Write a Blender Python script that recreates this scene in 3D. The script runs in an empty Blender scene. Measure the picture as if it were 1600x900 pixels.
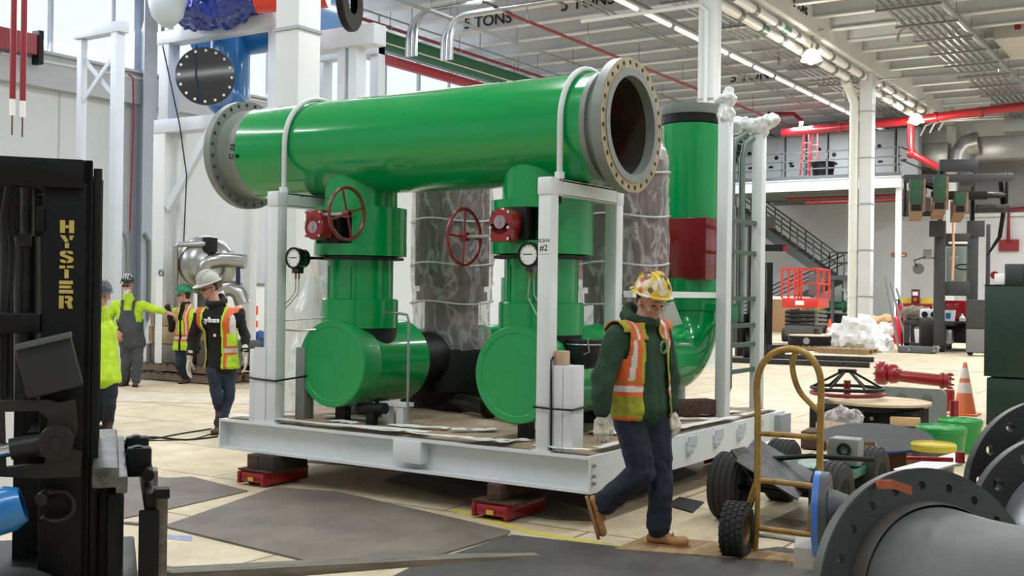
import bpy, bmesh, math, random
from math import pi, sin, cos, radians, atan2, sqrt
from mathutils import Vector, Matrix, Euler, noise
from mathutils.geometry import delaunay_2d_cdt

# ------------------------------------------------------------------ camera, world, light
SC = bpy.context.scene
COL = SC.collection
FPX, PITCH, ROLL, EYE = 1737.45, .004, -.0135, 1.6
CAM = Vector((3.6039, -6.5617, EYE))
YAW = radians(32.9334)           # the view turns this much to the left of world +Y

def cam_axes():
    r = Vector((cos(ROLL), sin(PITCH)*sin(ROLL), -cos(PITCH)*sin(ROLL)))
    u = Vector((sin(ROLL), -sin(PITCH)*cos(ROLL), cos(PITCH)*cos(ROLL)))
    fw = Vector((0, cos(PITCH), sin(PITCH)))
    Rz = Matrix.Rotation(YAW, 3, 'Z')
    return Rz @ r, Rz @ u, Rz @ fw
CR, CU, CF = cam_axes()
cd = bpy.data.cameras.new('camera')
cam = bpy.data.objects.new('camera', cd)
COL.objects.link(cam)
mm = Matrix((CR, CU, -CF)).transposed().to_4x4()
mm.translation = CAM
cam.matrix_world = mm
cd.sensor_fit = 'HORIZONTAL'
cd.sensor_width = 36
cd.lens = FPX*36/1600
cd.clip_start = .05
cd.clip_end = 300
SC.camera = cam

SC.view_settings.view_transform = 'Standard'
SC.view_settings.look = 'None'
SC.view_settings.gamma = 1
SC.view_settings.use_curve_mapping = False
SC.view_settings.exposure = 0.06

w = bpy.data.worlds.new('sky')
SC.world = w
w.use_nodes = True
bgn = w.node_tree.nodes['Background']
bgn.inputs[0].default_value = (.86, .92, 1.0, 1)
bgn.inputs[1].default_value = 1.3

def area(name, loc, size, power, rot=(0, 0, 0), color=(.93, .97, 1)):
    l = bpy.data.lights.new(name, 'AREA')
    l.shape = 'RECTANGLE'
    l.size, l.size_y = size
    l.energy = power
    l.color = color
    o = bpy.data.objects.new(name, l)
    o.location = loc
    o.rotation_euler = rot
    COL.objects.link(o)
    return o
# rows of long ceiling fixtures over the near bay (above the top of the frame)
for ax, ay, pw in ((-3.5, -6, 330), (-3.5, 3.5, 400), (3.2, -6, 330), (3.2, 3.5, 330), (9.5, 0, 330), (-11.5, -4, 330), (-11.5, 6, 360), (4, 13, 420), (-3, 13, 380)):
    area('bay_light', (ax, ay, 9.0), (.35, 6.5), pw)
area('back_fill_light', (3.5, 26, 9.0), (1.2, 12), 1500)  # added fill lights that brighten the back of the hall, no fixtures there
area('back_fill_light', (-12.5, 17, 9.0), (.6, 10), 500)
area('back_fill_light', (-1.0, 34, 8.6), (.8, 12), 1500)
area('back_fill_light', (-11, 33, 8.6), (.8, 12), 1500)
# daylight from the tall windows of the left wall, coming in as a broad soft source at the wall
area('window_daylight', (-19.2, 6, 8.3), (2.6, 30), 1100, (0, radians(-68), 0), (.9, .95, 1))

def at(px, py, Y):               # point of the picture at depth Y metres
    a = (px-800)/FPX; b = (450-py)/FPX
    return CAM + (CR*a + CU*b + CF)*Y
def on(px, py, z=0.0):           # point of the picture on the level z
    a = (px-800)/FPX; b = (450-py)/FPX
    d = CR*a + CU*b + CF
    return CAM + d*((z-CAM.z)/d.z)
def onp(px, py, ax, val):        # point of the picture on the plane axis = val
    a = (px-800)/FPX; b = (450-py)/FPX
    d = CR*a + CU*b + CF
    return CAM + d*((val-CAM[ax])/d[ax])

# ------------------------------------------------------------------ materials
def lin(c):
    return tuple(((v/255)/12.92 if v/255 <= .04045 else ((v/255+.055)/1.055)**2.4) for v in c)
MATS = {}
def mat(name, rgb, rough=.5, metal=0, var=0, vscale=3, bump=0, bscale=20, coat=0, rgb2=None, emit=0, trans=0, alpha=1, stretch=None, spec=.5, lo=.35, hi=.65):
    if name in MATS: return MATS[name]
    m = bpy.data.materials.new(name)
    m.use_nodes = True
    nt = m.node_tree; N = nt.nodes; L = nt.links
    b = N['Principled BSDF']
    c = (*lin(rgb), 1)
    b.inputs['Base Color'].default_value = c
    b.inputs['Roughness'].default_value = rough
    b.inputs['Metallic'].default_value = metal
    b.inputs['Coat Weight'].default_value = coat
    b.inputs['Coat Roughness'].default_value = .05
    b.inputs['Specular IOR Level'].default_value = spec
    if trans: b.inputs['Transmission Weight'].default_value = trans
    if alpha < 1: b.inputs['Alpha'].default_value = alpha
    if emit:
        b.inputs['Emission Color'].default_value = c
        b.inputs['Emission Strength'].default_value = emit
    if var or rgb2 or bump:
        tc = N.new('ShaderNodeTexCoord'); mp = N.new('ShaderNodeMapping')
        L.new(tc.outputs['Object'], mp.inputs[0])
        if stretch: mp.inputs['Scale'].default_value = stretch
    if var or rgb2:
        nz = N.new('ShaderNodeTexNoise'); nz.inputs['Scale'].default_value = vscale; nz.inputs['Detail'].default_value = 6
        nz.inputs['Roughness'].default_value = .62
        L.new(mp.outputs[0], nz.inputs[0])
        rp = N.new('ShaderNodeValToRGB')
        rp.color_ramp.elements[0].position = lo; rp.color_ramp.elements[1].position = hi
        c2 = (*lin(rgb2), 1) if rgb2 else (*[v*(1-var) for v in c[:3]], 1)
        rp.color_ramp.elements[0].color = c2
        rp.color_ramp.elements[1].color = c
        L.new(nz.outputs[0], rp.inputs[0]); L.new(rp.outputs[0], b.inputs['Base Color'])
    if bump:
        n2 = N.new('ShaderNodeTexNoise'); n2.inputs['Scale'].default_value = bscale; n2.inputs['Detail'].default_value = 5
        L.new(mp.outputs[0], n2.inputs[0])
        bp = N.new('ShaderNodeBump'); bp.inputs['Strength'].default_value = bump; bp.inputs['Distance'].default_value = .02
        L.new(n2.outputs[0], bp.inputs['Height']); L.new(bp.outputs[0], b.inputs['Normal'])
    MATS[name] = m
    return m
GREEN = mat('green_gloss_paint', (0, 146, 72), .16, var=.08, vscale=1.5, coat=.35, bump=.03, bscale=7, spec=.4)
GREENC = mat('green_cap_paint', (0, 150, 74), .42, var=.10, vscale=4, coat=.2, bump=.06, bscale=12)
WHITE = mat('white_steel_paint', (222, 226, 228), .42, var=.06, vscale=3)
WHITE2 = mat('white_building_paint', (218, 221, 221), .55, var=.05, vscale=1.5)
JOIST = mat('grey_joist_paint', (206, 210, 214), .6, var=.1, vscale=1.2)
DECKM = mat('grey_roof_deck', (182, 186, 190), .65, var=.12, vscale=.8)
GREYS = mat('grey_primer', (124, 130, 125), .45, var=.12, vscale=6)
RUSTY = mat('flange_face', (176, 158, 118), .5, metal=.3, rgb2=(138, 128, 104), vscale=7)
RUST = mat('rusty_bore', (70, 36, 16), .9, rgb2=(30, 16, 10), vscale=5)
BLACK = mat('black_paint', (9, 9, 10), .5, var=.2, vscale=6, spec=.3)
BLACKG = mat('black_gloss', (10, 11, 12), .18, coat=.5)
MAST = mat('mast_black_steel', (10, 12, 15), .5, rgb2=(5, 6, 8), vscale=5, bump=.08, bscale=30, spec=.25)
DKSTEEL = mat('dark_worn_steel', (64, 64, 62), .42, metal=.6, rgb2=(34, 33, 32), vscale=9, bump=.2, bscale=25)
STEEL = mat('galvanised_steel', (165, 168, 170), .32, metal=.75, var=.2, vscale=8)
CHROME = mat('chrome', (225, 225, 225), .08, metal=1)
RED = mat('red_paint', (140, 8, 18), .3, var=.12, vscale=5, coat=.4)
REDD = mat('dark_red_paint', (120, 4, 16), .22, coat=.5, var=.1)
WHEELR = mat('brown_red_wheel', (112, 30, 26), .28, coat=.4)
PIPER = mat('sprinkler_red', (140, 10, 26), .4)
RUBBER = mat('rubber', (30, 30, 30), .75, var=.25, vscale=10, bump=.15, bscale=60)
WOOD = mat('old_timber', (92, 66, 50), .8, rgb2=(54, 38, 30), vscale=4, stretch=(1, 8, 8), bump=.4, bscale=30)
PLY = mat('pallet_wood', (176, 146, 106), .8, rgb2=(128, 98, 68), vscale=3, stretch=(8, 1, 8), bump=.2)
GOLD = mat('worn_gold_paint', (168, 134, 66), .38, metal=.35, rgb2=(120, 92, 44), vscale=9, lo=.3, hi=.6)
GLASSM = mat('window_frame', (190, 196, 204), .5)
YEL = mat('yellow_paint', (226, 196, 40), .4, var=.1)
BLUE = mat('blue_pipe_paint', (24, 112, 178), .3, coat=.4, var=.1)
ORANGE = mat('orange_plastic', (240, 84, 34), .5, var=.08)
WHT = mat('white_plastic', (235, 236, 236), .45)
WRAP = None

# ------------------------------------------------------------------ mesh builder
def frame_z(d):
    d = Vector(d).normalized()
    return d.to_track_quat('Z', 'Y').to_matrix()
class B:
    def __init__(s): s.bm = bmesh.new(); s.mi = 0
    def _new(s, vs, fs):
        V = [s.bm.verts.new(v) for v in vs]
        for f in fs:
            try:
                F = s.bm.faces.new([V[i] for i in f]); F.material_index = s.mi
            except ValueError: pass
        return V
    def box(s, x0, x1, y0, y1, z0, z1, M=None, bev=0):
        x0, x1 = min(x0, x1), max(x0, x1); y0, y1 = min(y0, y1), max(y0, y1); z0, z1 = min(z0, z1), max(z0, z1)
        vs = [Vector(p) for p in ((x0,y0,z0),(x1,y0,z0),(x1,y1,z0),(x0,y1,z0),(x0,y0,z1),(x1,y0,z1),(x1,y1,z1),(x0,y1,z1))]
        if M is not None: vs = [M @ v for v in vs]
        V = s._new(vs, [(3,2,1,0),(4,5,6,7),(0,1,5,4),(1,2,6,5),(2,3,7,6),(3,0,4,7)])
        if bev:
            es = list({e for v in V for e in v.link_edges})
            r = bmesh.ops.bevel(s.bm, geom=es, offset=bev, segments=2, affect='EDGES', profile=.5)
            for f in r['faces']: f.material_index = s.mi
        return s
    def cbox(s, c, size, rot=(0, 0, 0), bev=0):
        M = Matrix.Translation(c) @ Euler(rot).to_matrix().to_4x4()
        a, b, d = [v/2 for v in size]
        return s.box(-a, a, -b, b, -d, d, M, bev)
    def cyl(s, p, q, r, r2=None, n=24, caps=True):
        r2 = r if r2 is None else r2
        p, q = Vector(p), Vector(q)
        R = frame_z(q-p)
        vs = []
        for c, rr in ((p, r), (q, r2)):
            for i in range(n):
                a = 2*pi*i/n
                vs.append(c + R @ Vector((rr*cos(a), rr*sin(a), 0)))
        fs = [(i, (i+1) % n, n+(i+1) % n, n+i) for i in range(n)]
        if caps: fs += [tuple(range(n-1, -1, -1)), tuple(range(n, 2*n))]
        s._new(vs, fs)
        return s
    def lathe(s, p, d, prof, n=32, closed=False):      # prof: (radius, distance along d)
        p = Vector(p); d = Vector(d).normalized(); R = frame_z(d)
        vs = []
        for r, t in prof:
            for i in range(n):
                a = 2*pi*i/n
                vs.append(p + d*t + R @ Vector((max(r, 1e-5)*cos(a), max(r, 1e-5)*sin(a), 0)))
        fs = []
        m = len(prof)
        for k in range(m if closed else m-1):
            k2 = (k+1) % m
            for i in range(n):
                j = (i+1) % n
                fs.append((k*n+i, k*n+j, k2*n+j, k2*n+i))
        s._new(vs, fs)
        return s
    def tube(s, pts, r, n=10, closed=False, caps=True):
        P = [Vector(p) for p in pts]; m = len(P)
        T = []
        for i in range(m):
            a = P[(i-1) % m] if (closed or i > 0) else P[i]
            b = P[(i+1) % m] if (closed or i < m-1) else P[i]
            T.append((b-a).normalized())
        up = Vector((0, 0, 1)) if abs(T[0].z) < .9 else Vector((1, 0, 0))
        u = T[0].cross(up).normalized()
        vs = []
        for i in range(m):
            u = (u - T[i]*u.dot(T[i])).normalized()
            v = T[i].cross(u)
            rr = r[i] if isinstance(r, (list, tuple)) else r
            k = 1.0
            if 0 < i < m-1 or closed:
                d1 = (P[i]-P[(i-1) % m]).normalized(); k = 1/max(.6, sqrt(max(0, (1+d1.dot((P[(i+1) % m]-P[i]).normalized()))/2)))
                k = min(k, 1.2)
            for j in range(n):
                a = 2*pi*j/n
                vs.append(P[i] + (u*cos(a)+v*sin(a))*rr)
        fs = []
        for i in range(m if closed else m-1):
            i2 = (i+1) % m
            for j in range(n):
                j2 = (j+1) % n
                fs.append((i*n+j, i*n+j2, i2*n+j2, i2*n+j))
        if caps and not closed:
            fs += [tuple(range(n-1, -1, -1)), tuple(range((m-1)*n, m*n))]
        s._new(vs, fs)
        return s
    def ell(s, c, r, n=20, rot=None, half=False):
        c = Vector(c); r = (r, r, r) if isinstance(r, (int, float)) else r
        R = Euler(rot).to_matrix() if rot else Matrix.Identity(3)
        m = n//2; vs = []; fs = []
        for k in range(m+1):
            t = pi*k/m*(.5 if half else 1)
            for i in range(n):
                a = 2*pi*i/n
                e = max(sin(t), 1e-4)
                vs.append(c + R @ Vector((r[0]*e*cos(a), r[1]*e*sin(a), r[2]*cos(t))))
        for k in range(m):
            for i in range(n):
                j = (i+1) % n
                fs.append((k*n+i, (k+1)*n+i, (k+1)*n+j, k*n+j))
        if half: fs.append(tuple(range(m*n, m*n+n)))
        s._new(vs, fs)
        return s
    def plate(s, outer, holes, t, M=None):             # flat outline with holes, thickness t along local z
        pts = []; edges = []
        loops = [outer]+holes
        for lp in loops:
            k = len(pts); pts += [Vector(p[:2]) for p in lp]
            edges += [(k+i, k+(i+1) % len(lp)) for i in range(len(lp))]
        res = delaunay_2d_cdt(pts, edges, [], 2 if holes else 1, 1e-7)
        vv, ee, ff = res[0], res[1], res[2]
        def inside(p, lp):
            c = False; j = len(lp)-1
            for i in range(len(lp)):
                xi, yi = lp[i][0], lp[i][1]; xj, yj = lp[j][0], lp[j][1]
                if (yi > p[1]) != (yj > p[1]) and p[0] < (xj-xi)*(p[1]-yi)/(yj-yi)+xi: c = not c
                j = i
            return c
        ok = []
        for f in ff:
            ce = sum((vv[i] for i in f), Vector((0, 0)))/len(f)
            if inside(ce, outer) and not any(inside(ce, h) for h in holes): ok.append(f)
        M = M or Matrix.Identity(4)
        n = len(vv)
        vs = [M @ Vector((v.x, v.y, z)) for z in (0, t) for v in vv]
        fs = [tuple(reversed(f)) for f in ok] + [tuple(i+n for i in f) for f in ok]
        cnt = {}
        for f in ok:
            for i in range(len(f)):
                a, b = f[i], f[(i+1) % len(f)]
                cnt[(a, b)] = 1
        for (a, b) in cnt:
            if (b, a) not in cnt: fs.append((a, b, b+n, a+n))
        s._new(vs, fs)
        return s
    def hull(s, pts):
        V = [s.bm.verts.new(p) for p in pts]
        r = bmesh.ops.convex_hull(s.bm, input=V)
        bad = [v for v in r['geom_interior'] if isinstance(v, bmesh.types.BMVert)]
        bad += [v for v in r['geom_unused'] if isinstance(v, bmesh.types.BMVert)]
        if bad: bmesh.ops.delete(s.bm, geom=list(set(bad)), context='VERTS')
        return s
    def tri(s, vs, fs): s._new([Vector(v) for v in vs], fs); return s
    def warp(s, fn):
        for v in s.bm.verts: v.co = fn(v.co)
        return s
    def mesh(s, name, m, smooth=35):
        me = bpy.data.meshes.new(name)
        bmesh.ops.recalc_face_normals(s.bm, faces=s.bm.faces)
        s.bm.to_mesh(me); s.bm.free()
        for mt in (m if isinstance(m, (list, tuple)) else [m]): me.materials.append(mt)
        if smooth:
            me.polygons.foreach_set('use_smooth', [True]*len(me.polygons))
            me.set_sharp_from_angle(angle=radians(smooth))
        return me
NTH = ['first', 'second', 'third', 'fourth', 'fifth', 'sixth', 'seventh', 'eighth', 'ninth', 'tenth', 'eleventh', 'twelfth', 'thirteenth', 'fourteenth', 'fifteenth', 'sixteenth', 'seventeenth', 'eighteenth', 'nineteenth', 'twentieth']
def arc(c, r, a0, a1, n, ax='xy'):
    out = []
    for i in range(n+1):
        a = radians(a0+(a1-a0)*i/n)
        p = (c[0]+r*cos(a), c[1]+r*sin(a))
        out.append(p)
    return out
def circ(c, r, n=32): return [(c[0]+r*cos(2*pi*i/n), c[1]+r*sin(2*pi*i/n)) for i in range(n)]

def link(name, me, parent=None, loc=None, rotz=0):
    o = bpy.data.objects.new(name, me)
    COL.objects.link(o)
    if parent is not None: o.parent = parent
    if loc is not None: o.location = loc
    if rotz: o.rotation_euler = (0, 0, rotz)
    return o
def thing(name, label, cat, loc=(0, 0, 0), rotz=0, group=None):
    o = bpy.data.objects.new(name, None); COL.objects.link(o)
    o.empty_display_size = .1
    o.location = loc; o.rotation_euler = (0, 0, rotz)
    o['label'] = label; o['category'] = cat
    if group: o['group'] = group
    return o
def part(name, b, m, parent, smooth=35, label=None, stuff=False):
    o = link(name, b.mesh(name, m, smooth), parent)
    if label: o['label'] = label
    if stuff: o['kind'] = 'stuff'
    return o
def solo(name, b, m, label, cat, loc=(0, 0, 0), rotz=0, group=None, smooth=35, stuff=False):
    o = link(name, b.mesh(name, m, smooth), None, loc, rotz)
    o['label'] = label; o['category'] = cat
    if group: o['group'] = group
    if stuff: o['kind'] = 'stuff'
    return o
def struct(name, b, m, smooth=0):
    o = link(name, b.mesh(name, m, smooth)); o['kind'] = 'structure'
    return o
def dup(root, loc, label=None, rotz=None, scale=None):
    r = root.copy(); COL.objects.link(r); r.location = loc
    if rotz is not None: r.rotation_euler = (0, 0, rotz)
    if scale: r.scale = (scale,)*3
    if label: r['label'] = label
    for ch in list(root.children):
        c = ch.copy(); COL.objects.link(c); c.parent = r
        for g in list(ch.children):
            d = g.copy(); COL.objects.link(d); d.parent = c
    return r
def text_b(s, size, M, t=.004, stretchx=1):
    cu = bpy.data.curves.new('t', 'FONT'); cu.body = s; cu.size = size; cu.extrude = t/2
    cu.align_x = 'CENTER'; cu.align_y = 'CENTER'; cu.offset = size*.012
    o = bpy.data.objects.new('t', cu); COL.objects.link(o)
    me = bpy.data.meshes.new_from_object(o)
    b = B(); b.bm.from_mesh(me)
    b.warp(lambda v: M @ Vector((v.x*stretchx, v.y, v.z)))
    bpy.data.objects.remove(o); bpy.data.curves.remove(cu); bpy.data.meshes.remove(me)
    return b
def bake(b, voxel=None, sm=0, solid=0, sub=0):          # union the shapes of a builder into one smooth skin
    me = bpy.data.meshes.new('tmp')
    bmesh.ops.recalc_face_normals(b.bm, faces=b.bm.faces)
    b.bm.to_mesh(me); b.bm.free()
    o = bpy.data.objects.new('tmp', me); COL.objects.link(o)
    if voxel:
        md = o.modifiers.new('r', 'REMESH'); md.mode = 'VOXEL'; md.voxel_size = voxel
    if sm:
        md = o.modifiers.new('s', 'SMOOTH'); md.iterations = sm; md.factor = .5
    if solid:
        md = o.modifiers.new('t', 'SOLIDIFY'); md.thickness = solid
    dg = bpy.context.evaluated_depsgraph_get()
    m2 = bpy.data.meshes.new_from_object(o.evaluated_get(dg))
    out = B(); out.bm.from_mesh(m2)
    bpy.data.objects.remove(o); bpy.data.meshes.remove(me); bpy.data.meshes.remove(m2)
    return out
def rough_up(b, amp, sc, seed=0, keep=None):
    off = Vector((seed*3.1, seed*1.7, seed*5.3))
    b.bm.normal_update()
    for v in b.bm.verts:
        k = 1 if keep is None else keep(v.co)
        n = noise.noise(v.co*sc+off) + .5*noise.noise(v.co*sc*2.3+off)
        v.co += v.normal*amp*n*k
    return b
# ------------------------------------------------------------------ floor
def floor_material():
    m = bpy.data.materials.new('worn_covered_floor'); m.use_nodes = True
    nt = m.node_tree; N = nt.nodes; L = nt.links; b = N['Principled BSDF']
    tc = N.new('ShaderNodeTexCoord')
    n1 = N.new('ShaderNodeTexNoise'); n1.inputs['Scale'].default_value = .35; n1.inputs['Detail'].default_value = 8; n1.inputs['Roughness'].default_value = .7
    n2 = N.new('ShaderNodeTexNoise'); n2.inputs['Scale'].default_value = 2.6; n2.inputs['Detail'].default_value = 9; n2.inputs['Roughness'].default_value = .7
    br = N.new('ShaderNodeTexBrick'); br.inputs['Scale'].default_value = 1
    br.inputs['Brick Width'].default_value = 2.44; br.inputs['Row Height'].default_value = 1.22
    br.inputs['Mortar Size'].default_value = .012; br.inputs['Mortar Smooth'].default_value = .2
    br.inputs['Color1'].default_value = (*lin((228, 212, 180)), 1); br.inputs['Color2'].default_value = (*lin((212, 198, 170)), 1)
    br.inputs['Mortar'].default_value = (*lin((140, 124, 100)), 1)
    r1 = N.new('ShaderNodeValToRGB'); r1.color_ramp.elements[0].position = .58; r1.color_ramp.elements[1].position = .66
    r1.color_ramp.elements[0].color = (0, 0, 0, 1); r1.color_ramp.elements[1].color = (1, 1, 1, 1)
    r2 = N.new('ShaderNodeValToRGB'); r2.color_ramp.elements[0].position = .3; r2.color_ramp.elements[1].position = .7
    r2.color_ramp.elements[0].color = (.64, .60, .54, 1); r2.color_ramp.elements[1].color = (1, 1, 1, 1)
    mx = N.new('ShaderNodeMix'); mx.data_type = 'RGBA'
    mx.inputs[7].default_value = (*lin((178, 178, 174)), 1)
    mu = N.new('ShaderNodeMix'); mu.data_type = 'RGBA'; mu.blend_type = 'MULTIPLY'; mu.inputs[0].default_value = 1
    for n in (n1, n2, br): L.new(tc.outputs['Object'], n.inputs[0])
    L.new(n1.outputs[0], r1.inputs[0]); L.new(r1.outputs[0], mx.inputs[0]); L.new(br.outputs[0], mx.inputs[6])
    L.new(n2.outputs[0], r2.inputs[0]); L.new(mx.outputs[2], mu.inputs[6]); L.new(r2.outputs[0], mu.inputs[7])
    L.new(mu.outputs[2], b.inputs['Base Color'])
    b.inputs['Roughness'].default_value = .55
    bp = N.new('ShaderNodeBump'); bp.inputs['Strength'].default_value = .25; bp.inputs['Distance'].default_value = .03
    L.new(n2.outputs[0], bp.inputs['Height']); L.new(bp.outputs[0], b.inputs['Normal'])
    return m
struct('floor', B().box(-19.8, 14, -14, 46.2, -.2, 0), floor_material())

WX = -19.5
WALLM = mat('white_wall_panel', (206, 210, 213), .6, var=.06, vscale=.6)
struct('wall_left', B().box(WX-.3, WX, -14, 46.2, 0, 6.75), WALLM)
b = B()
for y in [-8+3.5*k for k in range(16)]: b.box(WX, WX+.015, y-.02, y+.02, 0, 6.2)
struct('trim_1', b, mat('panel_joint', (186, 188, 190), .7))
struct('trim_2', B().box(WX, WX+.28, -14, 46, 6.15, 6.9).box(WX, WX+.4, -14, 46, 6.9, 6.96), mat('grey_girt', (176, 180, 186), .5, var=.08))
struct('trim_3', B().box(WX-.3, WX, -14, 46.2, 9.75, 10.1), WALLM)

# clerestory windows, one unit per 3.5 m
def glass_mat():
    m = bpy.data.materials.new('window_glass'); m.use_nodes = True
    nt = m.node_tree; N = nt.nodes; L = nt.links
    N.remove(N['Principled BSDF'])
    t = N.new('ShaderNodeBsdfTransparent'); t.inputs[0].default_value = (.94, .97, 1, 1)
    g = N.new('ShaderNodeBsdfGlossy'); g.inputs['Roughness'].default_value = .03
    mx = N.new('ShaderNodeMixShader'); mx.inputs[0].default_value = .06
    L.new(t.outputs[0], mx.inputs[1]); L.new(g.outputs[0], mx.inputs[2]); L.new(mx.outputs[0], N['Material Output'].inputs[0])
    return m
GL = glass_mat()
y = 9.33-1.75*10
k = 1
while y < 46:
    b = B()
    y2 = min(y+3.5, 46.2)
    b.box(WX-.22, WX-.1, y-.03, y+.05, 6.75, 9.75).box(WX-.2, WX-.12, (y+y2)/2-.03, (y+y2)/2+.03, 6.75, 9.75)
    b.box(WX-.2, WX-.12, y, y2, 6.75, 6.83).box(WX-.2, WX-.12, y, y2, 9.66, 9.75)
    o = struct('window_%d' % k, b, GLASSM)
    g = link('pane', B().box(WX-.17, WX-.155, y, y2, 6.8, 9.7).mesh('pane', GL, 0), o)
    g['label'] = 'clear window glass'
    y += 3.5; k += 1

BACKM = mat('grey_back_wall', (220, 222, 224), .65, var=.08, vscale=.5)
struct('wall_back', B().box(-19.8, 14, 46, 46.3, 0, 10.1), BACKM)
struct('wall_right', B().box(14, 14.3, -14, 46.3, 0, 10.1), WALLM)
struct('wall_front', B().box(-19.8, 14.3, -14.3, -14, 0, 10.1), WALLM)
struct('ceiling', B().box(-19.8, 14.3, -14, 46.3, 10.0, 10.2), DECKM)

# roof joists along X, one per 1.6375 m, in two bays
jb = B().box(-6.5, 6.5, -.02, .02, -.5, .2).box(-6.5, 6.5, -.11, .11, -.53, -.49).box(-6.5, 6.5, -.09, .09, .18, .2)
JB = jb.mesh('roof_joist', JOIST, 0)
jn = 0
for bx, wh in ((-12.95, 'left'), (.2, 'right')):
    for k in range(26):
        Y = 4+1.6375*k
        if Y > 45.5: break
        if Y < 15: continue
        nth = 25-k
        o = link('roof_joist', JB, None, (bx, Y, 9.8))
        o['label'] = 'pale grey roof joist %s of the white girder, %s from the back wall' % (wh, NTH[nth])
        o['category'] = 'joist'; o['group'] = 'roof joists of the %s bay' % wh
b = B()
# girder on the column row
b.box(-6.62, -6.18, -10, 45.98, 8.88, 8.93).box(-6.43, -6.37, -10, 45.98, 8.93, 9.95).box(-6.62, -6.18, -10, 45.98, 9.93, 9.97)
b.box(-6.2, -6.16, -10, 45.98, 8.90, 9.6)
solo('girder', b, WHITE2, 'deep white roof girder running away over the column row with two white insulated pipes beneath', 'beam', smooth=0)

# columns of the row
BAND = mat('grey_band', (150, 152, 156), .4, metal=.4)
def column(Y, label, z1=8.87, w=.4, bands=()):
    t = thing('steel_column', label, 'column', (-6.4, Y, 0), group='white columns under the girder')
    part('shaft', B().box(-w/2, w/2, -w/2, w/2, .02, z1, bev=.015), WHITE2, t)
    part('base_plate', B().box(-.35, .35, -.35, .35, 0, .03), WHITE2, t)
    for z in bands:
        part('band', B().box(-w/2-.02, w/2+.02, -w/2-.02, w/2+.02, z, z+.04), BAND, t)
    return t
c = column(3.8, 'thick white column standing behind the left end of the big green pipe', bands=(4.86,))
c = column(17, 'tall white column behind the green standpipe with a thin white pipe on its face', bands=(6.0,))
part('conduit', B().tube([(.02, -.26, 0), (.02, -.26, 8.0), (-.15, -.26, 8.15), (-3.2, -.26, 8.15)], .05, 8), WHITE2, c)
c = column(30, 'white column wrapped by thin bands beside the round white drain pipe', bands=(1.6, 3.1, 4.6, 6.1, 7.6))
c = column(43, 'farthest white column of the row, seen above the distant forklift')
b = B(); dx = -.38
b.tube([(-6.4+dx, 29.85, 0), (-6.4+dx, 29.85, 7.9), (-6.55+dx, 29.8, 8.35), (-6.9, 29.2, 8.55)], .15, 14)
for z in (1.6, 3.1, 4.6, 6.1, 7.3): b.lathe((-6.4+dx, 29.85, z), (0, 0, 1), [(.15, 0), (.165, 0), (.165, .05), (.15, .05)], 16)
solo('drain_pipe', b, mat('cream_pipe', (222, 222, 214), .5), 'round cream drain pipe rising beside the white column at mid distance', 'pipe')

# insulated pipes under the girder
CUFF = mat('grey_cuff', (120, 122, 122), .5); TEALB = mat('teal_pipe_band', (70, 140, 122), .5)
for i, (x, z, r) in enumerate(((-6.82, 8.62, .12), (-6.42, 8.7, .11))):
    t = thing('insulated_pipe', 'white insulated pipe hung under the girder, %s of the pair' % ('the one farther left' if i == 0 else 'the one nearer the girder'), 'pipe', (x, 16, z))
    part('jacket', B().cyl((0, 0, 0), (0, 13.3 if i == 0 else 13.6, 0), r, n=16), WHT, t)
    for k in range(9):
        part('pipe_saddle', B().lathe((0, .6+1.6375*k*.95, 0), (0, 1, 0), [(r, 0), (r+.02, 0), (r+.02, .22), (r, .22)], 16), CUFF, t)
    part('colour_band', B().lathe((0, 5.2+i*.6, 0), (0, 1, 0), [(r, 0), (r+.008, 0), (r+.008, .5), (r, .5)], 16), TEALB, t, label='teal marking band')
    t2 = thing('insulated_pipe', 'white insulated pipe under the girder beyond the round drain pipe, %s one' % ('lower left' if i == 0 else 'upper right'), 'pipe', (x+.1, 30.6, z))
    part('jacket', B().cyl((0, 0, 0), (0, 7.5, 0), r, n=14), WHT, t2)
    for k in range(5):
        part('pipe_saddle', B().lathe((0, .5+1.5*k, 0), (0, 1, 0), [(r, 0), (r+.02, 0), (r+.02, .3), (r, .3)], 14), CUFF, t2)

# continuous row of white strip tubes
STRIP = mat('strip_light_tube', (250, 252, 255), .4, emit=.45)
sm = B().cyl((0, -.78, 0), (0, .78, 0), .065, n=8)
part_mesh = sm.mesh('strip_light', STRIP)
n = 0
for k in range(14):
    y = 17.5+1.95*k
    o = link('strip_light', part_mesh, None, (-8.9, y, 8.7)); n += 1
    o['label'] = 'slim white strip light in the ceiling row, %s from the far end' % NTH[13-k]
    o['category'] = 'light'; o['group'] = 'strip lights in the ceiling row'
solo('light_rail', B().box(-8.86, -8.78, 16, 45, 8.76, 8.84), CUFF, 'dark rail the long row of white strip lights hangs from', 'rail', smooth=0)

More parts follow.
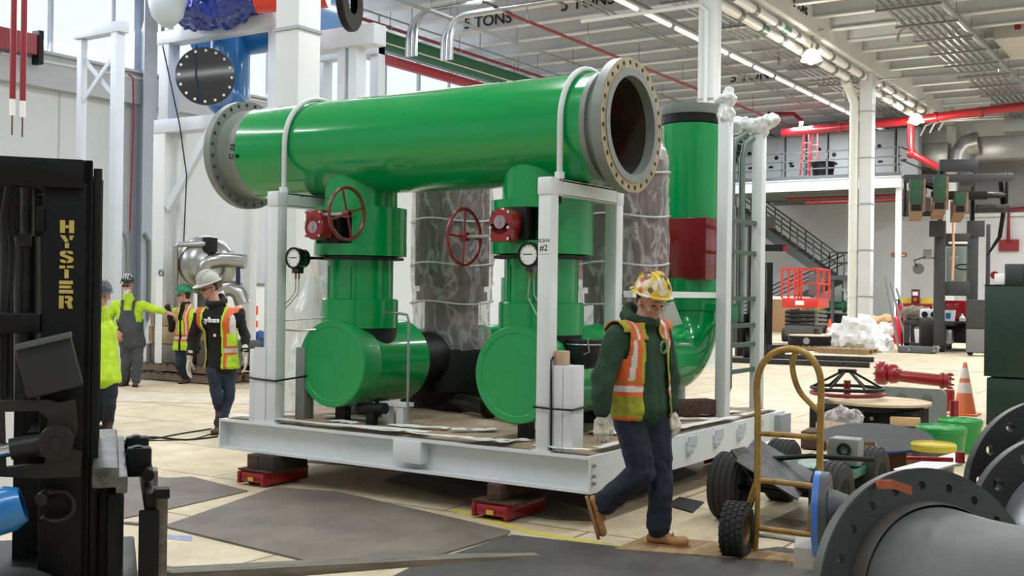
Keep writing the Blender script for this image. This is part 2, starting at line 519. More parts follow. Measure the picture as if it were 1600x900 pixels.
# stencilled load marks
INK = mat('black_stencil', (26, 26, 28), .7)
def mark(txt, loc, size, M3, label):
    M = Matrix.Translation(loc) @ M3
    solo('load_marking', text_b(txt, size, M, .01, 1.1), INK, label, 'sign', smooth=0)
MXZ = Matrix(((1,0,0,0),(0,0,-1,0),(0,1,0,0),(0,0,0,1)))     # reads along +X, up Z, faces -Y
MYZ = Matrix(((0,0,1,0),(1,0,0,0),(0,1,0,0),(0,0,0,1)))      # reads along +Y, faces +X
p = onp(762, 33, 1, 20.35); mark('5 TONS', (p.x, 20.33, p.z), .45, MXZ, 'black 5 TONS stencil on the roof joist above the middle of the green pipe')
p = onp(918, 4, 1, 20.35); mark('5 TONS', (p.x, 20.33, p.z), .45, MXZ, 'black 5 TONS stencil at the top edge, right of the steel conduits')
p = onp(1176, 119, 1, 31.8); mark('5 TONS', (p.x, 31.81, p.z), .46, MXZ, 'black 5 TONS stencil on the joist right of the tall white column')
p = onp(1251, 12, 0, -6.15); mark('5 TONS', (-6.145, p.y, p.z), .3, MYZ, 'black 5 TONS stencil on the side of the white girder')
# ------------------------------------------------------------------ the pump skid: base, deck and steel frames
PAPER = mat('brown_floor_paper', (168, 148, 122), .75, rgb2=(134, 114, 92), vscale=3.5, bump=.6, bscale=6)
PATCH = mat('grey_tape_patch', (186, 190, 194), .6)
t = thing('skid_base', 'white steel I-beam skid base jacked up on red skates under the green piping', 'skid base', (0, 0, 0))
b = B()
L0 = -3.58
def ibeam_x(b, y, s):      # channel along X, open face towards s
    b.box(L0+.016, -.016, y, y+s*.22, .25, .27).box(L0+.016, -.016, y, y+s*.22, .48, .5).box(L0+.016, -.016, y+s*.10, y+s*.115, .27, .48)
ibeam_x(b, 0, 1)
part('front_beam', b, WHITE, t, 0)
b = B(); ibeam_x(b, 3.85, -1)
part('rear_beam', b, WHITE, t, 0)
b = B().box(-.015, 0, -.001, 3.851, .25, .5).box(-.12, -.015, .221, 3.62, .252, .27).box(-.12, -.015, .221, 3.62, .48, .498)
part('side_beam', b, WHITE, t, 0)
b = B().box(L0, L0+.015, -.001, 3.851, .25, .5).box(L0+.015, L0+.12, .221, 3.62, .252, .27).box(L0+.015, L0+.12, .221, 3.62, .48, .498)
part('side_beam', b, WHITE, t, 0)
b = B()
for y in (.9, 1.8, 2.8): b.box(L0+.1, -.1, y-.05, y+.05, .27, .48)
part('cross_beam', b, WHITE, t, 0)
part('lifting_pad', B().cbox((-1.56, .045, .40), (.26, .11, .17), bev=.006), WHITE, t)
part('lifting_pad', B().cbox((-.02, 3.72, .38), (.16, .3, .2), bev=.006), mat('grey_pad', (150, 154, 158), .5), t)
for y in (1.55, 2.1, 2.62, 3.05):
    b = B().box(0, .012, y, y+.09, .33, .44).box(0, .013, y+.05, y+.2, .40, .475)
    b.cbox((.02, y+.02, .36), (.03, .03, .03)); b.cbox((.02, y+.07, .36), (.03, .03, .03))
    part('clip_plate', b, PATCH, t, 0)
b = B()
for z in (.32, .37, .44): b.cyl((-.0, .03, z), (.02, .03, z), .012, n=8)
part('end_bolt', b, STEEL, t)
b = B()
nx, ny = 60, 64
b2 = B(); vs = []; fs = []
random.seed(4)
for j in range(ny+1):
    for i in range(nx+1):
        x = L0+.03+(3.50)*i/nx; y = .05+3.74*j/ny
        e = noise.noise(Vector((x*2.2, y*2.2, 0)))*.014+noise.noise(Vector((x*6, y*6, 3)))*.006
        ed = min(1, min(x-L0-.03, -.05-x, y-.05, 3.79-y)/.12)
        vs.append((x, y, .504+(.012+abs(e)*1.6)*max(0, ed)))
for j in range(ny):
    for i in range(nx):
        a = j*(nx+1)+i; fs.append((a, a+1, a+nx+2, a+nx+1))
b2.tri(vs, fs)
part('deck_paper', b2, PAPER, t, 60, label='brown protective paper laid over the deck')
# torn strips of white sheet along the deck edge
random.seed(9)
b = B()
def strip(x, y, l, wd, a, z=.535):
    n = 8; vs = []; fs = []
    for i in range(n+1):
        for s in (-1, 1):
            u = (i/n-.5)*l; v = s*wd/2*(1+.3*random.uniform(-1, 1))
            vs.append((x+u*cos(a)-v*sin(a), y+u*sin(a)+v*cos(a), z+.012*random.random()))
    for i in range(n): fs.append((2*i, 2*i+2, 2*i+3, 2*i+1))
    b.tri(vs, fs)
for x, y, l, wd, a in ((-2.3, .05, 1.3, .09, 0), (-3.3, .06, .4, .06, 0), (-1.75, .38, .5, .1, .25), (-.75, .16, .3, .1, .9), (-1.2, .05, .8, .05, 0), (-.25, .05, .45, .07, 0), (-.06, .6, .8, .08, 1.57), (-.08, 2.1, 1.2, .1, 1.5), (-.3, 2.3, .5, .1, .6), (-.5, 1.7, .4, .12, 1.2), (-2.6, .5, .45, .1, .15), (-.05, 3.3, .8, .06, 1.57), (-1.9, .1, .9, .12, .06), (-.9, .07, .4, .12, .1), (-3.2, .3, .35, .08, .5), (-2.4, .25, .3, .1, -.3), (-.14, 1.1, .5, .12, 1.4), (-.4, 1.0, .3, .1, .2), (-.3, 2.9, .6, .12, 1.3), (-1.3, .5, .35, .1, .7)): strip(x, y, l, wd, a)
part('torn_white_sheet', b, mat('white_sheet', (226, 226, 222), .6), t, 60)

# machinery skates and timber blocks
def skate(x, y, z1, lab, blocks):
    t = thing('machinery_skate', 'red machinery skate on the floor, ' + lab, 'skate', (x, y, 0), group='red skates under the white skid base')
    b = B().box(-.14, .14, -.19, .3, .03, .108, bev=.012)
    b.box(-.15, -.12, -.2, .32, .015, .112, bev=.006).box(.12, .15, -.2, .32, .015, .112, bev=.006)
    part('skate_body', b, RED, t)
    b = B()
    for yy in (-.1, .02, .14, .24):
        b.cyl((-.095, yy, .03), (.095, yy, .03), .03, n=14)
    part('roller', b, DKSTEEL, t)
    part('maker_plate', B().box(-.02, .04, -.207, -.2, .045, .075), mat('brass_plate', (200, 170, 70), .4), t)
    part('top_board', B().box(-.17, .19, -.17, .28, .116, .13), WOOD, t, label='thin worn plywood pad')
    for q, (x0, x1) in enumerate(blocks):
        o = solo('timber_block', B().box(x0, x1, -.14, .26, 0, .248-.131, bev=.008), WOOD if q == 0 else mat('dark_timber', (42, 38, 36), .8, bump=.3),
             '%s wooden block on the red skate %s' % ('square brown' if q == 0 else 'blackened', lab), 'timber', (x, y, .131))
skate(-.75, .1, .25, 'near the right end of the front beam', ((-.06, .06),))
skate(-3.06, .06, .25, 'near the left end of the front beam', ((-.1, .02), (.025, .2)))
skate(-.4, 3.4, .25, 'at the far right corner', ((-.1, .05),))

# ------------------------------------------------------------------ pipe support frames
def goalpost(x0, x1, lab):
    t = thing('pipe_support_frame', lab, 'frame', ((x0+x1)/2, 0, .5))
    h = (x1-x0)/2
    part('post', B().box(-h, h, .02, .13, 0, 1.90, bev=.006), WHITE, t)
    part('post', B().box(-h, h, 1.0, 1.11, 0, 1.90, bev=.006), WHITE, t)
    part('foot_plate', B().box(-h-.03, h+.03, .005, .15, 0, .012), WHITE, t)
    part('top_beam', B().box(-h, -h+.012, .13, 1.0, 1.79, 1.895).box(-h, h, .13, 1.0, 1.885, 1.9).box(-h, h, .13, 1.0, 1.785, 1.795).box(h-.012, h, .13, 1.0, 1.79, 1.895), WHITE, t, 0)
    part('post_cap', B().box(-h-.006, h+.006, .01, .135, 1.78, 1.905, bev=.012), WHITE, t)
    part('post_cap', B().box(-h-.006, h+.006, .995, 1.115, 1.78, 1.905, bev=.012), WHITE, t)
    return t
g1 = goalpost(-.45, -.35, 'white steel frame carrying the right end of the green header pipe')
g2 = goalpost(-3.06, -2.95, 'white steel frame carrying the left end of the green header pipe')
BOXW = mat('white_board', (214, 216, 220), .5, bump=.1)
def column_boxing(x, y, z1, lab):
    t = thing('post_boxing', lab, 'casing', (x, y, .5))
    part('board', B().box(-.075, .06, .0, .14, 0, z1, bev=.006), BOXW, t)
    part('board', B().box(.065, .13, .02, .2, 0, z1-.02, bev=.006), BOXW, t)
    part('strap', B().tube([(-.3, -.085, .42), (-.08, -.085, .405), (.135, .0, .41), (.14, .2, .43)], .008, 6), BLACK, t)
    return t
t = thing('post_boxing', 'white board casing strapped to the foot of the right front frame post', 'casing', (-.24, .06, .5))
part('board', B().box(-.105, -.02, .0, .16, 0, .60, bev=.005), BOXW, t)
part('board', B().box(-.016, .06, .0, .16, 0, .60, bev=.005), BOXW, t)
part('strap', B().tube([(-.22, -.06, .31), (-.1, -.06, .305), (.065, -.01, .30), (.07, .17, .31)], .008, 6), BLACK, t)
part('cord', B().tube([(-.1, -.01, 0), (-.1, -.012, .3), (-.11, -.012, .62), (-.09, -.01, .66)], .006, 6), BLACK, t)
part('wood_shim', B().box(-.1, -.02, .02, .1, .6, .7, bev=.006), mat('raw_wood_shim', (190, 160, 130), .8), t)
t = thing('post_boxing', 'white board casing strapped to the foot of the left front frame post', 'casing', (-3.1, .02, .5))
part('board', B().box(-.17, -.09, .02, .16, 0, .60, bev=.005), BOXW, t)
part('board', B().box(-.085, .04, -.005, .0, 0, .62), BOXW, t)
part('board', B().box(.16, .26, .22, .34, 0, .62, bev=.005), GREYS, t)
part('strap', B().tube([(-.18, .0, .37), (-.1, -.012, .36), (.155, -.01, .35), (.26, .2, .38), (.3, .3, .40)], .009, 6), BLACK, t)

# note on the post
t = thing('paper_note', 'small handwritten paper note stuck on the right front frame post', 'note', (-.40, .017, 1.93))
part('paper', B().box(-.045, .045, -.001, .001, -.06, .06), mat('note_paper', (224, 226, 226), .8), t)
part('handwriting', text_b('SCRW', .034, Matrix.Translation((0, -.0015, .03)) @ MXZ, .001), INK, t, 0)
part('handwriting', text_b('#2', .06, Matrix.Translation((0, -.0015, -.02)) @ MXZ, .001), INK, t, 0)

# ------------------------------------------------------------------ header pipe
def flange_holes(ro, ri, n, rb, rh, seg=72):
    return circ((0, 0), ro, seg), [circ((0, 0), ri, 48)]+[circ((rb*cos(2*pi*(i+.5)/n), rb*sin(2*pi*(i+.5)/n)), rh, 10) for i in range(n)]
MX = Matrix(((0,0,1,0),(1,0,0,0),(0,1,0,0),(0,0,0,1)))       # plate z -> +X
HX0, HX1 = -3.88, -.10
t = thing('header_pipe', 'long horizontal green header pipe with open grey flanges at both ends', 'pipe', (-2.0, .6, 2.81))
b = B().lathe((HX0+2.22, 0, 0), (1, 0, 0), [(.405, 0), (.405, 3.42), (.385, 3.42), (.385, 0)], 72, closed=True)
part('pipe_body', b, GREEN, t, 40)
for sgn, xe in ((1, HX1+2.0), (-1, HX0+2.0-.0)):
    # weld neck, then ring with bolt holes
    d = (sgn, 0, 0)
    x_in = (HX0+2.22+3.42) if sgn > 0 else (HX0+2.22)
    ln = abs(xe-x_in)
    b = B().lathe((x_in, 0, 0), d, [(.405, 0), (.405, ln*.3), (.375, ln*.34), (.375, ln*.45), (.40, ln), (.36, ln), (.36, 0)], 64, closed=True)
    nk = part('flange_neck', b, GREYS, t, 40)
    o, h = flange_holes(.485, .37, 28, .447, .019)
    M = Matrix.Translation((xe if sgn > 0 else xe-.075, 0, 0)) @ MX
    part('flange_ring', B().plate(o, h, .075, M), GREYS, t, 40)
    M = Matrix.Translation((xe+.075 if sgn > 0 else xe-.079, 0, 0)) @ MX
    o2, h2 = flange_holes(.478, .385, 28, .447, .019)
    part('flange_face', B().plate(circ((0, 0), .482, 72), [circ((0, 0), .41, 48)]+h2[1:], .004, M), RUSTY, t, 40, label='bare yellowish metal bolting face')
    part('raised_face', B().lathe((xe+sgn*.079, 0, 0), d, [(.41, -.01), (.41, .006), (.355, .006), (.355, -.07)], 64), GREYS, t, 40)
part('bore_lining', B().lathe((HX0+2, 0, 0), (1, 0, 0), [(.36, -.06), (.36, 3.84)], 64), RUST, t, 40, label='rust-brown inside of the pipe')
part('handwriting', text_b('CHX', .07, Matrix.Translation((HX1+2-.16, -.388, .02)) @ MXZ, .003), INK, t, 0)
part('handwriting', text_b('543', .07, Matrix.Translation((HX1+2-.16, -.388, -.07)) @ MXZ, .003), INK, t, 0)
part('handwriting', text_b('C 35', .07, Matrix.Translation((HX0+2+.2, -.408, -.02)) @ Matrix.Rotation(radians(-80), 4, 'Y') @ MXZ, .003), INK, t, 0)
part('threaded_tap', B().cyl((-1.62, -.37, -.06), (-1.62, -.412, -.065), .016, n=10), BLACK, t)

def ubolt(x, lab):
    t = thing('pipe_u_bolt', lab, 'clamp', (x, .6, 2.4))
    R = .432
    pts = [(0, -R, -.12), (0, -R, .12)]+[(0, -R*cos(a), .41+R*sin(a)) for a in [pi*k/28 for k in range(29)]]+[(0, R, .12), (0, R, -.12)]
    part('rod', B().tube(pts, .022, 10), mat('light_grey_rod', (196, 202, 200), .35), t, 60)
    for s in (-1, 1):
        part('nut', B().cyl((0, s*R, .004), (0, s*R, .05), .04, n=6), WHITE, t)
        part('thread_end', B().cyl((0, s*R, -.02), (0, s*R, -.17), .017, n=8), BLACK, t, label='black threaded end')
ubolt(-.37, 'grey round U-bolt clamping the right end of the green header pipe to its frame')
ubolt(-3.03, 'grey round U-bolt clamping the left end of the green header pipe to its frame')
t = thing('jacking_bolt', 'short silver bolt lying over the top of the right support frame below the flange', 'bolt', (-.26, .55, 2.43))
part('stud', B().cyl((-.1, 0, 0), (.13, 0, .0), .016, n=10), STEEL, t)
part('nut', B().cyl((-.08, 0, 0), (-.05, 0, 0), .035, n=6), STEEL, t)
b = B().tube([(-3.36, .3, 2.385), (-2.95, .3, 2.385)], .012, 8)
solo('steel_rod', b, STEEL, 'thin light rod sticking out left over the left support frame', 'rod')

# ------------------------------------------------------------------ two vertical risers with valves and vessels
BLKR = mat('black_rubber_neck', (8, 8, 8), .6)
def riser(X, lab, wheel_side, far, stud):
    t = thing('pump_riser', 'green vertical riser %s, with a wide boxed valve housing' % lab, 'pipe', (X, .6, 0))
    part('stub', B().lathe((0, 0, 0), (0, 0, 1), [(.31, 2.22), (.305, 2.3), (.30, 2.56)], 48), GREEN, t)
    part('top_cover', B().lathe((0, 0, 0), (0, 0, 1), [(.0, 2.285), (.30, 2.285), (.385, 2.285), (.385, 2.22), (.3, 2.22)], 48), GREEN, t)
    # housing: a wide drum open towards the gearbox
    n = 48; a0 = radians(-90-30); a1 = radians(-90+30)
    out = [(.385*cos(a), .385*sin(a)) for a in [a1+(2*pi-(a1-a0))*k/44 for k in range(45)]]
    out += [(.385*cos(a0), -.2), (.385*cos(a1), -.2)]
    part('valve_housing', B().plate(out, [], .385, Matrix.Translation((0, 0, 1.90))), GREEN, t, 40)
    part('housing_rim', B().lathe((0, 0, 0), (0, 0, 1), [(.30, 1.875), (.365, 1.875), (.365, 1.855), (.27, 1.85)], 48), BLKR, t)
    part('housing_skirt', B().lathe((0, 0, 0), (0, 0, 1), [(.27, 1.88), (.387, 1.885), (.387, 1.98), (.27, 1.98)], 48), GREEN, t)
    part('riser_pipe', B().lathe((0, 0, 0), (0, 0, 1), [(.278, 1.4), (.278, 1.9)], 48), GREEN, t)
    part('collar', B().lathe((0, 0, 0), (0, 0, 1), [(.25, 1.29), (.322, 1.29), (.322, 1.52), (.31, 1.53), (.25, 1.53)], 48), GREEN, t)
    part('rubber_neck', B().lathe((0, 0, 0), (0, 0, 1), [(.312, 1.05), (.312, 1.295)], 48), BLKR, t, label='black rubber neck')
    for s in (-1, 1):
        part('trim_seam', B().box(s*.12-.004, s*.12+.004, -.262, -.255, 1.53, 1.8), GREEN, t)
    # vessel
    v = thing('suction_vessel', 'horizontal green vessel with a round end cap %s' % lab, 'vessel', (X, .25, 1.0))
    part('end_cap', B().lathe((0, 0, 0), (0, 1, 0), [(0, .004), (.30, .004), (.305, 0), (.35, 0), (.358, .012), (.36, .20), (.355, .22)], 64), GREENC, v, 30)
    part('shell', B().lathe((0, 0, 0), (0, 1, 0), [(.352, .2), (.352, far-.25), (.2, far-.25)], 64), GREEN, v, 40)
    b = B().box(-.05, .05, .12, .2, -.485, -.33)
    part('leg', b, BLACK, v)
    b = B().box(-.05, .05, .12+.5, .2+.5, -.485, -.33)
    part('leg', b, BLACK, v)
    # gear operator
    g = thing('valve_gearbox', 'red valve gear operator with a grey dial, %s' % lab, 'valve gear', (X, .02, 2.10))
    b = B()
    b.lathe((0, 0, 0), (0, 1, 0), [(0, 0), (.09, 0), (.1, .012), (.1, .1), (.08, .1), (.08, .16), (.0, .16)], 28)
    s = 1 if stud > 0 else -1
    b.box(-.085, .085, .0, .12, min(0, s*.14), max(0, s*.14), bev=.012)
    b.box(-.07, .07, .1, .2, -.08, .08, bev=.01)
    part('gear_case', b, RED, g)
    part('dial', B().cyl((0, -.006, 0), (0, .01, 0), .048, n=24).cyl((0, -.012, 0), (0, .01, 0), .012, n=10).box(-.004, .004, -.01, 0, -.035, .035), mat('dial_grey', (150, 140, 142), .4), g)
    b = B()
    for x, z in ((-.075, .12*s), (.075, .12*s), (-.075, -.07*s), (.075, -.07*s), (-.075, .04*s), (.075, .04*s)): b.cyl((x, -.012, z), (x, .02, z), .011, n=8)
    part('cover_bolt', b, CHROME, g)
    part('mounting_bracket', B().box(-.06, .12, .16, .30, -.12, .12, bev=.01), BLACK, g)
    # handwheel on its shaft
    d = 1 if wheel_side > 0 else -1
    zz = s*.1
    w_ = thing('valve_handwheel', 'dark red spoked handwheel on a silver shaft, %s' % lab, 'handwheel', (X+d*.33, .05, 2.10+zz))
    part('shaft', B().cyl((-d*.25, 0, 0), (d*.03, 0, 0), .014, n=12).cyl((-d*.25, .07, -.0), (-d*.1, .07, 0), .012, n=10), STEEL, w_)
    wm = WHEELR if d > 0 else REDD
    ring = [(0, .205*cos(2*pi*k/48), .205*sin(2*pi*k/48)) for k in range(48)]
    part('rim', B().tube(ring, .014, 10, closed=True), wm, w_, 60)
    part('hub', B().cyl((-.03, 0, 0), (.03, 0, 0), .032, n=14), wm, w_)
    off = .3 if d > 0 else -.05
    for k in range(4 if d > 0 else 4):
        a = off+2*pi*k/4
        part('spoke', B().tube([(0, .02*cos(a), .02*sin(a)), (0, .2*cos(a), .2*sin(a))], .009, 8), wm, w_)
riser(-2.56, 'on the left', 1, 1.12, 1)
riser(-.77, 'on the right', -1, 1.5, -1)

def gauge(X, Y, Z, lab):
    t = thing('pressure_gauge', lab, 'gauge', (X, Y, Z))
    part('gauge_body', B().lathe((0, 0, 0), (0, 1, 0), [(.075, -.005), (.086, 0), (.086, .045), (.07, .05), (.078, .06), (.078, .11), (.0, .11)], 36).box(-.025, .025, .0, .09, -.125, -.07, bev=.005), BLACKG, t)
    part('bezel', B().lathe((0, 0, 0), (0, 1, 0), [(.072, -.012), (.088, -.012), (.088, .01), (.072, .01)], 36, closed=True), BLACK, t)
    part('dial_face', B().cyl((0, -.004, 0), (0, .004, 0), .073, n=36), mat('gauge_white', (228, 230, 228), .4), t)
    b = B().box(-.045, .03, -.0065, -.004, .0, .006)
    for k in range(11):
        a = radians(225-27*k)
        b.cbox((.06*cos(a), -.005, .06*sin(a)), (.012, .002, .003), (0, -a, 0))
    part('pointer', b, INK, t, 0)
    part('fitting', B().cyl((-.018, .04, -.12), (-.018, .04, -.17), .008, n=8).cyl((.018, .04, -.12), (.018, .04, -.17), .008, n=8), mat('brass', (150, 120, 70), .35, metal=.7), t)
    return t
ga = gauge(-2.80, .06, 1.856, 'round white-faced pressure gauge beside the left green riser')
part('bracket', B().box(.05, .2, .1, .13, -.01, .015), BLACK, ga)
part('capillary', B().tube([(-.018, .04, -.17), (-.018, .04, -.27), (-.09, .05, -.34), (-.2, .06, -.4), (-.22, .06, -.42)], .004, 6).tube([(.018, .04, -.17), (.018, .04, -.28), (-.07, .05, -.36), (-.18, .06, -.44)], .004, 6), STEEL, ga)
gb = gauge(-.56, .08, 1.868, 'round white-faced pressure gauge beside the right green riser')
part('capillary', B().tube([(-.018, .04, -.17), (-.03, .04, -.3), (.05, .03, -.42), (.1, .03, -.47)], .005, 6).tube([(.018, .04, -.17), (.02, .04, -.28), (.1, .03, -.38)], .005, 6), STEEL, gb)
part('bracket', B().box(-.06, .12, .1, .13, .02, .05), BLACK, gb)
# small tubing
solo('sample_tube', B().tube([(-2.2, .5, 1.42), (-1.98, .42, 1.42), (-1.90, .41, 1.41), (-1.885, .41, 1.36), (-1.885, .41, .56)], .011, 8), STEEL, 'thin bent steel tube between the two green vessels', 'tube')
solo('sample_tube', B().tube([(-2.98, .1, 1.34), (-2.7, .3, 1.37), (-2.6, .35, 1.37)], .007, 6), STEEL, 'upper thin steel tube from the left frame post to the left riser', 'tube')
solo('sample_tube', B().tube([(-2.98, .1, 1.27), (-2.9, .2, 1.26), (-2.6, .3, 1.28)], .009, 6), STEEL, 'lower thin steel tube from the left frame post to the left riser', 'tube')

# black bucket-like cover hanging behind the right post
t = thing('hose_coupling', 'black rubber coupling with a wire clamp right of the right front post', 'coupling', (-.36, .55, 1.2))
part('rubber_body', B().lathe((0, 0, 0), (0, 0, -1), [(0, -.06), (.13, -.06), (.135, .02), (.125, .08), (.08, .14), (0, .155)], 28), BLKR, t)
part('wire_clamp', B().tube([(.139*cos(2*pi*k/28), .139*sin(2*pi*k/28), .03) for k in range(28)], .006, 6, closed=True).tube([(.08, -.11, .08), (.1, -.12, -.02), (.06, -.13, -.04)], .006, 6), STEEL, t)

# ------------------------------------------------------------------ standpipe with elbow at the back
def standpipe(X, Y, lab):
    t = thing('standpipe', lab, 'pipe', (X, Y, 0))
    part('pipe_body', B().lathe((0, 0, 0), (0, 0, 1), [(.27, 1.62), (.27, 3.2)], 48), GREEN, t)
    part('top_flange', B().lathe((0, 0, 0), (0, 0, 1), [(.2, 3.29), (.285, 3.29), (.29, 3.30), (.29, 3.38), (.2, 3.38)], 48, closed=True), GREYS, t)
    part('gasket', B().lathe((0, 0, 0), (0, 0, 1), [(.2, 3.21), (.275, 3.21), (.275, 3.29), (.2, 3.29)], 48, closed=True), BLACK, t)
    prof = []
    # elbow swept from -Z to -Y, radius .45
    vs = []; fs = []; n = 40; m = 18; R = .45; r = .285
    for i in range(m+1):
        a = (pi/2)*i/m
        c = Vector((0, -R+R*cos(a), 1.45-R*sin(a)))
        nrm = Vector((0, cos(a), -sin(a)))
        for j in range(n):
            q = 2*pi*j/n
            vs.append(c+Vector((1, 0, 0))*r*cos(q)+nrm*r*sin(q))
    for i in range(m):
        for j in range(n): fs.append((i*n+j, i*n+(j+1) % n, (i+1)*n+(j+1) % n, (i+1)*n+j))
    part('elbow', B().tri(vs, fs), GREEN, t, 60)
    part('collar', B().lathe((0, 0, 0), (0, 0, 1), [(.285, 1.45), (.30, 1.46), (.30, 1.75), (.27, 1.76)], 48), GREEN, t)
    part('run_pipe', B().lathe((0, -.45, 1.0), (0, -1, 0), [(.285, 0), (.285, .5)], 40), GREEN, t)
    part('run_reducer', B().lathe((0, -.95, 1.0), (0, -1, 0), [(.30, 0), (.30, .12), (.22, .3)], 40), GREEN, t)
    part('leg', B().cyl((0, -.2, .5), (0, -.2, .82), .06, n=16), WHITE, t)
    return t
standpipe(-.72, 3.2, 'green standpipe with grey top flange and big elbow at the right rear')
standpipe(-2.5, 3.2, 'green standpipe standing behind the left plastic-wrapped pump')
def coupling_box(X, Y, lab):
    t = thing('motor_shroud', lab, 'box', (X, Y, 1.74))
    part('panel', B().box(-.29, .29, -.29, .31, 0, .57, bev=.005), REDD, t)
    part('lifting_eye', B().tube([(.02+.03*cos(a), -.2, .6+.03*sin(a)) for a in [2*pi*k/12 for k in range(12)]], .006, 6, closed=True), BLACK, t)
coupling_box(-.72, 3.2, 'dark red square box around the green standpipe')
coupling_box(-2.2, 3.0, 'dark red box half hidden between the wrapped pump and the right riser')

# ------------------------------------------------------------------ wrapped vertical pumps
def wrap_mat(name, rgb, fac, line=.5):
    m = bpy.data.materials.new(name); m.use_nodes = True
    nt = m.node_tree; N = nt.nodes; L = nt.links
    b = N['Principled BSDF']; b.inputs['Base Color'].default_value = (*lin(rgb), 1); b.inputs['Roughness'].default_value = .2
    b.inputs['Coat Weight'].default_value = .8
    t = N.new('ShaderNodeBsdfTransparent'); mx = N.new('ShaderNodeMixShader')
    tc = N.new('ShaderNodeTexCoord')
    mp = N.new('ShaderNodeMapping'); mp.inputs['Scale'].default_value = (1, 1, .45); mp.inputs['Rotation'].default_value = (.3, .25, 0)
    L.new(tc.outputs['Object'], mp.inputs[0])
    nz = N.new('ShaderNodeTexNoise'); nz.inputs['Scale'].default_value = 5.5; nz.inputs['Detail'].default_value = 4; nz.inputs['Distortion'].default_value = .6
    L.new(mp.outputs[0], nz.inputs[0])
    a = N.new('ShaderNodeMath'); a.operation = 'SUBTRACT'; a.inputs[1].default_value = .5
    c = N.new('ShaderNodeMath'); c.operation = 'ABSOLUTE'
    rp = N.new('ShaderNodeMapRange'); rp.inputs[1].default_value = 0; rp.inputs[2].default_value = .05
    rp.inputs[3].default_value = min(1, fac+line); rp.inputs[4].default_value = fac
    L.new(nz.outputs[0], a.inputs[0]); L.new(a.outputs[0], c.inputs[0]); L.new(c.outputs[0], rp.inputs[0]); L.new(rp.outputs[0], mx.inputs[0])
    bp = N.new('ShaderNodeBump'); bp.inputs['Strength'].default_value = .9; bp.inputs['Distance'].default_value = .03
    n2 = N.new('ShaderNodeTexNoise'); n2.inputs['Scale'].default_value = 8; n2.inputs['Distortion'].default_value = 1.5; n2.inputs['Detail'].default_value = 3
    L.new(mp.outputs[0], n2.inputs[0]); L.new(n2.outputs[0], bp.inputs['Height']); L.new(bp.outputs[0], b.inputs['Normal'])
    L.new(t.outputs[0], mx.inputs[1]); L.new(b.outputs[0], mx.inputs[2]); L.new(mx.outputs[0], N['Material Output'].inputs[0])
    return m
FILM = wrap_mat('plastic_film', (214, 206, 208), .27, .33)
FILMW = wrap_mat('milky_plastic_film', (232, 234, 234), .74, .26)
MAROON = mat('maroon_motor_paint', (112, 56, 62), .4, rgb2=(64, 44, 48), vscale=3)
def film_shell(prof, n=72, amp=.022, seed=1):
    b = B()
    P = []
    for (r0, z0), (r1, z1) in zip(prof, prof[1:]):
        m = max(2, int(abs(z1-z0)/.03))
        for k in range(m): P.append((r0+(r1-r0)*k/m, z0+(z1-z0)*k/m))
    P.append(prof[-1])
    b.lathe((0, 0, 0), (0, 0, 1), P, n)
    off = Vector((seed*7.3, seed, 0))
    for v in b.bm.verts:
        r = sqrt(v.co.x**2+v.co.y**2)
        if r < 1e-3: continue
        a = atan2(v.co.y, v.co.x)
        ridg = abs(noise.noise(Vector((a*5+v.co.z*2.5, v.co.z*1.6, seed))))
        rid2 = abs(noise.noise(Vector((a*9-v.co.z*4, v.co.z*5, seed+9))))
        k = 1+amp/r*(2.2*(.35-ridg)+1.2*(.3-rid2))
        v.co.x *= k; v.co.y *= k
    return b
def pump(X, Y, lab, top, seed):
    t = thing('wrapped_pump', 'vertical pump shrouded in clear crinkled plastic, %s' % lab, 'pump', (X, Y, .5))
    part('volute', B().lathe((0, 0, 0), (0, 0, 1), [(0, .05), (.3, .05), (.42, .2), (.42, .5), (.3, .75), (0, .75)], 36), BLACK, t)
    part('discharge_neck', B().lathe((0, -.3, .5), (0, -1, 0), [(.24, 0), (.24, .42)], 32), BLACK, t)
    part('base_block', B().box(-.35, .35, -.3, .3, -.0, .12), BLACK, t)
    part('motor_lantern', B().lathe((0, 0, 0), (0, 0, 1), [(.25, .75), (.25, 1.0), (.33, 1.02), (.33, 1.1)], 32), MAROON, t)
    b = B().lathe((0, 0, 0), (0, 0, 1), [(.3, 1.1), (.3, top-.7), (.26, top-.62), (0, top-.6)], 32)
    for k in range(28):
        a = 2*pi*k/28
        b.cbox((.32*cos(a), .32*sin(a), (1.15+top-.75)/2), (.05, .008, top-.75-1.15), (0, 0, a))
    part('motor', b, MAROON, t)
    sh = film_shell([(.36, .42), (.37, .6), (.34, .85), (.36, 1.05), (.375, 1.4), (.365, 1.9), (.37, top-.7), (.30, top-.56), (.1, top-.52), (0, top-.52)], seed=seed)
    part('plastic_wrap', sh, FILM, t, 70, label='clear crinkled plastic wrap')
    for z in (1.0, 1.35, 1.75, 2.12):
        if z > top-.6: continue
        pts = [(.385*cos(2*pi*k/40), .385*sin(2*pi*k/40), z+.015*sin(3*pi*k/20)) for k in range(40)]
        part('tape_band', B().tube(pts, .009, 6, closed=True), mat('tape', (206, 206, 204), .25), t, 60)
pump(-2.5, 1.83, 'behind the two handwheels', 2.95, 1)
pump(-.75, 1.9, 'behind the right end of the header pipe', 2.98, 5)
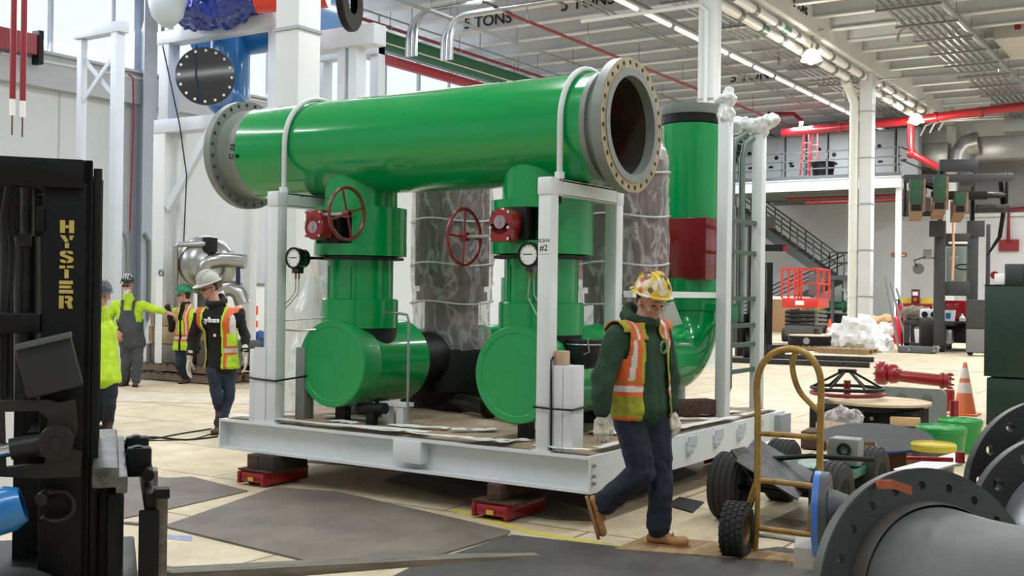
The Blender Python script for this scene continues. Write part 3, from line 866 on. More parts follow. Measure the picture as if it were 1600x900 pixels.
# loose milky film at the back left
DX0 = onp(455, 450, 1, 1.7).x; DX1 = onp(530, 450, 1, 1.7).x
b = B()
n = 44; vs = []; fs = []
for j in range(n+1):
    for i in range(n+1):
        u = i/n; v = j/n
        x = DX0+(DX1-DX0)*u; z = .02+1.93*v
        bul = .18*sin(pi*u)
        e = noise.noise(Vector((u*5, v*4, 2)))*.12+noise.noise(Vector((u*11, v*9, 5)))*.05
        vs.append((x+e*.4, 1.75-bul+e, z+.06*sin(u*7)*(v > .9)))
for j in range(n):
    for i in range(n): a = j*(n+1)+i; fs.append((a, a+1, a+n+2, a+n+1))
b.tri(vs, fs)
t = thing('wrapped_cabinet', 'low cabinet draped in milky white plastic at the left rear of the skid', 'cabinet', (0, 0, 0))
part('plastic_drape', b, FILMW, t, 70)
part('cabinet_body', B().box(DX0+.1, DX1-.1, 1.9, 2.3, .0, 1.75, bev=.02), mat('light_cabinet', (196, 198, 198), .5), t)
solo('pipe_spool', B().tube([(-2.3, 1.6, .62), (-1.7, 1.3, .62), (-1.2, 1.1, .62)], .07, 14).lathe((-1.72, 1.31, .62), (.86, -.5, 0), [(.07, 0), (.1, 0), (.1, .03), (.07, .03)], 14), DKSTEEL, 'grey bent drain pipe lying on the deck under the wrapped pump', 'pipe')
t = thing('pipe_stand', 'small white steel stand under the left green vessel', 'stand', (-2.07, .5, .5))
part('plate', B().box(-.14, .14, -.05, .05, .17, .2), WHITE, t); part('leg', B().box(.03, .1, -.04, .04, 0, .17), WHITE, t); part('leg', B().box(-.12, -.06, -.04, .04, 0, .17), WHITE, t)
t = thing('solenoid_valve', 'black cylinder valve lying under the left vessel', 'valve', (-2.2, .35, .66))
part('body', B().cyl((-.14, 0, -.02), (.14, 0, .0), .045, n=16), BLACK, t); part('mount', B().box(-.04, .04, -.03, .03, -.14, -.04), BLACK, t)
solo('junction_box', B().box(-2.98, -2.72, .8, 1.0, .53, .72, bev=.01), mat('grey_box', (116, 120, 122), .5), 'grey junction box on the deck left of the left vessel', 'box')

# ------------------------------------------------------------------ rear frame posts
t = thing('skid_column', 'tall white post topped with bunched white plastic, right of the green standpipe', 'post', (-.22, 2.83, .5))
part('shaft', B().box(-.05, .05, -.06, .06, 0, 2.78, bev=.006), WHITE, t)
part('foot', B().box(-.1, .1, -.11, .11, 0, .015), WHITE, t)
b = bake(B().ell((0, 0, 2.72), (.075, .085, .12)).ell((0, 0, 2.85), (.11, .11, .05)).ell((.02, 0, 2.93), (.05, .05, .05)), .015)
rough_up(b, .03, 14, 3)
part('plastic_cap', b, FILMW, t, 70, label='bunched white plastic')
t = thing('skid_column', 'rear white post topped with bunched plastic, standing behind the gold hand truck', 'post', (-.22, 3.68, .5))
part('shaft', B().box(-.05, .05, -.06, .06, 0, 2.72, bev=.006), WHITE, t)
b = bake(B().ell((0, 0, 2.72), (.12, .12, .1)).ell((-.18, -.05, 2.74), (.12, .1, .08)).ell((.1, 0, 2.78), (.1, .08, .06)), .016)
rough_up(b, .035, 12, 8)
part('plastic_cap', b, FILMW, t, 70, label='bunched white plastic')
b = B().tube([(-.42, 3.5, 1.1), (-.42, 3.5, 2.95), (-.40, 3.52, 3.08), (-.33, 3.6, 3.16)], .03, 10)
b.tube([(-.34, 3.55, 1.35), (-.34, 3.55, 2.9), (-.32, 3.57, 3.05), (-.26, 3.62, 3.12)], .03, 10)
solo('conduit', b, mat('grey_conduit', (120, 136, 130), .35, metal=.5), 'pair of grey bent conduits rising beside the rear white post', 'conduit')
b = B().tube([(-.3, 3.2, 1.4), (-.3, 3.2, .75), (-.33, 3.1, .6), (-.36, 3.0, .56)], .022, 10)
solo('conduit', b, mat('grey_conduit', (120, 136, 130), .35, metal=.5), 'single grey conduit bending onto the deck between the two rear posts', 'conduit')
for k, z in enumerate((2.27, 1.98, 1.55, 1.30, 1.12, .88)):
    solo('strut_channel', B().box(-.245, -.215, 2.9, 3.62, z, z+.04), mat('green_grey_strut', (70, 92, 84), .5), 'grey-green strut rail bridging the two rear posts, %s from the top' % NTH[k], 'rail', smooth=0)
solo('junction_box', B().box(-.34, -.24, 3.0, 3.25, 1.36, 1.52, bev=.008), mat('small_green_box', (20, 110, 70), .45), 'small green electrical box on the rails between the rear posts', 'box')
solo('cross_rail', B().box(-.34, -.26, 1.11, 2.77, 1.575, 1.625), WHITE, 'white horizontal rail from the header frame to the tall rear post', 'rail', smooth=0)
solo('timber_block', B().cbox((-.42, 2.62, .6), (.16, .42, .14), (0, 0, -.5), bev=.008), WOOD, 'dark wooden block on the deck at the foot of the tall post', 'timber')
solo('pipe_stand', B().box(-.5, -.38, 2.0, 2.12, .5, .72, bev=.006), GREYS, 'short grey stand on the deck behind the walking man', 'stand')

pp = at(1040, 512, 10.0)
solo('paper_sheet', B().cbox((0, 0, 0), (.30, .004, .36), (0, radians(-22), YAW)), mat('paper_white', (216, 214, 210), .7), 'white paper sheet stuck on the green elbow behind the walking man', 'paper', onp(1040, 508, 1, 2.80), smooth=0)
# ------------------------------------------------------------------ foreground left: lift truck mast with carriage and fork
FO = Vector((-.393, -3.312, 0)); FA = radians(52.84)
FU = Vector((cos(FA), sin(FA), 0)); FV = Vector((-sin(FA), cos(FA), 0))
def ff(px, py, y):               # picture point on the truck's plane y -> (x, z)
    a = (px-800)/FPX; b_ = (450-py)/FPX
    d = CR*a + CU*b_ + CF
    t = (y-(CAM-FO).dot(FV))/d.dot(FV)
    P = CAM+d*t
    return ((P-FO).dot(FU), P.z)
t = thing('forklift', 'black forklift mast with yellow stencilled lettering filling the left edge', 'forklift', FO, FA)
NY = -.78
x0, z1 = ff(68, 247, NY); x1, _ = ff(145, 247, NY); x2, z2 = ff(160, 258, NY)
part('mast_rail', B().box(x0, x1, NY, NY+.07, .03, z1, bev=.004).box(x1-.02, x1, NY, NY+.12, .03, z1), MAST, t)
part('mast_rail', B().box(x1+.003, x2, NY+.03, NY+.10, .03, z2-.01, bev=.004), BLACK, t)
part('mast_rail', B().box(x0, x1, -.14, -.07, .03, z1), MAST, t)
part('mast_rail', B().box(x1+.003, x2, -.17, -.1, .03, z2), BLACK, t)
xa, za = ff(0, 290, NY)
part('mast_crosshead', B().box(xa-.5, x1-.03, NY-.02, NY+.05, za, z1-.0, bev=.006).box(xa-.5, x1-.03, -.12, -.06, za, z1).box(x0-.05, x1-.02, NY, -.06, za+.02, z1-.01), MAST, t)
part('mast_crosshead', B().box(x0-.04, x0+.02, NY, -.07, .95, 1.07).box(x0-.04, x0+.02, NY, -.07, .35, .45), MAST, t)
# hoses, lift cylinders, added dark backing
def up(name, pxs, y, r, m, n=12):
    pts = [(ff(px, py, y)[0], y, ff(px, py, y)[1]) for px, py in pxs]
    return part(name, B().tube(pts, r, n), m, t, 60)
up('hose', [(2, 620), (4, 520), (8, 420), (5, 340), (14, 290), (24, 275)], NY+.1, .012, RUBBER)
up('hose', [(12, 620), (14, 500), (20, 400), (14, 340), (20, 300), (30, 280)], NY+.12, .010, RUBBER)
up('lift_cylinder', [(43, 640), (43, 370)], NY+.2, .048, mat('cylinder_black', (14, 15, 17), .35, metal=.2), 20)
up('lift_cylinder_rod', [(43, 370), (43, 290)], NY+.2, .025, DKSTEEL, 14)
up('lift_cylinder', [(20, 640), (20, 380)], NY+.45, .05, mat('cylinder_black', (14, 15, 17), .35, metal=.2), 20)
a_, b_ = ff(28, 365, NY+.1), ff(48, 385, NY+.1)
part('hose_clamp', B().box(a_[0], b_[0], NY+.08, NY+.16, b_[1], a_[1], bev=.004), DKSTEEL, t)
a_, b_ = ff(58, 323, NY), ff(67, 362, NY)
part('rail_stop', B().box(a_[0], b_[0]+.005, NY-.02, NY+.04, b_[1], a_[1], bev=.006), MAST, t)
a_, b_ = ff(-40, 300, NY+.5), ff(66, 520, NY+.5)
part('mast_dark_backing', B().box(a_[0], b_[0], NY+.55, NY+.6, b_[1], a_[1]), BLACK, t)  # dark plate added behind the mast so the gap looks black
a_, b_ = ff(0, 490, NY), ff(63, 512, NY)
part('cross_bracket', B().box(a_[0]-.2, b_[0], NY-.02, NY+.12, b_[1]-.02, a_[1], bev=.006), MAST, t)
# lettering, stencil capitals running down the rail
STY = mat('stencil_yellow', (190, 170, 90), .6, var=.15, vscale=20)
def letter(ch):
    R = {'H': [((0,0),(.36,0),(.36,1),(0,1)), ((.64,0),(1,0),(1,1),(.64,1)), ((.40,.38),(.60,.38),(.60,.62),(.40,.62))],
         'Y': [((0,1),(.36,1),(.62,.58),(.40,.40)), ((.70,.66),(.66,1),(1,1),(.86,.62)), ((.36,0),(.66,0),(.66,.42),(.36,.36))],
         'S': [((.08,.56),(0,.7),(.08,.95),(.46,1),(.46,.80),(.34,.76),(.36,.70),(.95,.46),(1,.3),(.9,.06),(.54,0),(.54,.2),(.66,.24),(.64,.32)), ((.54,1),(.9,.95),(.98,.72),(.66,.72),(.64,.8),(.54,.8)), ((.46,0),(.1,.05),(.02,.28),(.34,.28),(.36,.2),(.46,.2))],
         'T': [((0,.76),(.40,.76),(.40,1),(0,1)), ((.52,.82),(1,.82),(1,1),(.52,1)), ((.36,0),(.66,0),(.66,.70),(.36,.70))],
         'E': [((0,.72),(.98,.72),(.98,1),(.0,1)), ((0,.40),(.86,.40),(.86,.62),(0,.62)), ((0,0),(1,0),(1,.28),(0,.28))],
         'R': [((0,0),(.34,0),(.34,1),(0,1)), ((.42,.8),(.62,.8),(.66,.72),(.62,.6),(.42,.6),(.42,.42),(.56,.42),(.66,0),(1,0),(.86,.5),(1,.7),(.92,.94),(.76,1),(.42,1))]}
    return R[ch]
lx0, lz1 = ff(94, 342, NY); lx1, lz0 = ff(114, 484, NY)
cell = (lz1-lz0)/6
for i, ch in enumerate('HYSTER'):
    b = B(); zb = lz1-cell*(i+1)+cell*.08
    for poly in letter(ch):
        M = Matrix.Translation((lx0, NY-.001, zb)) @ MXZ
        b.plate([(p_[0]*(lx1-lx0), p_[1]*cell*.84) for p_ in poly], [], .002, M)
    part('lettering', b, STY, t, 0, label='yellow stencil letter %s' % ch)
# work light, tilt bracket, tilt cylinder, shackle
c = ff(78, 572, NY-.04)
part('work_light', B().cbox((c[0], NY-.05, c[1]), (.19, .09, .19), (0, radians(-14), 0), .012), mat('lamp_grey', (28, 31, 33), .5, var=.2), t)
part('light_hood', B().cbox((c[0]-.02, NY-.055, c[1]+.092), (.19, .11, .02), (0, radians(-14), 0), .004), mat('lamp_rim', (80, 86, 86), .45), t)
yy = NY-.03
op = [ff(px, py, yy) for px, py in ((0, 625), (78, 623), (92, 628), (118, 622), (122, 668), (112, 700), (128, 706), (126, 742), (60, 745), (0, 742))]
hl = [ff(px, py, yy) for px, py in ((8, 642), (60, 640), (76, 652), (72, 676), (40, 690), (38, 706), (72, 712), (70, 722), (10, 728))]
part('tilt_bracket', B().plate(op, [hl], .04, Matrix.Translation((0, yy, 0)) @ MXZ), mat('cast_black', (18, 18, 19), .5, rgb2=(26, 20, 18), vscale=6, bump=.3), t)
a_, b_, c_ = ff(-60, 716, NY-.1), ff(16, 702, NY-.1), ff(36, 696, NY-.1)
d_ = ff(88, 690, NY-.1)
part('tilt_rod', B().cyl((a_[0], NY-.1, a_[1]), (b_[0], NY-.1, b_[1]), .026, n=20), CHROME, t)
b = B().cyl((b_[0], NY-.1, b_[1]), (d_[0]-.02, NY-.1, d_[1]), .038, .034, n=20).cyl((d_[0], NY-.15, d_[1]), (d_[0], NY-.05, d_[1]), .058, n=24).cyl((d_[0], NY-.17, d_[1]), (d_[0], NY-.14, d_[1]), .022, n=16)
part('tilt_clevis', b, mat('clevis_steel', (36, 36, 37), .45, metal=.3, var=.3), t)
c = ff(88, 790, NY-.03)
ring = [(c[0]+.062*cos(a), NY-.045, c[1]+.055*sin(a)) for a in [radians(160-300*k/24) for k in range(25)]]
part('tow_shackle', B().tube(ring, .011, 10).cyl((c[0]-.05, NY-.07, c[1]+.03), (c[0]-.02, NY-.0, c[1]+.045), .024, n=12), DKSTEEL, t, 60)
a_, b_ = ff(70, 612, NY), ff(130, 900, NY)
# carriage with bars, chain anchors, fork
hx = ff(262, 712, -.86)[0]-.05     # heel face of the forks
t_main = t
def sh(bb): return bb.warp(lambda v: v+Vector((hx, 0, 0)))
ct = part('carriage_bar', sh(B().box(-.21, -.12, -.98, .15, .89, .965, bev=.01).box(-.13, -.09, -.98, .15, .87, .93, bev=.005)), mat('worn_bar_steel', (112, 112, 108), .4, metal=.4, rgb2=(60, 60, 58), vscale=14), t)
part('carriage_bar', sh(B().box(-.13, -.04, -.98, .15, .38, .48, bev=.01)), DKSTEEL, t)
part('carriage_plate', sh(B().box(-.2, -.12, -.72, -.66, .3, .92, bev=.01).box(-.2, -.12, -.2, -.14, .3, .92)), MAST, t)
part('carriage_plate', sh(B().box(-.16, -.1, -.90, -.76, .5, .86, bev=.02)), MAST, t)
b = B()
for y, z in ((-.66, .97), (-.34, .97)): b.cyl((-.05, y-.03, z-.02), (-.05, y+.03, z-.02), .045, n=20).box(-.09, .0, y-.04, y+.03, .88, .99, bev=.01)
part('chain_anchor', sh(b), MAST, t)
part('side_shifter', sh(B().box(-.03, .01, -.93, .1, .78, .86, bev=.01).cyl((-.015, -.8, .9), (-.015, -.2, .9), .022, n=14)), BLACK, t)
def fork(y, z0, zt):
    b = B()
    wd = .06
    prof = [(-.0, zt), (.05, zt), (.05, z0+.07), (.12, z0+.05), (1.2-hx, z0+.03), (1.83-hx, z0+.005), (1.85-hx, z0-.003), (1.83-hx, z0-.006), (.0, z0-.01)]
    b.plate([(p_[0], p_[1]) for p_ in prof], [], wd*2, Matrix.Translation((0, y+wd, 0)) @ MXZ)
    # taper the tip in plan
    b.warp(lambda v: Vector((v.x, y+(v.y-y)*(1 if v.x < 1.55-hx else max(.35, 1-(v.x-1.55+hx)*2.0)), v.z)))
    return part('fork', sh(b), mat('fork_steel', (122, 116, 106), .55, metal=.2, rgb2=(84, 78, 70), vscale=4, stretch=(1, 6, 6)), t, 30)
fork(0, .3, .80)
fork(-.86, .3, .86)
part('fork_lock', sh(B().box(.0, .055, -.96, -.90, .84, .875, bev=.004).box(-.05, .02, -.97, -.93, .56, .80, bev=.006)), MAST, t)
# front wheel
wc = ff(18, 962, NY-.05)
w_ = part('wheel', B().lathe((wc[0]-.02, -1.02, .30), (0, 1, 0), [(.17, 0), (.29, .0), (.30, .02), (.30, .2), (.29, .22), (.17, .22)], 48), RUBBER, t)
part('rim', B().lathe((wc[0]-.02, -1.025, .30), (0, 1, 0), [(0, .04), (.06, .03), (.10, .06), (.165, .03), (.18, .0), (.18, .2)], 40), mat('wheel_rim', (60, 62, 60), .5, var=.2), w_)
part('axle_fender', B().box(wc[0]-.5, x0+.02, -.76, -.1, .2, .55, bev=.03), BLACK, t)
a_, b_ = ff(22, 640, NY+.3), ff(70, 735, NY+.3)
part('bracket_dark_backing', B().box(a_[0], x0+.02, NY+.3, NY+.4, .0, a_[1]+.05), BLACK, t)  # dark backing added behind the tilt bracket to blacken its hole
part('cab_cowl', B().box(-1.7, -1.0, -.8, .1, .35, 1.15, bev=.08), BLACK, t)
# blue cylinder end at the left edge
a_, b_ = ff(-90, 828, NY-.25), ff(36, 788, NY-.25)
pe_ = FO+FU*b_[0]+FV*(NY-.25)+Vector((0, 0, b_[1])); pd_ = (FU*(b_[0]-a_[0])+Vector((0, 0, b_[1]-a_[1]))).normalized()
solo('blue_pipe', B().lathe(pe_-pd_*.5, pd_, [(.0, 0), (.075, 0), (.078, .46), (.06, .5), (.05, .5)], 32), BLUE,
     'short shiny blue pipe end poking in at the lower left edge', 'pipe')

# ------------------------------------------------------------------ floor sheets
RMAT = mat('brown_grey_floor_mat', (124, 112, 102), .6, rgb2=(92, 83, 76), vscale=1.8, bump=.15, bscale=12)
RMAT2 = mat('dark_grey_floor_mat', (82, 79, 76), .6, rgb2=(60, 58, 56), vscale=1.6, bump=.15, bscale=10)
def sheet(pts, th, m, label, z=0.0, name='floor_mat', cat='mat'):
    P = [on(*q) for q in pts]
    c = sum(P, Vector())/len(P)
    solo(name, B().plate([((p_-c).x, (p_-c).y) for p_ in P], [], th), m, label, cat, (c.x, c.y, z), smooth=0)
sheet([(150, 734), (262, 748), (300, 746), (388, 768), (262, 797), (150, 820)], .008, RMAT, 'small grey-brown mat on the floor left, beyond the large brown one')
sheet([(150, 815), (262, 822), (428, 764), (526, 770), (797, 832), (792, 838), (690, 868), (520, 884), (480, 879), (262, 826)], .014, RMAT, 'large brown mat lying on the floor in front of the skid')
sheet([(800, 838), (960, 856), (1275, 888), (1275, 930), (560, 930), (640, 890)], .012, RMAT2, 'dark grey mat at the bottom edge under the fork tip')
sheet([(470, 722), (640, 735), (900, 790), (935, 800), (1090, 740), (1000, 700), (700, 690)], .008, RMAT2, 'wide dark mat lying beneath the skid')
sheet([(640, 740), (790, 770), (900, 795), (935, 815), (860, 812), (700, 778), (600, 752)], .006, RMAT, 'brown mat strip under the front beam of the skid', z=.009)
YTAPE = mat('yellow_floor_tape', (214, 200, 96), .6, var=.2, vscale=12)
sheet([(700, 797), (716, 795), (830, 829), (1000, 858), (998, 862), (826, 834)], .003, YTAPE, 'yellow tape line on the floor in front of the right red skate', name='floor_tape', cat='tape')
BTAPE = mat('blue_floor_tape', (150, 160, 190), .6, var=.3, vscale=12)
sheet([(262, 836), (300, 838), (300, 846), (262, 842)], .003, BTAPE, 'blue tape scrap on the floor at the mast foot', name='floor_tape', cat='tape')
sheet([(425, 896), (465, 876), (470, 880), (432, 899)], .003, BTAPE, 'blue tape scrap on the floor just behind the fork', name='floor_tape', cat='tape')
sheet([(960, 862), (1010, 842), (1110, 850), (1270, 876), (1270, 884), (1100, 872)], .02, PLY, 'thin plywood sheet under the walking man\'s front boot', z=.0, name='plywood_sheet', cat='plywood')
sheet([(1040, 790), (1062, 778), (1100, 786), (1082, 802)], .01, RUBBER, 'small black rubber pad on the floor beside the cart tyre', name='rubber_pad', cat='pad')
def cable(pts, r, m, label, name='cable'):
    P = [on(px, py, r) for px, py in pts]
    c = P[0].copy()
    Q = []
    for i in range(len(P)-1):
        for k in range(4):
            u = k/4
            p0, p1, p2, p3 = P[max(0, i-1)], P[i], P[i+1], P[min(len(P)-1, i+2)]
            Q.append(.5*((2*p1)+(-p0+p2)*u+(2*p0-5*p1+4*p2-p3)*u*u+(-p0+3*p1-3*p2+p3)*u**3))
    Q.append(P[-1])
    solo(name, B().tube([q-c for q in Q], r, 6), m, label, 'cable', c, smooth=60)
cable([(175, 690), (235, 686), (280, 678), (330, 670)], .008, RUBBER, 'thin dark cable on the floor behind the carriage')
cable([(200, 686), (240, 683), (290, 687), (340, 682)], .010, RUBBER, 'dark hose lying on the floor left of the skid corner')
cable([(190, 690), (250, 688), (300, 686), (335, 676)], .006, RUBBER, 'thin cable crossing the dark hose on the floor')

# ------------------------------------------------------------------ gold hand truck
t = thing('hand_truck', 'worn gold tube hand truck with loop handles and black knobbly tyres', 'hand truck', on(1190, 866), radians(0))
O_ = t.location.copy()
D0 = (O_-CAM).dot(CF)
HX = Vector((cos(radians(6)), sin(radians(6)), 0))      # direction across the truck
def hp(px, py, off=0.0):     # picture point in the upright plane of the truck (through O_, along HX)
    nrm = HX.cross(Vector((0, 0, 1)))
    a = (px-800)/FPX; b_ = (450-py)/FPX
    d = CR*a + CU*b_ + CF
    tt = ((O_-CAM).dot(nrm)+off)/d.dot(nrm)
    return CAM+d*tt-O_
def ht(name, pts, r, off=0, m=GOLD, par=None):
    P = [hp(px, py, off) for px, py in pts]
    Q = []
    for i in range(len(P)-1):
        for k in range(5):
            u = k/5
            p0, p1, p2, p3 = P[max(0, i-1)], P[i], P[i+1], P[min(len(P)-1, i+2)]
            Q.append(.5*((2*p1)+(-p0+p2)*u+(2*p0-5*p1+4*p2-p3)*u*u+(-p0+3*p1-3*p2+p3)*u**3))
    Q.append(P[-1])
    return part(name, B().tube(Q, r, 12), m, par or t, 60)
ht('frame_tube', [(1183, 762), (1184, 700), (1184, 640), (1183, 600), (1190, 572), (1206, 553), (1228, 546), (1250, 548), (1268, 560), (1280, 582), (1283, 610), (1282, 660), (1281, 720), (1280, 790), (1276, 850)], .021)
ht('handle_loop', [(1250, 548), (1243, 552), (1238, 566), (1241, 590), (1250, 612), (1266, 630), (1281, 644)], .018, off=-.02)
ht('cross_bar', [(1184, 677), (1230, 680), (1281, 684)], .017)
ht('cross_bar', [(1184, 750), (1230, 755), (1280, 761)], .017)
ht('cross_bar', [(1184, 825), (1230, 831), (1280, 838)], .017)
ht('side_strut', [(1184, 748), (1176, 770), (1168, 800), (1168, 835), (1176, 858)], .018, off=-.05)
ht('side_strut', [(1184, 760), (1183, 810), (1180, 862)], .017, off=.03)
ht('side_strut', [(1276, 770), (1266, 800), (1264, 850)], .016, off=-.05)
ht('axle', [(1140, 834), (1200, 838), (1262, 848), (1300, 852)], .012, m=STEEL)
toe = [hp(1176, 862), hp(1276, 876)]
part('toe_plate', B().hull([toe[0]+Vector((0, 0, 0)), toe[1], toe[0]+Vector((.1, .18, 0)), toe[1]+Vector((.1, .18, 0)), toe[0]+Vector((0, 0, .012)), toe[1]+Vector((0, 0, .012)), toe[0]+Vector((.1, .18, .012)), toe[1]+Vector((.1, .18, .012))]), DKSTEEL, t, 0)
def tyre(parent, c, d, r, wd, tread, rim_m, name='wheel'):
    b = B()
    ri = r*.55
    b.lathe(c, d, [(ri, -wd*.42), (r*.82, -wd*.5), (r*.95, -wd*.46), (r, -wd*.32), (r, wd*.32), (r*.95, wd*.46), (r*.82, wd*.5), (ri, wd*.42)], 48)
    R = frame_z(d)
    if tread == 'knob':
        for k in range(26):
            for j, off in enumerate((-.34, -.12, .12, .34)):
                a = 2*pi*(k+.5*(j % 2))/26
                q = Vector(c)+R @ Vector((r*1.005*cos(a), r*1.005*sin(a), off*wd))
                M = Matrix.Translation(q) @ R.to_4x4() @ Matrix.Rotation(a, 4, 'Z') @ Matrix.Rotation(.5*(1 if j % 2 else -1), 4, 'X')
                b.box(-.006, .006, -.016, .016, -.013, .013, M)
    elif tread == 'rib':
        for off in (-.3, -.1, .1, .3):
            b.lathe(c, d, [(r, off*wd-wd*.07), (r+.006, off*wd-wd*.07), (r+.006, off*wd+wd*.07), (r, off*wd+wd*.07)], 48)
    w_ = part(name, b, RUBBER, parent, 40)
    part('rim', B().lathe(c, d, [(0, -wd*.2), (ri*.3, -wd*.22), (ri*.5, -wd*.1), (ri*.9, -wd*.15), (ri, -wd*.4)], 32).lathe(c, d, [(0, wd*.2), (ri*.3, wd*.22), (ri*.5, wd*.1), (ri*.9, wd*.15), (ri, wd*.4)], 32), rim_m, w_, 40)
    return w_
HS = Vector((cos(radians(4)), sin(radians(4)), 0))
c1 = on(1140, 872)-O_+Vector((0, 0, .165))
tyre(t, c1+Vector((.02, .06, 0)), HX, .165, .15, 'knob', mat('gold_rim', (120, 96, 60), .5, metal=.3))
tyre(t, c1+Vector((.02, .06, 0))+HX*.60, HX, .165, .15, 'knob', mat('gold_rim', (120, 96, 60), .5, metal=.3))

# ------------------------------------------------------------------ cart with big ribbed tyres
c0 = on(1133, 815)
t = thing('yard_cart', 'low cart with big ribbed black tyres behind the gold hand truck', 'cart', (c0.x, c0.y+.12, 0))
RW = .235
tyre(t, (.0, 0, RW), (1, 0, 0), RW, .22, 'rib', mat('dark_rim', (70, 72, 72), .5, var=.3))
tyre(t, (.72, 0, RW), (1, 0, 0), RW, .2, 'rib', mat('dark_rim', (70, 72, 72), .5, var=.3))
tyre(t, (.04, .95, RW), (1, 0, 0), RW, .2, 'rib', mat('dark_rim', (70, 72, 72), .5, var=.3))
tyre(t, (.72, .95, RW), (1, 0, 0), RW, .2, 'rib', mat('dark_rim', (70, 72, 72), .5, var=.3))
part('axle', B().cyl((.0, 0, RW), (.72, 0, RW), .022, n=12), BLACK, t)
part('axle', B().cyl((.0, .95, RW), (.72, .95, RW), .022, n=12), BLACK, t)
part('deck', B().box(.12, .62, -.1, 1.05, RW+.03, RW+.07, bev=.005), BLACK, t)
solo('steel_plate', B().cbox((c0.x+.33, c0.y+.1, .40), (.48, .5, .012), (.25, .5, .2)), DKSTEEL, 'dark tilted steel plate lying on the cart between the ribbed tyres', 'plate', smooth=0)
solo('steel_plate', B().cbox((c0.x+.20, c0.y-.05, .42), (.3, .16, .012), (.1, .8, -.2)), DKSTEEL, 'small pointed grey steel plate propped against the left ribbed tyre', 'plate', smooth=0)
b = B().tube([(c0.x+.1, c0.y+.1, .43), (c0.x+.5, c0.y+.35, .47), (c0.x+.9, c0.y+.5, .46)], .018, 8)
solo('steel_rod', b, BLACK, 'long black bar lying across the cart', 'rod')
solo('green_tray', B().box(c0.x+.2, c0.x+.75, c0.y+.5, c0.y+1.0, .3, .36, bev=.01), mat('teal_tray', (20, 92, 74), .4), 'flat green tray low behind the cart tyres', 'tray')
g = thing('bench_grinder', 'grey machine part with round openings standing on the cart behind the hand truck', 'machine part', (c0.x+.62, c0.y+.75, .37))
part('body', B().box(-.1, .12, -.08, .08, 0, .2, bev=.02), GREYS, g); part('ring', B().lathe((.02, -.085, .12), (0, -1, 0), [(.03, 0), (.05, 0), (.05, .02), (.03, .02)], 20, closed=True), DKSTEEL, g)

# ------------------------------------------------------------------ big flanged spools, lower right
SPOOL = mat('dark_grey_primer', (52, 56, 58), .5, rgb2=(38, 41, 43), vscale=3, bump=.05)
SPOOLB = mat('black_flange_paint', (24, 25, 26), .5, rgb2=(18, 19, 20), vscale=3)
SPOOLG = mat('grey_cone_paint', (82, 85, 83), .5, rgb2=(58, 61, 60), vscale=1.6, bump=.05)
def spool(px, py, dep, r, nrm, label, ring_m=SPOOLB, cone=None, holes=24, hr=.034):
    c = at(px, py, dep)
    n_ = Vector(nrm).normalized()
    t = thing('flanged_spool', label, 'pipe flange', c)
    R = frame_z(n_)
    M = Matrix.Translation((0, 0, 0)) @ R.to_4x4()
    hs = [(r*.87*cos(2*pi*(i+.5)/holes), r*.87*sin(2*pi*(i+.5)/holes)) for i in range(holes)]
    part('flange_ring', B().plate(circ((0, 0), r, 96), [circ((0, 0), r*.70, 64)]+[circ(h, r*hr, 14) for h in hs], .06, M @ Matrix.Translation((0, 0, -.06))), ring_m, t, 40)
    part('rim_edge', B().lathe(-n_*.055, n_, [(r+.001, 0), (r+.002, .0), (r+.002, .05), (r+.001, .05)], 96), mat('rim_edge_worn', (84, 86, 84), .45, metal=.3, var=.3), t, 60)
    if cone: cone(t, n_, r)
    return t
def cone_big(t, n_, r):
    part('weld_neck', B().lathe(-n_*.0, n_, [(r*.76, -.03), (r*.745, .03), (r*.72, .06)], 72), mat('hub_worn', (58, 54, 49), .5, rgb2=(40, 39, 38), vscale=6), t, 60)
    part('reducer_cone', B().lathe(-n_*.0, n_, [(r*.715, .0), (r*.70, .06), (r*.62, .25), (r*.54, .5), (r*.52, .9)], 72), SPOOLG, t, 60)
def pipe_back(t, n_, r):
    part('pipe_body', B().lathe(-n_*.06, -n_, [(r*.70, -.06), (r*.70, .5)], 64), SPOOL, t, 60)
def cone_a(t, n_, r):
    part('weld_neck', B().lathe((0, 0, 0), n_, [(r*.72, -.03), (r*.68, .05), (r*.66, .4)], 64), SPOOL, t, 60)
v1 = (CR*.30-CF*.93+Vector((0, 0, .20)))
spool(1462, 940, 4.05, .48, v1, 'big dark grey pipe flange with bolt holes and a pale cone, lower right corner', SPOOL, cone_big, 22)
v2 = (CR*.15-CF*.98+Vector((0, 0, .12)))
def cone_b(t, n_, r):
    part('weld_neck', B().lathe((0, 0, 0), n_, [(r*.72, -.03), (r*.68, .03), (r*.66, .3), (r*.5, .5)], 64), STEEL, t, 60)
spool(1652, 775, 5.6, .48, v2, 'black pipe flange with round holes, farthest of the three at the right edge', SPOOLB, cone_a, 16, .055)
spool(1668, 845, 5.1, .48, v2, 'black pipe flange with a bright rim, middle of the three at the right edge', SPOOLB, cone_b, 14, .06)
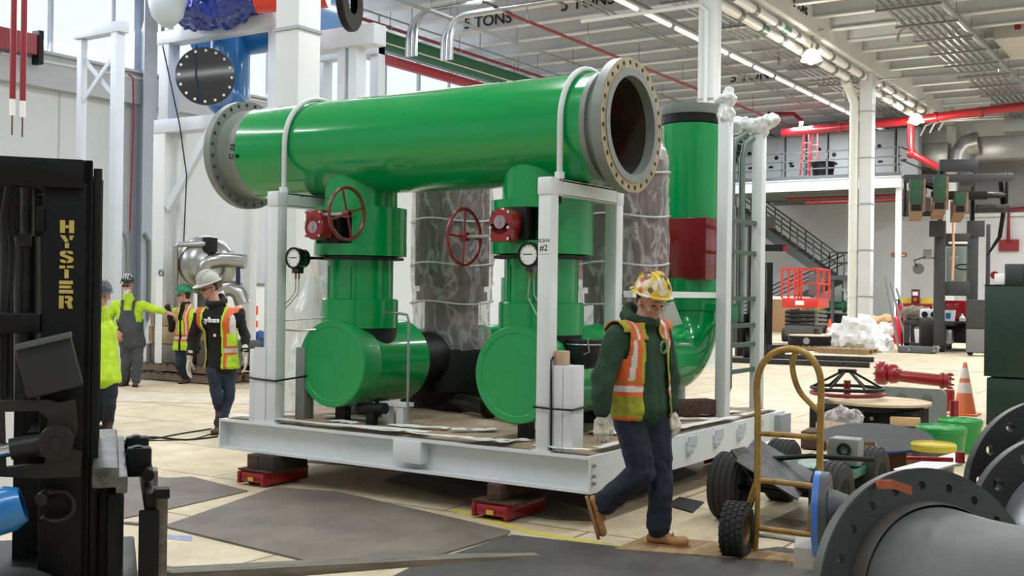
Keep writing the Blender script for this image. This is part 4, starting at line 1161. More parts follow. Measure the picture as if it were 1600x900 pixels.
# small flange with blue rim
c = at(1284, 803, 5.25)
t = thing('reducer_flange', 'small dark flange with a blue-painted rim facing the hand truck', 'pipe flange', c)
n_ = (CR*.93-CF*.36).normalized()
R = frame_z(n_)
hs = [(.155*cos(2*pi*(i+.5)/12), .155*sin(2*pi*(i+.5)/12)) for i in range(12)]
part('flange_ring', B().plate(circ((0, 0), .198, 64), [circ(h, .014, 10) for h in hs], .035, R.to_4x4()), SPOOL, t, 40)
part('blue_rim', B().plate(circ((0, 0), .2, 64), [circ(h, .014, 10) for h in hs], .03, R.to_4x4() @ Matrix.Translation((0, 0, -.03))), mat('blue_rim_paint', (40, 92, 170), .4), t, 40)
part('reducer', B().lathe((0, 0, 0), n_, [(.12, .03), (.115, .06), (.07, .2), (.065, .5)], 40), SPOOL, t, 50)
c = at(1292, 866, 5.3)
solo('timber_block', B().cbox(c, (.3, .25, .1), (0, 0, .3), .006), mat('pale_block', (150, 146, 138), .7), 'pale block on the floor under the blue-rimmed flange', 'timber')
# web sling
b = B()
P = [at(px, py, d_) for px, py, d_ in ((1318, 792, 4.42), (1334, 776, 4.3), (1352, 764, 4.15), (1372, 758, 4.05), (1395, 758, 4.0), (1424, 768, 3.97))]
vs = []; fs = []
for i, p_ in enumerate(P): vs += [p_+Vector((0, 0, .018)), p_-Vector((0, 0, .014))+CR*.004, p_-Vector((0, 0, .014))+CR*.004-CF*-.008, p_+Vector((0, 0, .018))+CF*.008]
for i in range(len(P)-1):
    for k in range(4): fs.append((4*i+k, 4*i+(k+1) % 4, 4*i+4+(k+1) % 4, 4*i+4+k))
solo('web_sling', B().tri(vs, fs), mat('sling_orange', (156, 84, 52), .8, bump=.3), 'worn orange-brown web sling lying over the big flange rim', 'sling', smooth=0)

# ------------------------------------------------------------------ junk between cart and cabinet
def z_at(px, py, base): return at(px, py, (base-CAM).dot(CF))
# valve spool with wooden lid
c0 = on(1362, 684)
t = thing('gate_valve', 'large black valve body on the floor under a round wooden lid', 'valve', c0)
sc = 1.0
b = B().box(-.62, .55, -.35, .35, .0, .36, bev=.03)
for k in range(6): b.box(-.5+.2*k, -.46+.2*k, -.38, -.34, .02, .33, bev=.006)
b.cyl((-.05, -.0, .34), (-.05, 0, .40), .55, n=48)
part('body', b, BLACK, t)
b = B()
for x in (-.2, -.06, .1): b.cyl((x, -.36, .26), (x, -.39, .26), .022, n=8)
part('bolt', b, STEEL, t)
solo('round_board', B().cyl((c0.x+.08, c0.y+.0, .402), (c0.x+.08, c0.y+.0, .43), .56, n=56), mat('pale_plywood', (214, 192, 160), .7, rgb2=(184, 160, 126), vscale=3), 'round pale plywood board on the black valve body', 'board', smooth=0)
c2 = Vector((c0.x-.28, c0.y-.02, .44))
t = thing('handwheel_assembly', 'black tripod-armed wheel with red rim lying on the plywood lid', 'handwheel', c2)
part('rim', B().tube([(.40*cos(2*pi*k/40), .40*sin(2*pi*k/40), .05) for k in range(40)], .022, 8, closed=True), mat('rim_red', (120, 24, 30), .4), t, 60)
part('rim', B().tube([(.40*cos(2*pi*k/40), .40*sin(2*pi*k/40), .11) for k in range(40)], .02, 8, closed=True), BLACK, t, 60)
for k in range(6):
    a = 2*pi*k/6+.3
    part('arm', B().tube([(.40*cos(a), .40*sin(a), .11), (.06*cos(a), .06*sin(a), .30)], .014, 8), BLACK, t, 60)
part('hub', B().box(-.09, .09, -.07, .07, .29, .33, bev=.008), BLACK, t)
part('screw', B().cyl((0, 0, 0), (0, 0, .2), .04, n=12), REDD, t)
# grey plate with bolts
c3 = on(1440, 672)
t = thing('grey_housing', 'rounded grey steel housing plate with two bolts right of the black valve', 'housing', (c3.x, c3.y+.1, 0))
part('plate', B().plate([(-.75, .25), (-.65, .5), (.22, .5), (.27, .45), (.27, 0), (-.3, 0)], [], .06, MXZ), GREYS, t)
b = B()
for x in (-.25, .05): b.cyl((x, -.06, .38), (x, -.09, .38), .04, n=6).cyl((x, -.06, .38), (x, -.07, .38), .055, n=16)
part('bolt', b, STEEL, t)
part('red_leg', B().cyl((.33, .1, 0), (.33, .1, .36), .05, n=16), RED, t)
# red hydraulic cylinder
c4 = on(1430, 664)
t = thing('hydraulic_cylinder', 'red hydraulic actuator cylinder lying on top of the grey housing', 'cylinder', (c4.x-.12, c4.y+.3, .585))
t.scale = (.72, .8, .8)
d = (1, 0, 0)
part('barrel', B().cyl((-.2, 0, 0), (.52, 0, -.04), .095, n=28), RED, t)
b = B().lathe((-.6, 0, .03), (1, 0, 0), [(0, 0), (.17, 0), (.19, .02), (.19, .14), (.17, .17), (.13, .2), (.16, .24), (.15, .34), (.1, .42), (.0, .42)], 28)
for k in range(8): a = 2*pi*k/8; b.cyl((-.63, .15*cos(a), .03+.15*sin(a)), (-.58, .15*cos(a), .03+.15*sin(a)), .02, n=8)
part('gear_head', b, RED, t)
b = B().lathe((.50, 0, -.04), (1, 0, 0), [(0, 0), (.13, 0), (.13, .05), (.11, .06), (.11, .1), (.13, .11), (.13, .15), (0, .16)], 28)
for k in range(8): a = 2*pi*k/8+.2; b.cyl((.64, .115*cos(a), -.04+.115*sin(a)), (.70, .115*cos(a), -.04+.115*sin(a)), .016, n=8)
part('end_cap', b, RED, t)
solo('red_bottle', B().lathe(on(1483, 642), (0, 0, 1), [(0, 0), (.075, 0), (.075, .26), (.07, .3), (0, .3)], 16), RED, 'short red post standing between the housing and the near traffic cone', 'post')

def cone_thing(pos, h, label, m, base_m=None, bands=(), name='traffic_cone'):
    t = thing(name, label, 'cone', pos)
    r0 = h*.21; r1 = h*.035
    part('cone_shell', B().lathe((0, 0, 0), (0, 0, 1), [(r0, .03*h), (r1, h*.985), (r1*.6, h)], 28), m, t)
    part('base', B().box(-h*.26, h*.26, -h*.26, h*.26, 0, .035*h, bev=.01), base_m or m, t)
    for a, b_, mm_ in bands:
        ra = r0+(r1-r0)*(a-.03)/.955+.003; rb = r0+(r1-r0)*(b_-.03)/.955+.003
        part('reflective_collar', B().lathe((0, 0, 0), (0, 0, 1), [(ra, a*h), (rb, b_*h)], 28), mm_, t)
    return t
ORD = mat('faded_cone_orange', (214, 110, 62), .6, var=.15)
cone_thing(on(1507, 648), .72, 'worn orange traffic cone with white collars beside the dark green cabinet', ORD, bands=((.42, .62, mat('dirty_white', (206, 200, 190), .6)), (.7, .9, mat('dirty_white', (206, 200, 190), .6))))
cone_thing(on(1296, 546), .93, 'plain bright orange traffic cone on the floor in front of the white plastic heap', ORANGE)

# buckets and tubs
def bucket(px, py, r, h, m, lidm, label, lid=True):
    c = on(px, py)
    t = thing('bucket', label, 'bucket', c)
    part('shell', B().lathe((0, 0, 0), (0, 0, 1), [(0, 0), (r*.88, 0), (r, h*.8), (r*1.02, h*.82), (r, h*.86), (r, h), (r*.95, h), (r*.85, .02)], 36), m, t)
    if lid: part('lid', B().lathe((0, 0, h-.01), (0, 0, 1), [(r*1.04, -.05), (r*1.05, 0), (r*.98, .015), (r*.9, -.005), (0, -.005)], 36), lidm, t)
    return t
GB = mat('green_bucket', (30, 140, 62), .35)
bucket(1500, 706, .21, .34, GB, GB, 'green lidded pail, right one behind the other green pail')
bucket(1470, 724, .225, .36, GB, GB, 'green lidded pail standing behind the yellow-lidded tin')
bucket(1458, 754, .18, .34, mat('grey_tin', (96, 98, 96), .4, metal=.5), mat('yellow_lid', (214, 196, 62), .5, var=.3), 'grey metal pail with a crinkled yellow lid')
# black oval panel
c = on(1352, 742)
t = thing('oval_panel', 'large black oval board with a blue edge lying on boxes', 'board', (c.x+.02, c.y+.25, .30), .15)
t.rotation_euler = (radians(14), 0, .15)
pts = [(.50*cos(a)*(1 if cos(a) > 0 else 1), .36*sin(a)) for a in [2*pi*k/48 for k in range(48)]]
part('board', B().plate(pts, [], .02), mat('scuffed_black', (38, 40, 42), .6, rgb2=(26, 28, 30), vscale=5), t, 0)
part('blue_edge', B().tube([(.5*cos(a), .36*sin(a), .01) for a in [2*pi*k/48 for k in range(48)]], .009, 6, closed=True), mat('blue_edge', (30, 70, 160), .4), t, 60)
CARD = mat('cardboard', (150, 112, 74), .85, var=.2, vscale=4)
for q, (px, py, sx, sy, sz, rz, lab) in enumerate(((1330, 745, .42, .3, .3, .3, 'open brown cardboard box under the oval board'), (1395, 735, .4, .3, .28, -.2, 'brown cardboard box right of the first under the oval board'),
        (1400, 690, .5, .22, .22, .1, 'low cardboard box in front of the black valve body'), (1345, 690, .3, .2, .16, .4, 'small cardboard box left of the low one before the black valve'))):
    c = on(px, py)
    t = thing('cardboard_box', lab, 'box', c, rz)
    part('walls', B().plate([(-sx/2, -sy/2), (sx/2, -sy/2), (sx/2, sy/2), (-sx/2, sy/2)], [[(-sx/2+.008, -sy/2+.008), (sx/2-.008, -sy/2+.008), (sx/2-.008, sy/2-.008), (-sx/2+.008, sy/2-.008)]], sz), CARD, t, 0)
    part('base', B().box(-sx/2, sx/2, -sy/2, sy/2, 0, .006), CARD, t, 0)
c = on(1415, 662)+Vector((0, 0, 0))
solo('timber_block', B().cbox(on(1414, 696)+Vector((0, 0, .26)), (.3, .12, .09), (0, 0, .1), .004), mat('new_lumber', (206, 170, 124), .8, var=.1), 'short pale lumber offcut in front of the black valve body', 'timber')
b = bake(B().ell((0, 0, .1), (.2, .16, .12)), .02); rough_up(b, .06, 9, 2)
solo('plastic_bag', b, FILM, 'crumpled clear plastic bag left of the oval board', 'bag', on(1312, 712)+Vector((0, .1, .25)), smooth=60)
t = thing('red_tool', 'red tool with a round socket lying on white paper beside the flanges', 'tool', at(1482, 722, 5.6), .3)
t.scale = (.45, .45, .45)
part('handle', B().cbox((-.2, -.05, .03), (.5, .05, .05), (0, 0, .15), .01), RED, t); part('socket', B().cyl((.12, 0, 0), (.12, 0, .12), .05, n=20), RED, t)
solo('paper_sheet', B().cbox(at(1452, 728, 5.95), (.34, .14, .01), (.2, -.28, .55)), mat('paper_white', (216, 214, 210), .7), 'white paper strip lying under the red tool', 'paper', smooth=0)
solo('timber_block', B().cbox(on(1290, 690)+Vector((0, .3, .1)), (.3, .5, .2), (0, 0, .1), .006), mat('new_lumber', (206, 170, 124), .8, var=.1), 'pale timber block on the floor behind the hand truck', 'timber')
solo('timber_block', B().cbox(on(1262, 705)+Vector((0, .3, .1)), (.25, .4, .18), (0, 0, .1), .006), WOOD, 'brown timber block on the floor left of the pale one behind the hand truck', 'timber')

# dark green cabinet at the right edge
c = on(1536, 664)
CABG = mat('dark_green_cabinet', (24, 50, 40), .42, rgb2=(18, 40, 32), vscale=4)
t = thing('green_cabinet', 'dark green steel cabinet filling the right edge, with things standing on its top', 'cabinet', (c.x, c.y, 0))
Y_ = (Vector((c.x, c.y, 0))-CAM).dot(CF)
zt = at(1536, 446, Y_).z
part('body', B().box(0, 1.6, 0, .8, .62, zt, bev=.01), CABG, t)
part('lower_body', B().box(.03, 1.6, .03, .8, 0, .60, bev=.01), CABG, t)
part('top_sheet', B().box(-.01, 1.6, -.01, .82, zt, zt+.012), DKSTEEL, t)
solo('steel_bin', B().box(c.x+.2, c.x+.42, c.y+.2, c.y+.5, zt+.013, zt+.28, bev=.01), mat('bin_grey', (66, 68, 70), .4, metal=.3), 'dark grey metal box on top of the green cabinet, left one', 'box')
solo('steel_bin', B().box(c.x+.52, c.x+.95, c.y+.2, c.y+.5, zt+.013, zt+.28, bev=.01), mat('bin_grey', (66, 68, 70), .4, metal=.3), 'dark grey metal box on top of the green cabinet, at the very edge', 'box')
t = thing('red_spray_valve', 'small red and white fitting on top of the green cabinet', 'fitting', (c.x+.1, c.y+.1, zt+.013))
part('knob', B().lathe((0, 0, .12), (0, 1, 0), [(0, -.02), (.05, -.02), (.05, .02), (0, .02)], 16), RED, t); part('body', B().box(.0, .12, -.03, .03, .0, .14, bev=.01), WHT, t)
# ------------------------------------------------------------------ far left: wall column, steel rigs, tank, crates
PALEB = mat('pale_blue_white_steel', (208, 214, 222), .45, var=.06)
t = thing('wall_column', 'grey-blue steel column standing against the left wall', 'column', (-19.15, 11.65, 0))
b = B().box(-.2, -.17, -.2, .2, 0, 9.7).box(.17, .2, -.2, .2, 0, 9.7).box(-.17, .17, -.015, .015, 0, 9.7)
part('shaft', b, mat('grey_blue_column', (158, 166, 178), .5, var=.08), t, 0)
part('downpipe', B().tube([(.26, .3, 9.6), (.26, .3, 5.2)], .05, 8), GREYS, t)
def post(parent, x, y, z0, z1, w=.16, m=PALEB): return part('post', B().box(x-w/2, x+w/2, y-w/2, y+w/2, z0, z1, bev=.01), m, parent)
# portal frame with an X brace
t = thing('steel_portal', 'narrow white steel portal with an X brace, left of the wall column', 'frame', (-16, 8, 0))
post(t, -.6, 0, 0, 6.75, .15); post(t, .55, 0, 0, 6.9, .2)
part('top_beam', B().box(-.75, .75, -.12, .12, 6.76, 6.98, bev=.01), PALEB, t)
part('brace', B().hull([(x, y, z) for x, z in ((-.55, 5.5), (-.55, 5.38), (.5, 6.4), (.5, 6.28)) for y in (-.05, -.02)]), PALEB, t)
part('brace', B().hull([(x, y, z) for x, z in ((-.55, 6.4), (-.55, 6.28), (.5, 5.5), (.5, 5.38)) for y in (.0, .03)]), PALEB, t)
t = thing('steel_portal', 'pair of tall pale posts standing right of the wall column behind the tank', 'frame', (-13.4, 9.4, 0))
for x in (.35, 2.3, 2.75): post(t, x, 0, 0, 4.6 if x < 2 else 4.3, .2, WHITE2)
part('top_beam', B().box(.2, 2.9, -.1, .1, 4.4, 4.58), WHITE2, t)
part('panel', B().box(2.2, 2.5, -.2, -.1, 2.6, 3.9), GREYS, t)

# rig with the blue pipes
t = thing('steel_frame_tower', 'tall white steel frame carrying blue pipes, behind the left end of the header', 'frame', (-12.8, 7.1, 0))
post(t, 0, 0, 4.5, 6.1, .26); post(t, -.06, 0, 0, 4.45, .32, WHITE2)
post(t, .25, .1, 0, 4.4, .12, WHITE2)
post(t, 2.75, 0, 0, 6.25, .24); post(t, 1.75, 2.2, 0, 6.3, .26); post(t, 3.1, 2.2, 0, 6.3, .2)
part('top_beam', B().box(-.18, 3.1, -.15, .15, 6.05, 6.28, bev=.01), PALEB, t)
part('mid_beam', B().box(-.2, 2.7, -.175, .175, 4.42, 4.66, bev=.01), PALEB, t)
part('rear_beam', B().box(1.3, 3.2, 2.05, 2.3, 5.95, 6.2, bev=.01), PALEB, t)
part('brace', B().hull([(x, y, z) for x, z in ((.1, 3.1), (.22, 3.0), (1.35, 4.42), (1.2, 4.46)) for y in (-.16, -.06)]), PALEB, t)
part('brace', B().hull([(x, y, z) for x, z in ((2.1, 3.0), (2.2, 3.0), (2.75, 3.8), (2.7, 3.9)) for y in (-.16, -.06)]), PALEB, t)
part('gusset', B().hull([(x, y, z) for x, z in ((-.3, 1.2), (-.3, .4), (-.9, .0), (-.8, .0)) for y in (-.05, .05)]), PALEB, t)
part('hanging_wire', B().tube([(.05, -.2, 6.0), (.6, -.25, 4.5), (.8, -.25, 3.6), (.75, -.25, 2.4)], .012, 6), BLACK, t)
t = thing('blue_pipework', 'glossy blue pipe hanging in the white frame with a black blind flange', 'pipe', (-11.85, 7.5, 5.3))
part('run_pipe', B().cyl((-1.0, .5, 1.05), (2.2, .5, 1.05), .42, n=36), BLUE, t)
part('drop_pipe', B().cyl((0, .2, 1.1), (0, .2, -.2), .36, n=36), BLUE, t)
part('elbow', B().ell((0, .1, -.2), .37, 24), BLUE, t)
nn = Vector((.743, -.669, 0))
cc = at(321, 120, 1)-CAM
cc = CAM+cc*((Vector((-11.85, 7.5, 5.3))-CAM).dot(CF)*.952)-Vector((-11.85, 7.5, 5.3))
fl = part('blind_flange', B().cyl(cc+nn*.0, cc+nn*.06, .50, n=56), mat('black_film', (10, 10, 11), .32, coat=.3, bump=.15, bscale=5), t, label='black film-wrapped blind flange')
part('neck', B().cyl(cc-nn*.16, (0, .1, -.2), .28, n=30), BLUE, t)
R = frame_z(nn)
for k in range(16):
    q = cc+nn*.06+R @ Vector((.44*cos(2*pi*k/16), .44*sin(2*pi*k/16), 0))
    part('bolt_cap', B().cyl(q, q+nn*.03, .024, n=8), WHT, fl)
part('strap', B().tube([cc+nn*.07+R @ Vector((.0, .48, 0))+Vector((-.13, -.1, .05)), cc+nn*.09+Vector((-.12, -.1, 0)), cc+nn*.08+Vector((-.05, -.05, -.45))], .02, 6), mat('dark_blue_strap', (22, 40, 78), .6), t)
b = bake(B().ell((0, 0, 0), (.75, .6, .38)).ell((.4, 0, .1), (.7, .6, .4)).ell((-.5, 0, .1), (.4, .5, .4)), .035)
rough_up(b, .16, 3.2, 4); rough_up(b, .05, 10, 6)
q = at(328, 12, 1)-CAM
q = CAM+q*((Vector((-11.85, 7.3, 5.3))-CAM).dot(CF)*.96)
solo('blue_tarpaulin', b, mat('blue_tarp', (20, 52, 150), .22, coat=.6, bump=.8, bscale=9), 'crumpled shiny blue tarpaulin heaped on top of the white frame', 'tarpaulin', q, smooth=60)
b = B().ell((0, 0, 0), (.33, .3, .45)); rough_up(b, .03, 6, 1)
solo('wrapped_tank', b, mat('pale_wrap', (200, 212, 224), .4), 'pale wrapped rounded vessel end left of the blue tarpaulin', 'tank', at(262, 0, 18.4), smooth=60)
solo('red_pipe', B().cyl((0, 0, 0), (1.0, .6, .1), .3, n=30), mat('orange_red_pipe', (214, 60, 40), .35), 'orange-red pipe end beside the blue tarpaulin at the top edge', 'pipe', at(400, -8, 18.2))
t = thing('steel_frame_tower', 'white steel frame with a black wheel-like flange right of the thick white column', 'frame', (-9.0, 7.6, 0))
pa = onp(545, 75, 1, 7.6); pb = onp(572, 62, 1, 7.6)
part('post', B().box(pa.x+9.0-.14, pa.x+9.0+.02, -.12, .12, 0, pa.z), PALEB, t, 0)
part('post', B().box(pa.x+9.0+.1, pa.x+9.0+.28, -.12, .12, 0, pa.z+.1), PALEB, t, 0)
part('top_beam', B().box(pa.x+9.0-1.6, pb.x+9.0+.3, -.16, .16, pa.z-.02, pa.z+.32, bev=.01), PALEB, t)
c = at(550, 2, 17.5)
b = B().lathe((0, 0, 0), CR*.97-CF*.22, [(.2, -.1), (.45, -.1), (.47, -.08), (.47, .0), (.45, .02), (.2, .02)], 40)
solo('black_flange', b, BLACK, 'black round flange seen edge-on at the top, right of the thick white column', 'flange', c)

# red festoon tubes
for px, y1, lab in ((19.5, 155, 'leftmost'), (35.5, 158, 'right')):
    p0 = at(px, 0, 17.0); p1 = at(px, y1, 17.0)
    t = thing('red_lift_tube', 'red hanging tube with white end and rod, %s of the top left pair' % lab, 'tube', (p1.x, p1.y, p1.z))
    part('tube', B().cyl((0, 0, 0), (0, 0, 9.98-p1.z), .045, n=14), PIPER, t)
    part('end_sleeve', B().cyl((0, 0, -.25), (0, 0, 0), .045, n=14), WHT, t)
    part('rod', B().cyl((0, 0, -.55), (0, 0, -.25), .012, n=6), mat('brown_rod', (90, 60, 50), .5), t)
p = onp(23, 62, 0, -19.0)
t = thing('red_wall_box', 'red box with black ends on the grey girt at the top left', 'box', p)
part('body', B().box(-.1, .1, -.5, .5, -.25, .2), RED, t); part('end', B().box(-.12, .14, -.62, -.5, -.45, .3), BLACK, t); part('end', B().box(-.12, .14, .5, .62, -.45, .3), BLACK, t)
b = B().tube([onp(200, 116, 0, -18.8), onp(208, 122, 0, -18.8), onp(209, 180, 0, -18.8), onp(205, 300, 0, -18.8), onp(203, 360, 0, -18.8)], .022, 6)
solo('red_hose', b, PIPER, 'thin red hose dangling in front of the wall column', 'hose')
b = B().tube([onp(0, 82, 0, -19.2), onp(105, 102, 0, -19.2), onp(250, 128, 0, -19.2), onp(420, 160, 0, -19.2)], .04, 8)
solo('wall_conduit', b, PALEB, 'thin pale conduit running along the left wall under the grey girt', 'conduit')
b = B().tube([onp(192, 365, 0, -18.9), onp(197, 370, 0, -18.9), onp(199, 395, 0, -18.9), onp(199, 500, 0, -18.9)], .05, 8)
b.tube([onp(226, 365, 0, -18.9), onp(233, 376, 0, -18.9), onp(234, 420, 0, -18.9), onp(233, 500, 0, -18.9)], .05, 8)
solo('wall_conduit', b, GREYS, 'pair of grey hooped conduits low on the left wall behind the bearded man', 'conduit')

# polished tank with pipes, panels, crates
TANK = mat('polished_steel', (172, 172, 170), .26, metal=.85, var=.15)
o = at(322, 415, 19.5); base = Vector((o.x, o.y, 0))
t = thing('steel_tank', 'polished steel pressure tank with bent pipes behind the grey-helmeted man', 'tank', base)
h = o.z
ax_ = Vector((.75, -.66, 0))
part('shell', B().lathe(-ax_*1.1+Vector((0, 0, h)), ax_, [(0, 0), (.45, .05), (.52, .2), (.52, 1.3), (.5, 1.4), (.4, 1.55), (.2, 1.65), (0, 1.68)], 36), TANK, t, 60)
S = lambda px, py, d=19.0: at(px, py, d)-base
part('bent_pipe', B().tube([S(320, 440), S(318, 425), S(322, 415), S(332, 408), S(350, 406), S(365, 407), S(384, 409)], .13, 14), TANK, t, 60)
part('bent_pipe', B().tube([S(352, 452), S(362, 450), S(374, 458), S(380, 475)], .14, 14), TANK, t, 60)
part('small_pipe', B().tube([S(274, 500), S(274, 440), S(274, 386), S(279, 382), S(325, 381), S(330, 381)], .05, 8), TANK, t, 60)
part('valve', B().cbox(S(328, 383), (.2, .15, .25)).cbox(S(333, 395), (.06, .06, .3)), BLACK, t, 0)
part('leg', B().box(-.1, .1, -.1, .1, 0, h-.45), GREYS, t, 0)
part('support_frame', B().tube([S(372, 450), S(372, 413), S(345, 413)], .06, 4), mat('navy_steel', (28, 36, 70), .5), t, 0)
for px, lab in ((251, 'left of the green-helmeted person'), (293, 'above the green-helmeted person')):  # plain upright white panels, each with a lifting eye
    p = at(px, 480, 19.4); zt = at(px, 432, 19.4).z; zb = .0
    t = thing('white_panel', 'narrow white panel with a lifting eye, ' + lab, 'locker', (p.x, p.y, 0))
    part('panel', B().box(-.09, .09, -.04, .04, zb, zt), WHT, t, 0)
    part('lifting_eye', B().tube([(.05*cos(2*pi*k/14), 0, zt+.06+.05*sin(2*pi*k/14)) for k in range(14)], .02, 6, closed=True), GREYS, t)
CRATE = mat('crate_wood', (168, 150, 122), .85, rgb2=(134, 114, 88), vscale=4, bump=.3)
CRATE2 = mat('weathered_crate', (120, 118, 112), .85, rgb2=(90, 88, 84), vscale=4, bump=.3)
def pallet(pos, sx, sy, label, rz=0, m=PLY, h=.14):
    t = thing('pallet', label, 'pallet', pos, rz)
    for k in range(3):
        part('runner', B().box(-sx/2, sx/2, -sy/2+k*(sy-.1)/2, -sy/2+k*(sy-.1)/2+.1, .02, h-.025), m, t, 0)
    n = int(sx/.16)
    for k in range(n):
        x = -sx/2+k*(sx-.1)/(n-1)
        part('deck_board', B().box(x, x+.1, -sy/2, sy/2, h-.022, h), m, t, 0)
    return t
pa = on(262, 596)
pallet((pa.x, pa.y+.6, 0), 2.2, 1.2, 'wide grey-brown pallet under the crates between the two hi-vis people', 0, mat('old_pallet', (132, 112, 98), .85, rgb2=(98, 82, 72), vscale=4))
pallet((pa.x+.1, pa.y+.6, .15), 2.0, 1.1, 'upper pallet stacked on the wide one under the crates', 0, mat('old_pallet', (132, 112, 98), .85))
for x0, x1, z0, z1, m_, lab in ((-.75, .35, .3, .62, CRATE2, 'weathered grey wooden crate, lowest of the stack on the pallets'), (-.7, .3, .63, .93, CRATE, 'pale wooden crate on the weathered grey one'), (-.66, .2, .94, 1.2, CRATE, 'topmost pale wooden crate of the stack under the bearded man\'s hand')):
    t = thing('wooden_crate', lab, 'crate', (pa.x, pa.y+.55, z0))
    part('box', B().box(x0, x1, -.4, .4, .0, z1-z0, bev=.01), m_, t)
    for s in (x0+.04, x1-.1): part('batten', B().box(s, s+.08, -.42, -.4, .0, z1-z0), m_, t, 0)
t = thing('wooden_crate', 'low grey crate right of the stack, behind the green-helmeted person', 'crate', (pa.x+.95, pa.y+.55, .3))
part('box', B().box(-.4, .3, -.4, .4, 0, .42, bev=.01), CRATE2, t); part('batten', B().box(-.38, -.3, -.42, -.4, 0, .4), CRATE2, t, 0)
pb = on(330, 598); 
pallet((pb.x+.8, pb.y+1.0, 0), 1.6, 1.1, 'pallet on the floor behind the grey-helmeted man', 0, PLY)
# delineator and display
p = on(399, 556)
t = thing('delineator_post', 'slim orange and white safety post left of the white frame foot', 'safety post', p)
D_ = (p-CAM).dot(CF); zt = at(399, 478, D_).z
part('post', B().cyl((0, 0, .05), (0, 0, zt), .05, n=16), ORANGE, t)
for k in range(2): part('white_band', B().cyl((0, 0, zt*(.45+.25*k)), (0, 0, zt*(.57+.25*k)), .053, n=16), WHT, t)
part('base', B().cyl((0, 0, 0), (0, 0, .05), .2, n=8), BLACK, t)
p = on(400, 560)
t = thing('display_screen', 'black-framed grey display panel on a stand left of the frame post', 'screen', (p.x-.2, p.y+1.0, 0), YAW)
D_ = (t.location-CAM).dot(CF)
z0 = at(400, 474, D_).z; z1 = at(400, 434, D_).z
part('frame', B().plate([(-.28, z0), (.36, z0), (.36, z1), (-.28, z1)], [[(-.24, z0+.04), (.02, z0+.04), (.02, z1-.04), (-.24, z1-.04)], [(.05, z0+.04), (.32, z0+.04), (.32, z1-.04), (.05, z1-.04)]], .05, MXZ), BLACK, t, 0)
part('pane', B().box(-.25, .33, -.03, -.02, z0+.02, z1-.02), mat('pane_grey', (116, 118, 120), .3), t, 0)
part('stand', B().box(.0, .06, -.05, 0, 0, z0), BLACK, t, 0)
c = on(412, 566)
b = bake(B().ell((0, 0, .2), (.25, .2, .25)), .03); rough_up(b, .1, 5, 3)
solo('blue_bundle', b, mat('blue_cloth', (50, 84, 140), .7), 'blue cloth bundle behind the orange and white safety post', 'bundle', c+Vector((0, 0, .25)), smooth=60)
# low wall bench / equipment behind
t = thing('wall_cabinet', 'long low white cabinet against the wall behind the tank', 'cabinet', (-18.6, 14, 0))
part('body', B().box(-.4, .4, -1.5, 5, 0, 1.7, bev=.02), WHITE2, t); part('top', B().box(-.45, .45, -1.55, 5.05, 1.7, 1.76), GREYS, t)
b = B()
c0 = on(300, 640)
vs = []; fs = []
for j in range(21):
    for i in range(21):
        x = -1.6+3.2*i/20; y = -.7+1.4*j/20
        e = abs(noise.noise(Vector((x*1.6, y*2.2, 4))))*.09*(1-max(abs(x)/1.6, abs(y)/.7)**3)
        vs.append((x, y, .004+e))
for j in range(20):
    for i in range(20): a = j*21+i; fs.append((a, a+1, a+22, a+21))
b.tri(vs, fs)
solo('drop_cloth', b, mat('cream_cloth', (212, 200, 178), .8, rgb2=(190, 178, 158), vscale=3), 'rumpled cream drop cloth on the floor left of the skid', 'cloth', on(290, 622), .5, smooth=60)

c = at(2, 640, 8.5)
t = thing('blue_tank', 'blue tank with white lower half glimpsed at the far left edge behind the mast', 'tank', (c.x-.15, c.y, 0))
z1 = at(2, 545, 8.5).z; zm = at(2, 600, 8.5).z
part('blue_top', B().lathe((0, 0, 0), (0, 0, 1), [(.2, zm), (.2, z1-.03), (.17, z1), (0, z1)], 24), BLUE, t)
part('white_base', B().lathe((0, 0, 0), (0, 0, 1), [(0, 0), (.2, 0), (.2, zm)], 24), WHT, t)
# ------------------------------------------------------------------ ceiling services
GREENB = mat('dark_green_crane_paint', (52, 110, 82), .4)
t = thing('crane_runway', 'green crane runway beam with a red conductor rail along the left wall', 'beam', (-16.6, 28, 8.62))
part('beam', B().box(-.12, .12, -15, 17, -.25, .22).box(-.2, .2, -15, 17, .22, .26), GREENB, t, 0)
part('web_stripe', B().box(.122, .13, -15, 17, -.06, -.02), WHT, t, 0)
part('conductor_rail', B().box(-.02, .14, -15, 17, -.62, -.44), PIPER, t, 0)
part('conductor_rail', B().box(.05, .16, -15, 17, -.42, -.36), PIPER, t, 0)
for k in range(9): part('hanger', B().box(-.02, .02, -14+3.5*k, -13.9+3.5*k, -.45, 1.3), JOIST, t, 0)
part('yellow_stop', B().box(-.1, .2, 2.0, 2.2, -.5, .1), YEL, t, 0)
def run(name, x, z, y0, y1, r, m, label, cat='pipe', hang=True, n=8):
    t = thing(name, label, cat, (x, y0, z))
    part('tube', B().cyl((0, 0, 0), (0, y1-y0, 0), r, n=n), m, t)
    if hang:
        k = 1.0
        while k < y1-y0:
            part('hanger', B().cyl((0, k, r*.5), (0, k, 9.4-z), .012, n=5).lathe((0, k-.03, 0), (0, 1, 0), [(r, 0), (r*1.25, 0), (r*1.25, .06), (r, .06)], 8), CUFF, t, 0)
            k += 3.27
run('sprinkler_pipe', -11.95, 8.7, 17, 45, .045, PIPER, 'thin red sprinkler pipe crossing the ceiling behind the right flange')
run('sprinkler_pipe', -15.95, 8.85, 13, 45, .05, mat('dark_sprinkler_red', (120, 14, 30), .4), 'thin dark red sprinkler pipe above the green crane runway')
run('ceiling_conduit', -15.2, 8.82, 13, 45, .025, CUFF, 'thin grey conduit just right of the dark red sprinkler pipe', 'conduit')
